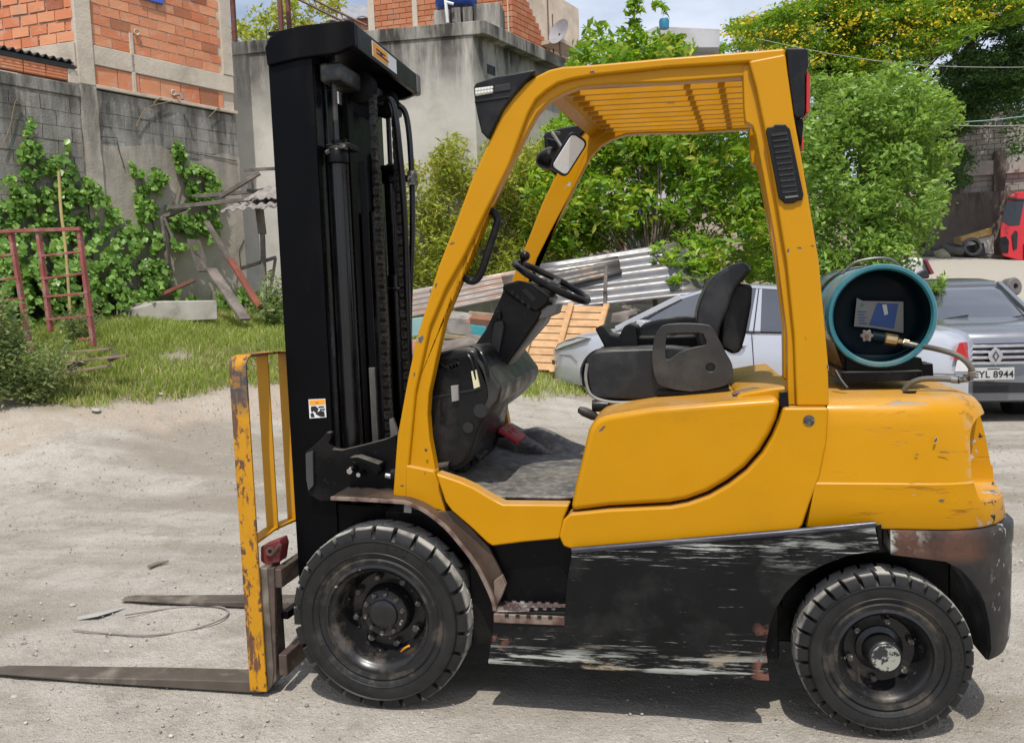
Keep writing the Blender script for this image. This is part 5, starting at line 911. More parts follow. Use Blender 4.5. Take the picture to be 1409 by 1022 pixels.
# ---- vent grille on the rear pillar
vg = [(1054, 180), (1056, 175), (1064, 174), (1067, 171), (1081, 171), (1083, 174), (1087, 177), (1106, 268), (1104, 275), (1097, 276), (1094, 279), (1080, 280), (1077, 276), (1072, 273)]
vo = MB().prism(pl(vg, .050), (0, .02, 0)).build('pillar_vent', M['dplastic'], FL, .004, 2)
vi = [(1061, 184), (1083, 181), (1098, 268), (1077, 270)]
MB().prism(pl(vi, .0485), (0, .004, 0)).build('vent_recess', M['ink'], vo)
for k in range(11):
    t = (k+.5)/11; a = aY(1061+16*t, 184+86*t, .046); b2 = aY(1083+15*t, 181+87*t, .046)
    MB().bar(a, b2, .006, .004).build('vent_slat', M['dplastic'], vo, .001, 1)
MB().prism(pl([(1080, 270.5), (1098, 268.5), (1098.5, 271), (1080.5, 273)], .046), (0, .004, 0)).build('vent_edge', M['grsteel'], vo)
# ---- grab handle
gh = [aY(652, 303, .13), aY(664, 296, .13), aY(675, 290, .13), aY(684, 299, .13), aY(683, 311, .13), aY(672, 345, .13), aY(661, 377, .13), aY(651, 387, .13), aY(640, 383, .13), aY(630, 376, .13)]
MB().tube(cat_rom(gh, 5), .0135, 12).build('grab_handle', M['dplastic'], FL)
# ---- mirror and dome lamp under the roof
mc = aY(783, 213, .66); e1 = (aY(797, 190, .66)-aY(768, 236, .66))/2
mu = e1.normalized(); mn = Vector((.45, -.80, -.10)).normalized(); mn = (mn-mu*mn.dot(mu)).normalized(); mv = mu.cross(mn)
def rrect(c, u, v, hu, hv, r, n=5):
    out = []
    for sx, sy, a0 in ((1, 1, 0), (-1, 1, 90), (-1, -1, 180), (1, -1, 270)):
        for k in range(n):
            a = math.radians(a0+90*k/(n-1)); out.append(c+u*(sx*(hu-r)+r*math.cos(a))+v*(sy*(hv-r)+r*math.sin(a)))
    return out
mo = MB().loft([rrect(mc, mu, mv, .083, .042, .022), rrect(mc-mn*.012, mu, mv, .086, .045, .024), rrect(mc-mn*.035, mu, mv, .055, .022, .015)]).build('rear_view_mirror', M['dplastic'], FL, smooth=50)
MB().loft([rrect(mc+mn*.0005, mu, mv, .076, .036, .018), rrect(mc+mn*.003, mu, mv, .074, .034, .018)]).build('mirror_glass', M['mirror'], mo)
MB().tube([mc-mn*.02, mc-mn*.05+Vector((-.02, .02, .03)), aY(760, 183, .78), Vector((.60, .82, 2.17))], .008, 8).build('mirror_arm', M['grsteel'], mo)
dl = aY(757, 218, .72)
MB().lathe([(.0, -.062), (.02, -.058), (.036, -.042), (.044, -.015), (.046, .012), (.038, .022), (0, .024)], dl, (.9, -.3, .15), 24).build('work_lamp', M['dplastic'], FL)
plate('lamp_hanger', [(752, 190), (764, 193), (768, 206), (756, 208)], .72, .75, M['black'], .002)
# ---- floor, mat, cowl
fz = .762
fl = [Vector((.17, 0, fz+.055)), Vector((.25, 0, fz+.030)), Vector((.33, 0, fz+.004)), Vector((.40, 0, fz-.005)), Vector((.76, 0, fz-.002)), Vector((.76, 0, fz-.02)), Vector((.17, 0, fz-.02))]
MB().prism([p+Vector((0, .11, 0)) for p in fl], (0, .93, 0)).build('floor_plate', M['black'], FL, .003)
mm = MB(); nx, ny = 30, 44; vs = []
for i in range(nx+1):
    for j in range(ny+1):
        x = .195+.52*i/nx; y = .098+.94*j/ny
        base = fz+.006+.058*max(0, 1-(x-.195)/.20)**1.3
        if y > .92: base += .10*math.exp(-((x-.42)/.16)**2)*min(1, (y-.92)/.09)
        vs.append((x, y, base+.004*(mnoise.noise(Vector((x*9, y*9, 1)))+.5*mnoise.noise(Vector((x*25, y*25, 4))))))
fs = [(i*(ny+1)+j, (i+1)*(ny+1)+j, (i+1)*(ny+1)+j+1, i*(ny+1)+j+1) for i in range(nx) for j in range(ny)]
fm = MB().add(vs, fs).build('floor_mat', M['mat'], FL, smooth=60); sm = fm.modifiers.new('s', 'SOLIDIFY'); sm.thickness = .008; sm.offset = 1
far = MB().loft([[Vector((x, y, z)) for x, z in ((.10, .72), (.10, .90+h), (.30, .88+h*.8), (.44, .82), (.52, .77), (.52, .72))] for y, h in ((.90, -.06), (.96, .01), (1.08, .02))]).build('far_floor_hump', M['mat'], FL, .02, 3)
cwl = [(590, 640), (587, 560), (588, 508), (593, 492), (607, 484), (640, 479), (656, 482), (668, 500), (676, 520), (680, 548), (668, 572), (655, 600), (640, 640), (612, 650)]
cow = MB().prism(cat_rom(pl(cwl, .16), 3, True), (0, .46, 0)).build('dash_cowl', M['dplastic'], FL, .035, 4, smooth=60)
cw2 = [(x-28, y) for x, y in cwl]
MB().prism([aY(*q, .16) for q in ((590, 590), (588, 510), (600, 491), (654, 483), (668, 502), (690, 532), (686, 552), (664, 576), (640, 594))], (0, .82, 0)).build('dash_lower_panel', M['plastic'], cow, .014, 3)
0 and MB().prism([aY(a, b, .90) for a, b in ((690, 500), (712, 480), (736, 470), (752, 470), (758, 486), (759, 512), (748, 530), (722, 540), (690, 545), (680, 530))], (0, .08, 0)).build('far_cowl_wing', M['plastic'], cow, .02, 3)
0 and MB().prism([aY(a, b, .89) for a, b in ((722, 496), (738, 480), (748, 478), (752, 506), (728, 522))], (0, .02, 0)).build('far_cowl_pocket', M['lplastic'], cow, .01, 3)
for dx_, dy_ in ((0, 0), (17, -4)): MB().tube(cat_rom([aY(632+dx_, 481+dy_, .22), aY(642+dx_, 486+dy_, .17), aY(650+dx_, 500+dy_, .155), aY(655+dx_, 522+dy_, .155)], 4), .006, 8).build('cowl_ridge', M['dplastic'], cow)
plate('cowl_seam', [(590, 546.5), (662, 533), (662, 535.5), (590, 549)], .157, .17, M['ink'], 0, parent=cow)
plate('cowl_latch', [(620, 531), (630, 530), (631, 551), (621.5, 553)], .146, .17, M['lplastic'], .002, parent=cow)
plate('cowl_label', [(648, 511), (655, 509), (660, 532), (652, 535)], .15, .17, pm('pale_yellow_label', (.62, .58, .38), .5), .001, parent=cow)
plate('cowl_latch', [(674, 522), (678, 521), (679, 544), (675, 545)], .24, .27, M['plastic'], .002, parent=cow)
for q, rr in (((661, 565), .026), ((644, 588), .02)):
    MB().lathe([(0, 0), (rr, 0), (rr, .004)], aY(q[0], q[1], .153), n=20).build('cowl_opening', M['ink'], cow)
pp = [aY(q[0], q[1], .60) for q in ((655, 560), (688, 545), (676, 600), (660, 640), (640, 600))]
MB().prism(pp, (0, .25, 0)).build('toe_panel', M['black'], FL, .01)
# ---- steering column, display, wheel
col = [(652, 476), (668, 453), (680, 428), (692, 400), (700, 398), (736, 420), (746, 428), (738, 444), (712, 482), (687, 518), (676, 545), (655, 540), (640, 505)]
co = MB().prism(pl(col, .46), (0, .20, 0)).build('steering_column', M['dplastic'], FL, .022, 3, smooth=50)
bkc = [(739, 440), (746, 428), (757, 424), (748, 445), (716, 482), (690, 519), (684, 519), (712, 480)]
MB().prism(pl(bkc, .50), (0, .14, 0)).build('column_rear_cover', M['lplastic'], co, .006)
dp = [(690, 398), (693, 391), (712, 386), (733, 391), (757, 409), (751, 420), (737, 430), (733, 428), (712, 415)]
do = MB().prism(pl(dp, .44), (0, .24, 0)).build('display_housing', M['dplastic'], co, .010, 3)
plate('display_recess', [(716, 399), (725, 396), (739, 411), (733, 416)], .435, .46, M['ink'], .002, parent=do)
for q in ((702, 400), (709, 406), (716, 413), (724, 420)):
    plate('switch', [(q[0], q[1]), (q[0]+5, q[1]-1), (q[0]+6, q[1]+4), (q[0]+2, q[1]+5)], .434, .45, M['ink'], .001, parent=do)
plate('column_skirt', [(730, 438), (752, 420), (768, 418), (764, 432), (748, 438), (735, 440)], .47, .62, M['lplastic'], .006, parent=co)
tl = [(679, 446), (687, 441), (692, 443), (693, 450), (686, 488), (674, 487), (677, 460)]
plate('tilt_lever', tl, .43, .455, M['plastic'], .006, parent=co)
plate('tilt_knob', [(682, 428), (688, 427), (689, 440), (682, 441)], .432, .452, M['dplastic'], .004, parent=co)
wcn = aY(759, 388, .56); wn = Vector((.50, -.06, .86)).normalized()
wx = Vector((.86, 0, -.50)); wx = (wx-wn*wx.dot(wn)).normalized(); wy = wn.cross(wx)
sw = MB(); RW = .162
ring = [[wcn+(wx*math.cos(a)+wy*math.sin(a))*(RW+.0145*math.cos(b))+wn*(.0145*math.sin(b)) for b in [2*math.pi*j/10 for j in range(10)]] for a in [2*math.pi*i/56 for i in range(56)]]
ring.append(ring[0]); sw.loft(ring, cap=False)
so_ = sw.build('steering_wheel', M['dplastic'], co, smooth=60)
for a in (math.radians(90), math.radians(215), math.radians(325)):
    dv = wx*math.cos(a)+wy*math.sin(a); MB().bar(wcn-wn*.03+dv*.02, wcn+dv*RW, .034, .014, up=wn).build('spoke', M['plastic'], so_, .005)
MB().lathe([(0, .005), (.030, .003), (.036, -.01), (.04, -.04), (.034, -.10), (.045, -.16), (0, -.17)], wcn, wn, 28).build('steering_hub', M['plastic'], so_)
kc = wcn-wx*RW*.93+wy*.03+wn*.035
MB().lathe([(0, .024), (.012, .021), (.020, .012), (.022, 0), (.016, -.014), (.009, -.02), (.009, -.04)], kc, wn, 20).build('spinner_knob', M['dplastic'], so_)
# ---- pedals
def pedal(name, pts, y, m, th=.05):
    return plate(name, pts, y, y+th, m, .006)
q1 = [Vector(p) for p in ((.325, .60, .925), (.415, .60, .868), (.415, .76, .868), (.325, .76, .925))]
rpd = MB().prism(q1, (.012, 0, .022)).build('brake_pedal', M['red'], FL, .010, 3)
for y in (.635, .70): MB().lathe([(0, .008), (.018, .006), (.024, 0)], (.385, y, .912), (.55, 0, .83), 16).build('pedal_pad', M['red'], rpd)
MB().tube([(.36, .68, .90), (.26, .68, .90), (.20, .68, 1.0)], .012, 8).build('pedal_arm', M['black'], rpd)
q2 = [Vector(p) for p in ((.225, .34, .895), (.31, .34, .852), (.31, .50, .852), (.225, .50, .895))]
p2 = MB().prism(q2, (.008, 0, .014)).build('inching_pedal', M['dplastic'], FL, .006, 2)
MB().tube([(.27, .42, .87), (.24, .42, .80), (.20, .42, .78)], .012, 8).build('pedal_arm', M['black'], p2)
MB().box((.20, .44, .83), (.12, .28, .13)).build('pedal_box', M['black'], FL, .03, 3)
# ---- seat
SE = tag(MB().prism(cat_rom(pl([(806, 500), (811, 489), (826, 483), (860, 481), (925, 480), (985, 490), (1000, 510), (995, 538), (900, 549), (826, 548), (812, 540)], .335), 3, True), (0, .47, 0)).build('seat', M['seat'], FL, .045, 5, smooth=60))
bk = [(958, 440), (962, 418), (971, 396), (981, 381), (992, 372), (1009, 363), (1024, 360.5), (1032, 366), (1033, 373), (1025, 383), (1012, 400), (1003, 425), (992, 450), (985, 480), (962, 478)]
MB().prism(cat_rom(pl(bk, .35), 3, True), (0, .44, 0)).build('seat_backrest', M['seat'], SE, .035, 5, smooth=60)
bs = [(1000, 400), (1008, 388), (1036, 392), (1034, 420), (1026, 462), (1019.7, 484), (1009, 488), (990, 478), (992, 440)]
MB().prism(pl(bs, .40), (0, .34, 0)).build('seat_back_shell', M['dplastic'], SE, .016, 3)
outer = [(899, 510), (897, 492), (900, 466), (907, 452), (919, 446), (950, 445), (976, 447.5), (983, 455), (991, 470), (1000, 487), (1007, 500), (1009, 516), (1003, 527), (990, 533), (950, 539), (912, 532), (903, 524)]
inn_ = [(915.5, 492), (917, 464), (922, 459), (962, 458), (969, 463), (972, 474), (955, 478), (935, 485), (922, 494)]
hr = MB().prism(cat_rom(pl(outer, .30), 2, True), (0, .045, 0)).build('hip_restraint', M['plastic'], None, 0, smooth=50)
hc = MB().prism([p-Vector((0, .05, 0)) for p in cat_rom(pl(inn_, .30), 2, True)], (0, .2, 0)).build('c1', M['plastic'], None)
hc2 = MB().lathe([(.0, -.05), (.0165, -.05), (.0165, .022), (0, .022)], aY(977.5, 505.5, .30), n=16).build('c2', M['ink'], None)
bool_cut(hr, [hc, hc2]); link_parent(hr, SE); bv = hr.modifiers.new('b', 'BEVEL'); bv.width = .012; bv.segments = 3; bv.limit_method = 'ANGLE'; bv.angle_limit = math.radians(50)
hf = mir(hr, None); link_parent(hf, SE)
MB().prism(pl([(820, 550), (1005, 541), (1010, 552), (900, 562), (835, 566), (822, 560)], .36), (0, .42, 0)).build('seat_base', M['black'], SE, .008)
MB().tube(cat_rom([aY(808, 500, .335), aY(806, 522, .33), aY(814, 544, .33), aY(840, 553, .33), aY(880, 553, .33), aY(915, 549, .33)], 5), .006, 8).build('seat_piping', M['lplastic'], SE)
MB().lathe([(0, -.045), (.012, -.04), (.018, -.02), (.018, .02), (.010, .04), (0, .042)], aY(810, 569, .33), (.9, .2, -.45), 16).build('seat_lever', M['plastic'], SE)
MB().lathe([(0, -.03), (.022, -.03), (.024, .0), (.02, .03), (0, .03)], aY(826, 558, .34), (1, 0, 0), 16).build('seat_slide_knob', M['dplastic'], SE)
MB().tube([aY(905, 540, .33), aY(960, 541, .325), aY(1003, 535, .33)], .014, 10).build('seat_slide_rail', M['dplastic'], SE)
ar = [(818, 452), (828, 447), (838, 460), (852, 463), (858, 449), (866, 445), (877, 449), (880, 481), (834, 482)]
MB().prism(pl(ar, .56), (0, .20, 0)).build('seat_side_console', M['dplastic'], FL, .010, 3)
MB().prism(cat_rom(pl([(868, 474), (878, 452), (895, 442), (925, 437), (960, 437), (965, 480)], .76), 2, True), (0, .06, 0)).build('armrest', M['seat'], SE, .015, 3)
MB().box(aY(925, 475, .70), (.30, .20, .08)).build('seat_side_tray', M['black'], FL, .01)
# ---- gas bottle on the tail
gc = Vector((1.770, .30, 1.372)); R0 = .172
GB = MB().lathe([(R0-.006, .075), (R0-.001, .085), (R0, .10), (R0, .33), (R0+.003, .335), (R0+.003, .345), (R0, .35), (R0, .70), (R0-.03, .78), (R0-.1, .82), (0, .83)], gc, n=72, cap=False).build('gas_bottle', M['tank'], FL, smooth=50)
MB().lathe([(0, .17), (.10, .165), (.14, .155), (R0-.012, .13), (R0-.008, .04), (R0-.008, .06), (R0-.012, .09)], gc, n=64, cap=False).build('bottle_end', M['tank_shade'], GB, smooth=60)
MB().lathe([(R0-.010, .09), (R0-.010, .012), (R0-.014, .004), (R0-.008, -.006), (R0+.002, -.006), (R0+.007, .004), (R0+.002, .014), (R0-.003, .02), (R0-.003, .09)], gc, n=72, close=True).build('bottle_collar', M['tank'], GB, smooth=50)
MB().lathe([(R0-.013, .09), (R0-.013, .014)], gc, n=72, cap=False).build('collar_shade', M['tank_shade'], GB)  # added dark sleeve, paints the shade on the collar's inner side
for y in (.30, .62):
    MB().lathe([(R0+.006, y), (R0+.009, y+.002), (R0+.009, y+.033), (R0+.006, y+.035)], gc, n=64, close=True).build('bottle_strap', M['black'], GB)
MB().tube(cat_rom([gc+Vector((-.10, .16, R0-.02)), gc+Vector((-.05, .15, R0+.022)), gc+Vector((.06, .15, R0+.026)), gc+Vector((.13, .2, R0-.04))], 5), .005, 8).build('strap_buckle', M['grsteel'], GB)
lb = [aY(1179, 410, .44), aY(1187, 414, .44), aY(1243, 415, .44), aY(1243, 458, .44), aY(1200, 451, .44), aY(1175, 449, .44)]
lbo = MB().prism(lb, (0, .003, 0)).build('bottle_label', pm('shaded_label', (.28, .28, .27), .6), GB)  # label colour darkened for the shade inside the collar
MB().prism([aY(1207, 417, .438), aY(1236, 418, .438), aY(1230, 452, .438), aY(1196, 447, .438)], (0, .001, 0)).build('label_print', M['blue'], lbo)
MB().prism([aY(1186, 417, .4375), aY(1190, 419, .4375), aY(1184, 424, .4375)], (0, .001, 0)).build('label_print', pm('green_print', (.05, .25, .12), .5), lbo)
MB().prism([aY(1214, 419, .4365), aY(1220, 419, .4365), aY(1222, 432, .4365), aY(1217, 434, .4365)], (0, .001, 0)).build('label_print', M['white'], lbo)
lt = MB()
for i in range(5):
    lt.prism([aY(1180+i*.5, 428+i*4, .4372), aY(1192+i*.3-(i % 2)*3, 428.5+i*4, .4372), aY(1192+i*.3-(i % 2)*3, 429.7+i*4, .4372), aY(1180+i*.5, 429.2+i*4, .4372)], (0, .001, 0))
lt.build('label_print', M['blue'], lbo, kind='stuff')
vx = aY(1193, 462, .33)
hw = MB()
n = 36; hwr = [Vector((math.cos(2*math.pi*k/n)*(.0195+.0035*math.cos(6*2*math.pi*k/n)), 0, math.sin(2*math.pi*k/n)*(.0195+.0035*math.cos(6*2*math.pi*k/n))))+vx for k in range(n)]
hw.prism(hwr, (0, .012, 0)).build('valve_handwheel', M['grsteel'], GB, .002)
MB().lathe([(0, -.008), (.006, -.008), (.006, 0)], vx, n=12).build('handwheel_nut', M['redp'], GB)
v1 = aY(1199, 463, .35); v2 = aY(1220, 466, .35); v3 = aY(1234, 469, .35); v4 = aY(1264, 476, .35); v5 = aY(1243, 471, .35)
MB().tube([v1, v2], .019, 14).build('valve_body', M['tank_shade'], GB)
MB().tube([aY(1216, 466, .35), aY(1218, 466, .35), aY(1233, 468.5, .35), v3], [.018, .0215, .0215, .016], 10).build('brass_coupling', M['brass'], GB, smooth=25)
MB().tube([v3, v5], .012, 12).build('brass_nipple', M['brass'], GB)
MB().tube([v5, aY(1250, 473, .345)], .015, 6).build('hose_nut', M['brass'], GB, smooth=20)
MB().tube([aY(1244, 472, .345), aY(1262, 476, .33)], .012, 12).build('hose_ferrule', M['grsteel'], GB)
hp = [aY(1262, 476, .33), aY(1278, 478, .28), aY(1296, 482, .23), aY(1315, 488, .20), aY(1329, 497, .19), aY(1337, 508, .19), aY(1338, 516, .20), aY(1331, 521, .21), aY(1318, 523, .22), aY(1300, 521.5, .23), aY(1275, 521, .24), aY(1260, 524, .25), aY(1250, 530, .26), aY(1243, 538, .27)]
hp = cat_rom(hp, 7)
MB().tube(hp, .0095, 12).build('gas_hose', M['hose'], GB, smooth=60)
for a_, b_, rr in ((hp[36], hp[42], .0125), (hp[44], hp[51], .0125), (hp[55], hp[60], .012)): MB().tube([a_, (a_+b_)/2, b_], rr, 10).build('hose_tape', M['lplastic'], GB)
MB().tube([hp[48]+Vector((-.008, -.012, 0)), hp[48]+Vector((.004, -.014, .012)), hp[50]+Vector((.004, -.012, -.004))], .004, 8).build('cable_tie', M['ink'], GB)
MB().tube([hp[55], hp[56]], .0125, 10).build('cable_tie', M['ink'], GB)
cr1 = [(1163, 482), (1172, 490), (1190, 500), (1212, 504), (1236, 500), (1254, 492), (1268, 492), (1270, 500), (1284, 500), (1285, 519), (1172, 523), (1164, 512)]
CR = MB().prism(pl(cr1, .33), (0, .10, 0)).build('bottle_cradle', M['black'], FL, .004)
c3 = MB().prism([p+Vector((0, .40, 0)) for p in pl(cr1, .33)], (0, .10, 0)).build('cradle_rear', M['black'], CR, .004)
MB().prism(pl([(1147, 470), (1153, 466), (1170, 488), (1172, 514), (1163, 513)], .34), (0, .5, 0)).build('cradle_arm', M['black'], CR, .004)
MB().box((1.77, .62, 1.165), (.26, .66, .035)).build('cradle_base', M['black'], CR, .004)
MB().lathe([(0, 0), (.02, 0), (.022, .006), (0, .006)], Vector((1.835, .20, 1.118)), (0, 0, 1), 20).build('hose_grommet', M['black'], CR)
MB().tube(cat_rom([aY(1150, 510, .25), aY(1158, 524, .22), aY(1166, 534, .20)], 5), .006, 8).build('loose_cable', M['ink'], FL)
# ---- mast
def mpart(name, mb, m=None, bevel=.003, **k): return mb.build(name, m or M['mast'], FL, bevel, **k)
def chan(y0, y1, x0, x1, z0, z1, t=.018, inward=1):
    mb = MB(); w_ = y1-y0
    mb.box(((x0+x1)/2, y0+t/2 if inward > 0 else y1-t/2, (z0+z1)/2), (x1-x0, t, z1-z0))
    return mb
ZT = 2.475
for s in (0, 1):
    f = (lambda y: y) if s == 0 else (lambda y: 2*YC-y)
    o = mpart('outer_channel', MB().box((-.315, f(.212), 1.30), (.175, .022, 2.34)))
    MB().box((-.235, f(.245), 1.30), (.016, .066, 2.34)).build('channel_flange', M['gloss'], o, .003)
    MB().box((-.394, f(.245), 1.30), (.016, .066, 2.34)).build('channel_flange', M['gloss'], o, .003)
    i_ = mpart('inner_channel', MB().box((-.30, f(.300), 1.32), (.14, .02, 2.26)))
    MB().box((-.222, f(.318), 1.32), (.014, .055, 2.26)).build('channel_flange', M['gloss'], i_, .003)
    MB().box((-.20, f(.395), 1.16), (.03, .016, 1.94)).build('inner_flange', M['gloss'], i_, .003)
    c = mpart('lift_cylinder', MB().tube([(-.175, f(.27), .66), (-.175, f(.27), 2.06)], .033, 20), M['gloss'], bevel=0, smooth=60)
    MB().tube([(-.175, f(.27), 2.06), (-.175, f(.27), 2.44)], .011, 12).build('cylinder_rod', M['rim'], c)
    MB().lathe([(.034, -.06), (.042, -.055), (.042, -.01), (.034, .0), (.020, .01), (.018, .03), (0, .03)], (-.175, f(.27), 2.07), (0, 0, 1), 24).build('cylinder_gland', M['black'], c)
    MB().box((-.165, f(.30), 2.075), (.10, .10, .022)).build('cylinder_clamp', M['black'], c, .006)
    MB().lathe([(0, -.012), (.011, -.012), (.012, .02)], (-.135, f(.235), 2.07), n=6).build('clamp_bolt', M['nut'], c)
    MB().tube([(-.205, f(.235), 2.05), (-.19, f(.235), 2.055)], .010, 8).build('clamp_pin', M['nut'], c)
# grey greasy wear strip and black strips visible behind the near channel
mpart('wear_strip', MB().box((-.100, .33, .98+.24), (.028, .012, 1.62)), M['mast'])
mpart('wear_strip', MB().box((-.100, .322, .98), (.026, .012, .50)), M['grsteel'])
mpart('carriage_column', MB().box((-.26, .57, 1.22), (.09, .44, 2.1)))
mpart('hose_cover', MB().box((-.19, .44, 1.28), (.02, .06, 2.1)))
MB().tube([(-.17, .62, .70), (-.17, .62, 1.86)], .045, 24).build('free_lift_cylinder', M['gloss'], FL, smooth=60)
MB().tube([(-.13, .74, .80), (-.13, .74, 1.60)], .042, 24).build('free_lift_cylinder', M['gloss'], FL, smooth=60)
MB().lathe([(.043, 0), (.05, .003), (.05, .012), (.043, .015)], (-.13, .74, 1.53), (0, 0, 1), 24).build('cylinder_band', M['black'], FL)
lk = MB(); za = .80
def linkpl(mb, x, y, z):
    mb.lathe([(0, -.004), (.0085, -.004), (.0085, .004), (0, .004)], (x, y, z), (0, 1, 0), 8); mb.box((x, y, z+.01), (.013, .006, .02))
# leaf chains: each link a plate, one part per chain
for (cx, cy, z0, z1) in ((-.085, .44, .80, 2.30), (-.085, .70, .80, 2.30)):
    ch = MB(); z = z0; k = 0
    while z < z1:
        for j in range(3 if k % 2 == 0 else 2):
            ch.box((cx, cy-.012+.011*j+(0 if k % 2 == 0 else .0055), z), (.026, .0045, .030 if k % 2 == 0 else .028))
        ch.tube([(cx, cy-.017, z+.012), (cx, cy+.017, z+.012)], .006, 6); z += .0225; k += 1
    ch.build('lift_chain', pm('oily_chain', (.022, .020, .019), .35, metal=.4, dirt=((.07, .06, .05), .45, .7, 60)), FL, smooth=0, kind='stuff')
for y in (.44, .70): MB().lathe([(0, -.02), (.055, -.02), (.062, -.015), (.05, -.008), (.05, .008), (.062, .015), (.055, .02), (0, .02)], (-.13, y, 2.33), (0, 1, 0), 32).build('chain_pulley', M['mast'], FL)
hs = cat_rom([(-.12, .60, 2.32), (-.06, .60, 2.30), (-.045, .62, 2.1), (-.05, .66, 1.8), (-.07, .70, 1.4), (-.08, .72, .9)], 8)
MB().tube(hs, .014, 10).build('mast_hose', M['gloss'], FL, smooth=60)
hs = cat_rom([(-.12, .78, 2.34), (-.07, .80, 2.30), (-.055, .80, 2.1), (-.06, .79, 1.8), (-.09, .78, 1.4), (-.10, .76, .9)], 8)
MB().tube(hs, .013, 10).build('mast_hose', M['gloss'], FL, smooth=60)
MB().box((-.07, .80, 2.02), (.07, .05, .03)).build('hose_clamp', M['black'], FL, .006)
MB().tube([(-.05, .79, 1.99), (-.05, .79, 2.05)], .022, 8).build('clamp_bolt', M['nut'], FL)
# top cross member: a hood open below
tcr = [Vector(p) for p in ((-.40, 0, 2.375), (-.405, 0, 2.44), (-.385, 0, 2.475), (-.34, 0, 2.497), (-.26, 0, 2.507), (-.06, 0, 2.507), (-.05, 0, 2.498), (-.05, 0, 2.415), (-.12, 0, 2.395), (-.28, 0, 2.390))]
TC = MB().prism([p+Vector((0, .185, 0)) for p in tcr], (0, .03, 0)).build('mast_top_cross_member', M['mast'], FL, .006, 2)
MB().prism([p+Vector((0, .925, 0)) for p in tcr], (0, .03, 0)).build('cross_member_cheek', M['mast'], TC, .006, 2)
MB().box((-.06, .57, 2.455), (.022, .72, .085)).build('cross_member_web', M['grsteel'] if 0 else M['black'], TC, .004)
MB().box((-.23, .57, 2.498), (.34, .72, .014)).build('cross_member_top', M['black'], TC, .003)
MB().bar((-.17, .23, 2.345), (-.17, .93, 2.345), .09, .07).build('inner_cross_member', pm('pale_worn_black', (.02, .019, .018), .4, dirt=((.16, .15, .13), .52, .75, 8)), FL, .012)
MB().bar((-.06, .91, 2.455), (-.06, .965, 2.455), .035, .095).build('cross_member_end', M['grsteel'], TC, .012)
sa = Vector((-.0475, .30, 2.425))
MB().prism([Vector((-.0485, y, z)) for y, z in ((.36, 2.426), (.64, 2.426), (.64, 2.484), (.36, 2.484))], (.0012, 0, 0)).build('warning_label', M['white'], TC)
MB().prism([Vector((-.0470, y, z)) for y, z in ((.365, 2.430), (.53, 2.430), (.53, 2.480), (.365, 2.480))], (.0008, 0, 0)).build('label_band', M['orange'], TC)
for yy, zz, ww in ((.40, 2.462, .10), (.40, 2.448, .14), (.44, 2.455, .03)):
    MB().prism([Vector((-.0460, y, z)) for y, z in ((yy, zz-.003), (yy+ww, zz-.003), (yy+ww, zz+.003), (yy, zz+.003))], (.0006, 0, 0)).build('label_print', M['ink'], TC)
for k, z in enumerate((.72, 1.28, 1.86)): MB().bar((-.39, .22, z), (-.39, .92, z), .02, .10).build('mast_cross_tie', M['mast'], FL, .004)
# warning label on the near channel
def q4(name, pts, y, m, par): return MB().prism(pl(pts, y), (0, .0012, 0)).build(name, m, par)
wl = q4('warning_label', [(424.5, 549.5), (447.5, 548.5), (449, 574), (426, 575.5)], .1995, M['white'], FL)
q4('label_band', [(425.5, 550.5), (446.8, 549.5), (447.2, 556), (425.8, 557)], .1983, M['orange'], wl)
def pict(pts): q4('label_print', pts, .1983, M['ink'], wl)
pict([(433, 553.5), (436, 552.5), (439, 554.5), (435, 555)]); pict([(428, 559), (434, 558.5), (438, 562), (436, 569), (431, 565), (429, 568), (427.5, 563)])
pict([(438, 559), (446, 558.5), (446, 560.3), (438, 561)]); pict([(440, 562.5), (447, 562), (447, 564), (440, 564.5)]); pict([(434, 569), (440, 565), (446, 566), (447, 573), (441, 573), (437, 571)])
pict([(427, 569), (431, 568), (433, 573.5), (428, 574)])
# mounting bracket at the foot of the mast
br = [(420, 622), (432, 613), (444, 601), (449, 594), (455, 595), (456, 602), (452, 610), (458, 618), (470, 619), (500, 612), (530, 604), (546, 597), (546, 690), (440, 690), (424, 680)]
bo = plate('mast_bracket', br, .165, .20, M['black'], .006)
for q, rr in (((485, 646), .016), ((497, 651), .012)):
    MB().lathe([(0, -.03), (rr*.7, -.03), (rr, -.02), (rr, 0)], aY(q[0], q[1], .15), n=8).build('bracket_bolt', M['chrome'], bo)
MB().prism(pl([(480, 629), (492, 628), (522, 638), (524, 644), (518, 656), (505, 640), (484, 636)], .11), (0, .05, 0)).build('bracket_guard', M['black'], bo, .005)
plate('bracket_flange', [(420, 624), (430, 620), (431, 668), (424, 676), (421, 660)], .15, .165, pm('grey_black', (.05, .05, .055), .4), .003, parent=bo)
MB().tube([aY(531, 654, .16), aY(542, 656, .16)], .012, 14).build('tilt_cylinder_rod', M['chrome'], FL)
MB().tube([aY(541, 656, .16), (.25, .16, .86)], .03, 16).build('tilt_cylinder', M['black'], FL)
plate('mast_lower_plate', [(424, 690), (455, 692), (560, 700), (560, 770), (425, 770)], .21, .24, M['mast'], .003)
plate('anchor_hook', [(535, 577), (540, 575), (548, 596), (540, 612), (537, 600)], .30, .32, M['grsteel'], .003)
plate('fender_stay', [(556, 693), (566, 697), (566, 706), (555, 705)], .02, .03, M['lplastic'], .003)
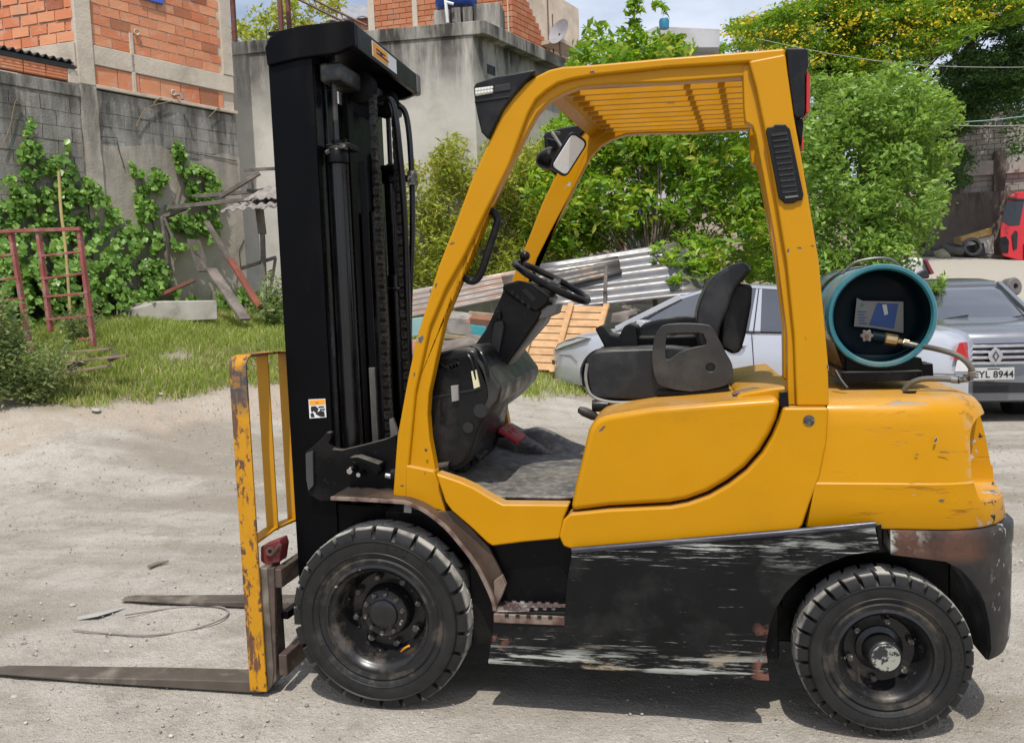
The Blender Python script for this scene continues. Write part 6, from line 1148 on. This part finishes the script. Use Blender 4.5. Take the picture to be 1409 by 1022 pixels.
# ---- carriage, load backrest, forks
BX0, BX1 = -.552, -.482
def strap(line, w0, w1, m, name, par, t=.010):
    """flat bar bent along a line given in the y-z plane, w0..w1 wide in x"""
    up = []; dn = []
    for i, p in enumerate(line):
        a = line[min(i+1, len(line)-1)]; b = line[max(i-1, 0)]; d = Vector((0, a[0]-b[0], a[1]-b[1])).normalized(); nr = Vector((0, -d.z, d.y))
        up.append(Vector((w0, p[0], p[1]))+nr*t/2); dn.append(Vector((w0, p[0], p[1]))-nr*t/2)
    return MB().prism(up+dn[::-1], (w1-w0, 0, 0)).build(name, m, par, .002, 1, smooth=50)
zt = 1.302
LB = strap([(.045, .02), (.045, zt-.05), (.050, zt-.022), (.066, zt-.006), (.09, zt), (.30, zt-.002), (.57, zt-.02), (.84, zt-.002), (1.05, zt), (1.074, zt-.006), (1.09, zt-.022), (1.095, zt-.05), (1.095, .02)], BX0, BX1, M['yellow_worn'], 'load_backrest', FL)
for y in (.235, .415, .60, .785, .945):
    MB().box((-.519, y, .945), (.050, .009, .70)).build('backrest_bar', M['yellow_slat'], LB, .002, 1)
strap([(.05, .592), (.14, .598), (.21, .604), (.30, .60), (.40, .592), (.57, .57), (.74, .592), (.95, .604), (1.09, .592)], -.545, -.495, M['yellow_slat'], 'backrest_lower_bar', LB)
plate('backrest_backing', [(349, 785), (377, 781), (380, 936), (372, 945), (349, 945)], .062, .085, M['rustst'], .004)
CB = MB().bar((-.425, .07, .455), (-.425, 1.06, .455), .035, .075).build('carriage_upper_bar', M['rustst'], FL, .006)
for k in range(9): MB().box((-.425, .30+.065*k, .497), (.02, .03, .012)).build('carriage_notch', M['rustst'], CB, .002)
MB().bar((-.425, .07, .115), (-.425, 1.06, .115), .035, .085).build('carriage_lower_bar', M['rustst'], FL, .006)
for y in (.34, .80): MB().box((-.39, y, .30), (.05, .03, .46)).build('carriage_plate', M['mast'], FL, .004)
MB().bar((-.42, .10, .30), (-.40, .60, .30), .03, .03).build('carriage_brace', M['mast'], FL, .003)
MB().box((-.31, YC, .32), (.20, .56, .46)).build('mast_foot', M['mast'], FL, .008)
def fork(y, dy=.11):
    prof = [(-1.77, .006), (-1.30, .004), (-.62, .004), (-.53, .004), (-.49, .012), (-.465, .04), (-.457, .09), (-.457, .50), (-.492, .50), (-.496, .10), (-.515, .062), (-.56, .050), (-1.0, .036), (-1.35, .021), (-1.73, .010)]
    o = MB().prism([Vector((x, y, z)) for x, z in prof], (0, dy, 0)).build('fork', M['fork'], FL, .006, 2); return o
def forktip(o, y, dy):
    for v in o.data.vertices:
        if v.co.x < -1.5: v.co.y += (.022 if v.co.y < y+dy/2 else -.022)*(1 if v.co.x < -1.75 else .5)
for y in (.055, .90): forktip(fork(y), y, .11)
pn = MB().prism(pl([(358, 752), (384, 742), (387, 752), (384, 774), (366, 778), (358, 772)], .10), (0, .07, 0)).build('fork_stop_pin', M['redp'], FL, .006)
MB().lathe([(.008, -.004), (.017, -.004), (.017, .006), (.008, .006)], aY(372, 758, .095), (.2, -1, .1), 16, close=True).build('pin_ring', M['rustst'], pn)
MB().tube([aY(378, 759, .09), aY(385, 749, .085)], .007, 8).build('pin_lever', M['rustst'], pn)
MB().bar(aY(377, 786, .10), aY(375, 900, .10), .012, .012).build('pin_rod', M['redp'], pn)
# paint knocked off the pillars and the tail: thin ragged flakes, primer round a dark centre
CHIP_A = pm('primer_edge', (.36, .30, .20), .6)
def chip(px, py, a, b, y, rot=0):
    Rk = random.Random(int(px*7+py)); n = 11
    for k, (sc_, m_) in enumerate(((1, CHIP_A), (.86, M['rustst']))):
        pts = []
        for i in range(n):
            t = 2*math.pi*i/n; r_ = sc_*Rk.uniform(.45, 1.05)*.85; u, v = a*r_*math.cos(t), b*r_*math.sin(t); pts.append(aY(px+u*math.cos(rot)-v*math.sin(rot), py+u*math.sin(rot)+v*math.cos(rot), y-.0006-.0005*k))
        MB().prism(pts, (0, .0012, 0)).build('paint_chip', m_, FL, smooth=0)
for q in ((578, 467, 6, 9, .07, .5), (622, 335, 6, 2, .07, -.3), (600, 392, 1.6, 7, .07, .3), (592, 400, 1.4, 5, .07, .3), (652, 232, 7, 2, .07, -.2), (815, 99, 5, 3, .07, 0), (592, 375, 1.2, 4, .07, .4), (553, 668, 4, 1.5, .07, 0), (570, 515, 1.5, 4, .07, .2), (1085, 345, 3, 5, .062, 0), (1100, 341, 6, 1.5, .062, 0), (1118, 338, 4, 1.4, .062, .1), (1139, 505, 1.5, 8, .062, 0), (828, 590, 9, 2.5, .035, -.7), (1288, 605, 2.5, 7, .03, .4), (1262, 625, 4, 1.6, .03, 0), (1300, 622, 12, 1.5, .032, .05), (1296, 688, 6, 2.5, .03, 0)):
    chip(*q)
for q in ((586, 619), (610, 686)): MB().lathe([(0, -.003), (.004, -.003), (.006, 0)], aY(q[0], q[1], .066), n=8).build('pillar_bolt', M['rustst'], FL)
# black inner parts under the cowl, seen above the step
MB().box((.52, .34, .66), (.36, .40, .10)).build('floor_support', M['black'], FL, .01)
# gauge decal text on the steps of the guard pillar is worn off: only scratches remain
# ================================================================== PARKED CARS
SIL = pm('silver_car_paint', (.50, .515, .56), .24, metal=.35, var=.02, vs=1, bump=.02, coat=.7, rvar=.03); SIL2 = pm('grey_car_paint', (.20, .21, .235), .28, metal=.5, var=.03, vs=1, bump=.02, coat=.6, rvar=.04)
CGL = NT('car_glass').fin((.06, .065, .08), .06, 0, coat=1, spec=1); TRIM = pm('black_trim', (.012, .012, .013), .5); CHR = pm('chrome_trim', (.75, .76, .8), .12, metal=1, bump=0); HLG = NT('headlamp_glass').fin((.50, .50, .46), .08, .2, coat=1); TYR = pm('car_tyre', (.018, .018, .018), .7); ALU = pm('alloy', (.35, .36, .37), .35, metal=.7)
def car(root, T, Lc, Wc, prof, gh, paint, wheels, wr=.31):
    """T(s,t,z) places a point: s from the nose back, t across, z up. prof: (s, inset, z_bottom, z_top)"""
    rings = []
    for s_, i_, zb, zt_ in prof:
        h = [(i_+.05, zb), (i_+.012, zb+.10), (i_, .42), (i_+.004, .62), (i_+.02, zt_-.12), (i_+.05, zt_-.045), (i_+.13, zt_-.008), (i_+.32, zt_+.018)]
        rings.append([T(s_, t, z) for t, z in h]+[T(s_, Wc-t, z) for t, z in h[::-1]])
    b = MB().loft(rings).build('body', paint, None, smooth=45)
    cuts = []
    for ws in wheels:
        for tt, s2 in ((-.1, 1), (Wc+.1, -1)):
            ax = (T(0, 1, 0)-T(0, 0, 0))*s2; c = MB().lathe([(0, 0), (wr+.065, 0), (wr+.065, .36), (0, .36)], T(ws, tt, wr), ax, 40).build('c', TRIM, None); cuts.append(c)
    bool_cut(b, cuts); link_parent(b, root); b.data.shade_smooth(); b.data.set_sharp_from_angle(angle=math.radians(35))
    g = []
    for s_, zb, zt_, t0, t1 in gh: g.append([T(s_, t0, zb), T(s_, t0+(t1-t0)*.5, zb+(zt_-zb)*.52), T(s_, t1, zt_-.015), T(s_, t1+.10, zt_), T(s_, Wc-t1-.10, zt_), T(s_, Wc-t1, zt_-.015), T(s_, Wc-t0-(t1-t0)*.5, zb+(zt_-zb)*.52), T(s_, Wc-t0, zb)])
    MB().loft(g).build('windows', CGL, root, smooth=30)
    for ws in wheels:
        for t, s2 in ((.03, 1), (Wc-.03, -1)):
            ax = (T(0, 1, 0)-T(0, 0, 0))*s2; w_ = MB().lathe([(.20, .01), (.24, 0), (wr-.02, .0), (wr, .02), (wr, .17), (wr-.03, .19), (.20, .19)], T(ws, t, wr), ax, 40, close=True).build('wheel', TYR, root, smooth=45)
            MB().lathe([(0, .03), (.06, .02), (.19, .012), (.205, .006), (.205, .12), (.1, .13), (0, .13)], T(ws, t, wr), ax, 32).build('rim', ALU, w_)
            MB().lathe([(wr+.05, .0), (wr+.05, .4), (wr+.03, .4), (0, .41)], T(ws, t+.05*s2, wr), ax, 32, cap=False).build('wheel_arch', TRIM, root)
    return b
# silver sedan, side on, nose to the left
p0 = aD(741, 480, 10.9); p1 = aD(1331, 480, 8.25); SU = Vector((p1.x-p0.x, p1.y-p0.y, 0)); SL = SU.length; SU.normalize(); SV = Vector((-SU.y, SU.x, 0)); SO = Vector((p0.x, p0.y, 0)); zg0 = tz(*(SO+SU*.8)[:2]); zg1 = tz(*(SO+SU*4)[:2]); sc = SL/4.50
def TS(s_, t, z): p = SO+SU*s_*sc+SV*t; return Vector((p.x, p.y, zg0+(zg1-zg0)*s_/4.5+z*1.0-.03))
sed = empty('sedan', SO+SU*2.2+SV*.86+Vector((0, 0, zg0)), 'silver four door saloon parked side on behind the forklift seat', 'car'); Wc = 1.74
sp_ = [(.0, .40, .22, .62), (.04, .30, .19, .66), (.12, .20, .18, .70), (.28, .10, .18, .77), (.50, .045, .18, .835), (.80, .012, .18, .885), (1.15, .0, .19, .935), (1.45, .0, .19, .955), (2.2, .0, .19, .96), (3.2, .0, .19, .985), (3.75, .0, .19, 1.03), (4.1, .02, .20, 1.04), (4.30, .06, .24, 1.02), (4.44, .12, .28, .97), (4.50, .18, .34, .88)]
gh = [(1.05, .90, .93, .10, .14), (1.35, .93, 1.10, .09, .17), (1.72, .94, 1.33, .08, .22), (2.0, .94, 1.43, .075, .245), (2.5, .95, 1.475, .075, .25), (3.0, .96, 1.45, .075, .245), (3.35, .98, 1.33, .08, .23), (3.75, 1.01, 1.10, .10, .19), (3.95, 1.02, 1.035, .12, .17)]
car(sed, TS, 4.5, Wc, sp_, gh, SIL, (.86, 3.48))
MB().loft([[TS(s_, t1-.012, zt_-.03), TS(s_, t1-.008, zt_-.0), TS(s_, t1+.10, zt_+.014), TS(s_, Wc-t1-.10, zt_+.014), TS(s_, Wc-t1+.008, zt_), TS(s_, Wc-t1+.012, zt_-.03)] for s_, zt_, t1 in ((1.70, 1.325, .22), (2.0, 1.433, .245), (2.5, 1.478, .25), (3.0, 1.453, .245), (3.38, 1.325, .23))]).build('roof', SIL, sed, smooth=40)
for a, b in (((.98, .095, .925), (1.72, .215, 1.335)), ((3.36, .225, 1.335), (3.93, .12, 1.03))):
    for f in (lambda t: t, lambda t: Wc-t): MB().bar(TS(a[0], f(a[1]), a[2]), TS(b[0], f(b[1]), b[2]), .05, .065).build('pillar', SIL, sed, .01)
MB().prism([TS(2.50, .068, .95), TS(2.62, .068, .95), TS(2.60, .235, 1.44), TS(2.54, .235, 1.44)], SV*.012).build('door_pillar', SIL, sed); MB().prism([TS(2.545, .062, .95), TS(2.558, .062, .95), TS(2.572, .229, 1.44), TS(2.562, .229, 1.44)], SV*.012).build('pillar_gap', TRIM, sed)
MB().prism([TS(3.30, .072, .99), TS(3.36, .072, 1.0), TS(3.36, .225, 1.31), TS(3.33, .225, 1.32)], SV*.012).build('door_pillar', SIL, sed)
MB().tube([TS(1.7, .235, 1.335), TS(2.0, .252, 1.425), TS(2.5, .258, 1.462), TS(3.0, .252, 1.44), TS(3.36, .24, 1.32)], .009, 6).build('window_trim', CHR, sed); MB().tube([TS(1.15, .055, .935), TS(2.2, .045, .955), TS(3.3, .045, .975), TS(3.7, .05, 1.0)], .008, 6).build('belt_trim', TRIM, sed)
for pts in (((1.42, .20), (1.40, .55), (1.44, .93)), ((2.56, .20), (2.57, .55), (2.545, .94)), ((3.28, .45), (3.35, .7), (3.40, .96))): MB().tube([TS(a, -.002+(.02 if b > .8 else (.012 if b < .4 else 0)), b) for a, b in pts], .005, 5).build('door_gap', TRIM, sed)
for a in (2.30, 3.15): MB().tube(cat_rom([TS(a, .0, .80), TS(a+.03, -.03, .81), TS(a+.15, -.03, .81), TS(a+.18, .0, .80)], 3), .014, 8).build('door_handle', SIL, sed); MB().tube([TS(a+.02, -.001, .775), TS(a+.16, -.001, .78)], .01, 6).build('handle_recess', TRIM, sed)
hl = [(.13, .205, .60), (.30, .10, .665), (.50, .047, .735), (.66, .028, .80), (.50, .075, .795), (.32, .13, .745), (.17, .20, .68)]
MB().loft([[TS(a, b-.018, c) for a, b, c in hl], [TS(a+.02, b+.05, c) for a, b, c in hl]]).build('headlight', HLG, sed, .004)
MB().tube([TS(a, b-.018, c) for a, b, c in hl+hl[:1]], .005, 5).build('headlight_seal', TRIM, sed)
MB().prism([TS(.02, .30, .40), TS(.14, .185, .42), TS(.14, .185, .46), TS(.02, .30, .46)], SV*.02).build('bumper_slot', TRIM, sed)
MB().tube([TS(.22, .125, .55), TS(.40, .062, .56), TS(.50, .03, .48)], .004, 5).build('bumper_gap', TRIM, sed)
for z0, z1, m, nm in ((.76, .93, M['redlens'], 'tail_light'), (.64, .755, pm('pale_lens', (.6, .58, .58), .2), 'reverse_light')):
    MB().loft([[TS(4.40-(z0-.6)*.1, .06, z0), TS(4.515-(z0-.7)*.2, .13, z0), TS(4.50-(z1-.7)*.2, .13, z1), TS(4.42+(z1-.8)*.1, .06, z1)], [TS(4.40-(z0-.6)*.1, .2, z0), TS(4.50, .25, z0), TS(4.485, .25, z1), TS(4.42, .2, z1)]]).build(nm, m, sed, .004)
MB().tube([TS(4.05, .005, .60), TS(4.30, .05, .61), TS(4.50, .17, .60)], .005, 5).build('bumper_gap', TRIM, sed)
MB().prism([TS(1.28, -.14, .93), TS(1.42, -.14, .94), TS(1.43, -.14, 1.05), TS(1.33, -.14, 1.06)], SV*.2).build('door_mirror', SIL, sed, .02)
# grey hatchback-fronted saloon facing the camera at the right edge
q0 = aD(1368, 490, 8.85); a_ = math.radians(-12); back = Vector((FW.x, FW.y, 0)).normalized(); back = Matrix.Rotation(a_, 3, 'Z') @ back; side_ = Vector((back.y, -back.x, 0)); W2 = 1.74
GO = Vector((q0.x, q0.y, 0))-side_*W2/2; zg = tz(*(GO+back*2)[:2])-.05
def TG(s_, t, z):
    f = 0
    if s_ < .6: f = .10*((t-W2/2)/(W2/2))**2*(1-s_/.6)
    p = GO+back*(s_+f)+side_*t; return Vector((p.x, p.y, zg+z))
lg = empty('parked_car', GO+back*2+side_*W2/2+Vector((0, 0, zg)), 'silver grey car with a barred chrome grille facing the camera behind the gas bottle', 'car')
pg = [(.0, .14, .22, .56), (.02, .09, .20, .64), (.05, .06, .19, .86), (.10, .045, .19, .93), (.25, .02, .19, .985), (.6, .0, .19, 1.02), (1.15, .0, .2, 1.055), (1.6, .0, .2, 1.06), (3.0, .0, .2, 1.07), (3.9, .02, .22, 1.05), (4.2, .1, .3, .95)]
gg = [(1.02, .99, 1.03, .12, .16), (1.30, 1.0, 1.19, .10, .20), (1.62, 1.02, 1.38, .09, .24), (1.85, 1.03, 1.475, .085, .26), (2.4, 1.03, 1.52, .08, .27), (3.1, 1.03, 1.50, .08, .27), (3.7, 1.05, 1.2, .12, .22), (3.9, 1.05, 1.07, .14, .2)]
car(lg, TG, 4.2, W2, pg, gg, SIL2, (.78, 3.4))
MB().loft([[TG(s_, t1-.02, z_-.03), TG(s_, t1, z_+.008), TG(s_, t1+.25, z_+.022), TG(s_, W2-t1-.25, z_+.022), TG(s_, W2-t1, z_+.008), TG(s_, W2-t1+.02, z_-.03)] for s_, z_, t1 in ((1.78, 1.445, .245), (1.9, 1.485, .255), (2.4, 1.525, .27), (3.1, 1.505, .27))]).build('roof', SIL2, lg, smooth=40)
for f in (lambda t: t, lambda t: W2-t): MB().bar(TG(.98, f(.10), 1.02), TG(1.80, f(.245), 1.46), .06, .07).build('pillar', SIL2, lg, .012)
MB().tube([TG(2.0, W2/2, 1.52), TG(2.04, W2/2, 1.57)], .012, 6).build('antenna', TRIM, lg)
MB().loft([[TG(-.006, t, z) for t, z in ((.30, .60), (W2-.30, .60), (W2-.27, .83), (.27, .83))], [TG(.05, t, z) for t, z in ((.30, .60), (W2-.30, .60), (W2-.27, .83), (.27, .83))]]).build('grille', pm('deep_blue_black', (.012, .012, .05), .3), lg)
for z in (.625, .685, .745, .805):
    MB().loft([[TG(-.022, t, z+dz_) for dz_ in (-.015, .015)]+[TG(.02, t, z+dz_) for dz_ in (.012, -.012)] for t in np.linspace(.29, W2-.29, 9)]).build('grille_bar', CHR, lg, .004)
em = [TG(-.045, W2/2, .70)+Vector((0, 0, z))+side_*x for x, z in ((0, .095), (.065, .03), (.065, -.03), (0, -.095), (-.065, -.03), (-.065, .03))]
emo = MB().prism(cat_rom(em, 2, True), back*.03).build('emblem', CHR, lg, .004)
MB().prism([TG(-.049, W2/2, .70)+Vector((0, 0, z))+side_*x for x, z in ((0, .062), (.035, 0), (0, -.062), (-.035, 0))], back*.004).build('emblem_inset', pm('dark_chrome', (.12, .13, .2), .3, metal=.8), emo)
MB().prism([TG(-.051, W2/2, .70)+Vector((0, 0, z))+side_*x for x, z in ((0, .034), (.016, 0), (0, -.034), (-.016, 0))], back*.002).build('emblem_core', CHR, emo)
for f in (lambda t: t, lambda t: W2-t): MB().loft([[TG(s_, f(t), z) for s_, t, z in ((-.012, .26, .66), (.07, .03, .68), (.16, .01, .84), (-.005, .24, .86))], [TG(s_+.08, f(t+.05), z) for s_, t, z in ((0, .26, .66), (.07, .05, .68), (.12, .03, .82), (.0, .24, .84))]]).build('headlight', HLG, lg, .01)
MB().loft([[TG(-.02, t, z) for t, z in ((.12, .30), (W2-.12, .30), (W2-.08, .44), (.08, .44))], [TG(.05, t, z) for t, z in ((.12, .30), (W2-.12, .30), (W2-.08, .44), (.08, .44))]]).build('lower_grille', TRIM, lg)
pc = TG(-.045, W2/2-.02, .515); po = MB().box(pc, (.40, .012, .13), Matrix((side_, back, Vector((0, 0, 1)))).transposed()).build('number_plate', pm('plate', (.50, .50, .50), .5), lg, .003)
cu = bpy.data.curves.new('plate_text', 'FONT'); cu.body = 'EYL 8944'; cu.size = .098; cu.align_x = 'CENTER'; cu.align_y = 'CENTER'; cu.extrude = .0015; cu.offset = .0012; cu.space_character = 1.02
to = bpy.data.objects.new('plate_text', cu); me_ = None; scn.collection.objects.link(to); dg_ = bpy.context.evaluated_depsgraph_get(); me_ = bpy.data.meshes.new_from_object(to.evaluated_get(dg_)); bpy.data.objects.remove(to)
MT = Matrix.Translation(pc-back*.0078+Vector((0, 0, -.008))) @ Matrix((side_, Vector((0, 0, 1)), -back)).transposed().to_4x4(); me_.transform(MT); me_.materials.append(M['ink']); tx = bpy.data.objects.new('plate_text', me_); link(tx, po)
MB().box(pc+Vector((0, 0, .052))-back*.007, (.12, .001, .012), Matrix((side_, back, Vector((0, 0, 1)))).transposed()).build('plate_print', M['ink'], po)
for k, t in enumerate((.45, 1.2)): MB().bar(TG(1.0, t, 1.035), TG(1.12, t+.5, 1.10), .012, .012).build('wiper', TRIM, lg)
# a third car and a bit of scrap farther back
fc_ = empty('white_car', aD(1275, 372, 15), 'white car corner with dark red lamp just above the gas bottle', 'car'); MB().prism([aD(a, b, 15) for a, b in ((1240, 356), (1268, 354), (1276, 362), (1281, 378), (1270, 384), (1236, 384))], (0, 1.4, 0)).build('body', pm('white_paint', (.62, .6, .62), .25, coat=.5), fc_, .05, 3); MB().prism([aD(a, b, 14.9) for a, b in ((1272, 356), (1276, 357), (1286, 376), (1281, 378))], (0, .2, 0)).build('tail_light', pm('dark_red_lens', (.18, .02, .03), .3), fc_, .01); MB().prism([aD(a, b, 14.9) for a, b in ((1262, 376), (1272, 371), (1279, 375), (1279, 383), (1264, 385))], (0, .2, 0)).build('bumper', TRIM, fc_, .02)
mm_ = aD(1391, 395, 13.8); tag(MB().lathe([(.05, -.1), (.12, -.1), (.15, -.07), (.15, .07), (.12, .1), (.05, .1)], mm_, (.5, -1, .15), 28, close=True).build('car_mirror_shape', pm('grey_mirror_shell', (.13, .12, .12), .7)), 'grey car mirror shape showing just above the roof of the barred grille car', 'tyre')  # tyre-like ring modelled for what looks like another car's mirror
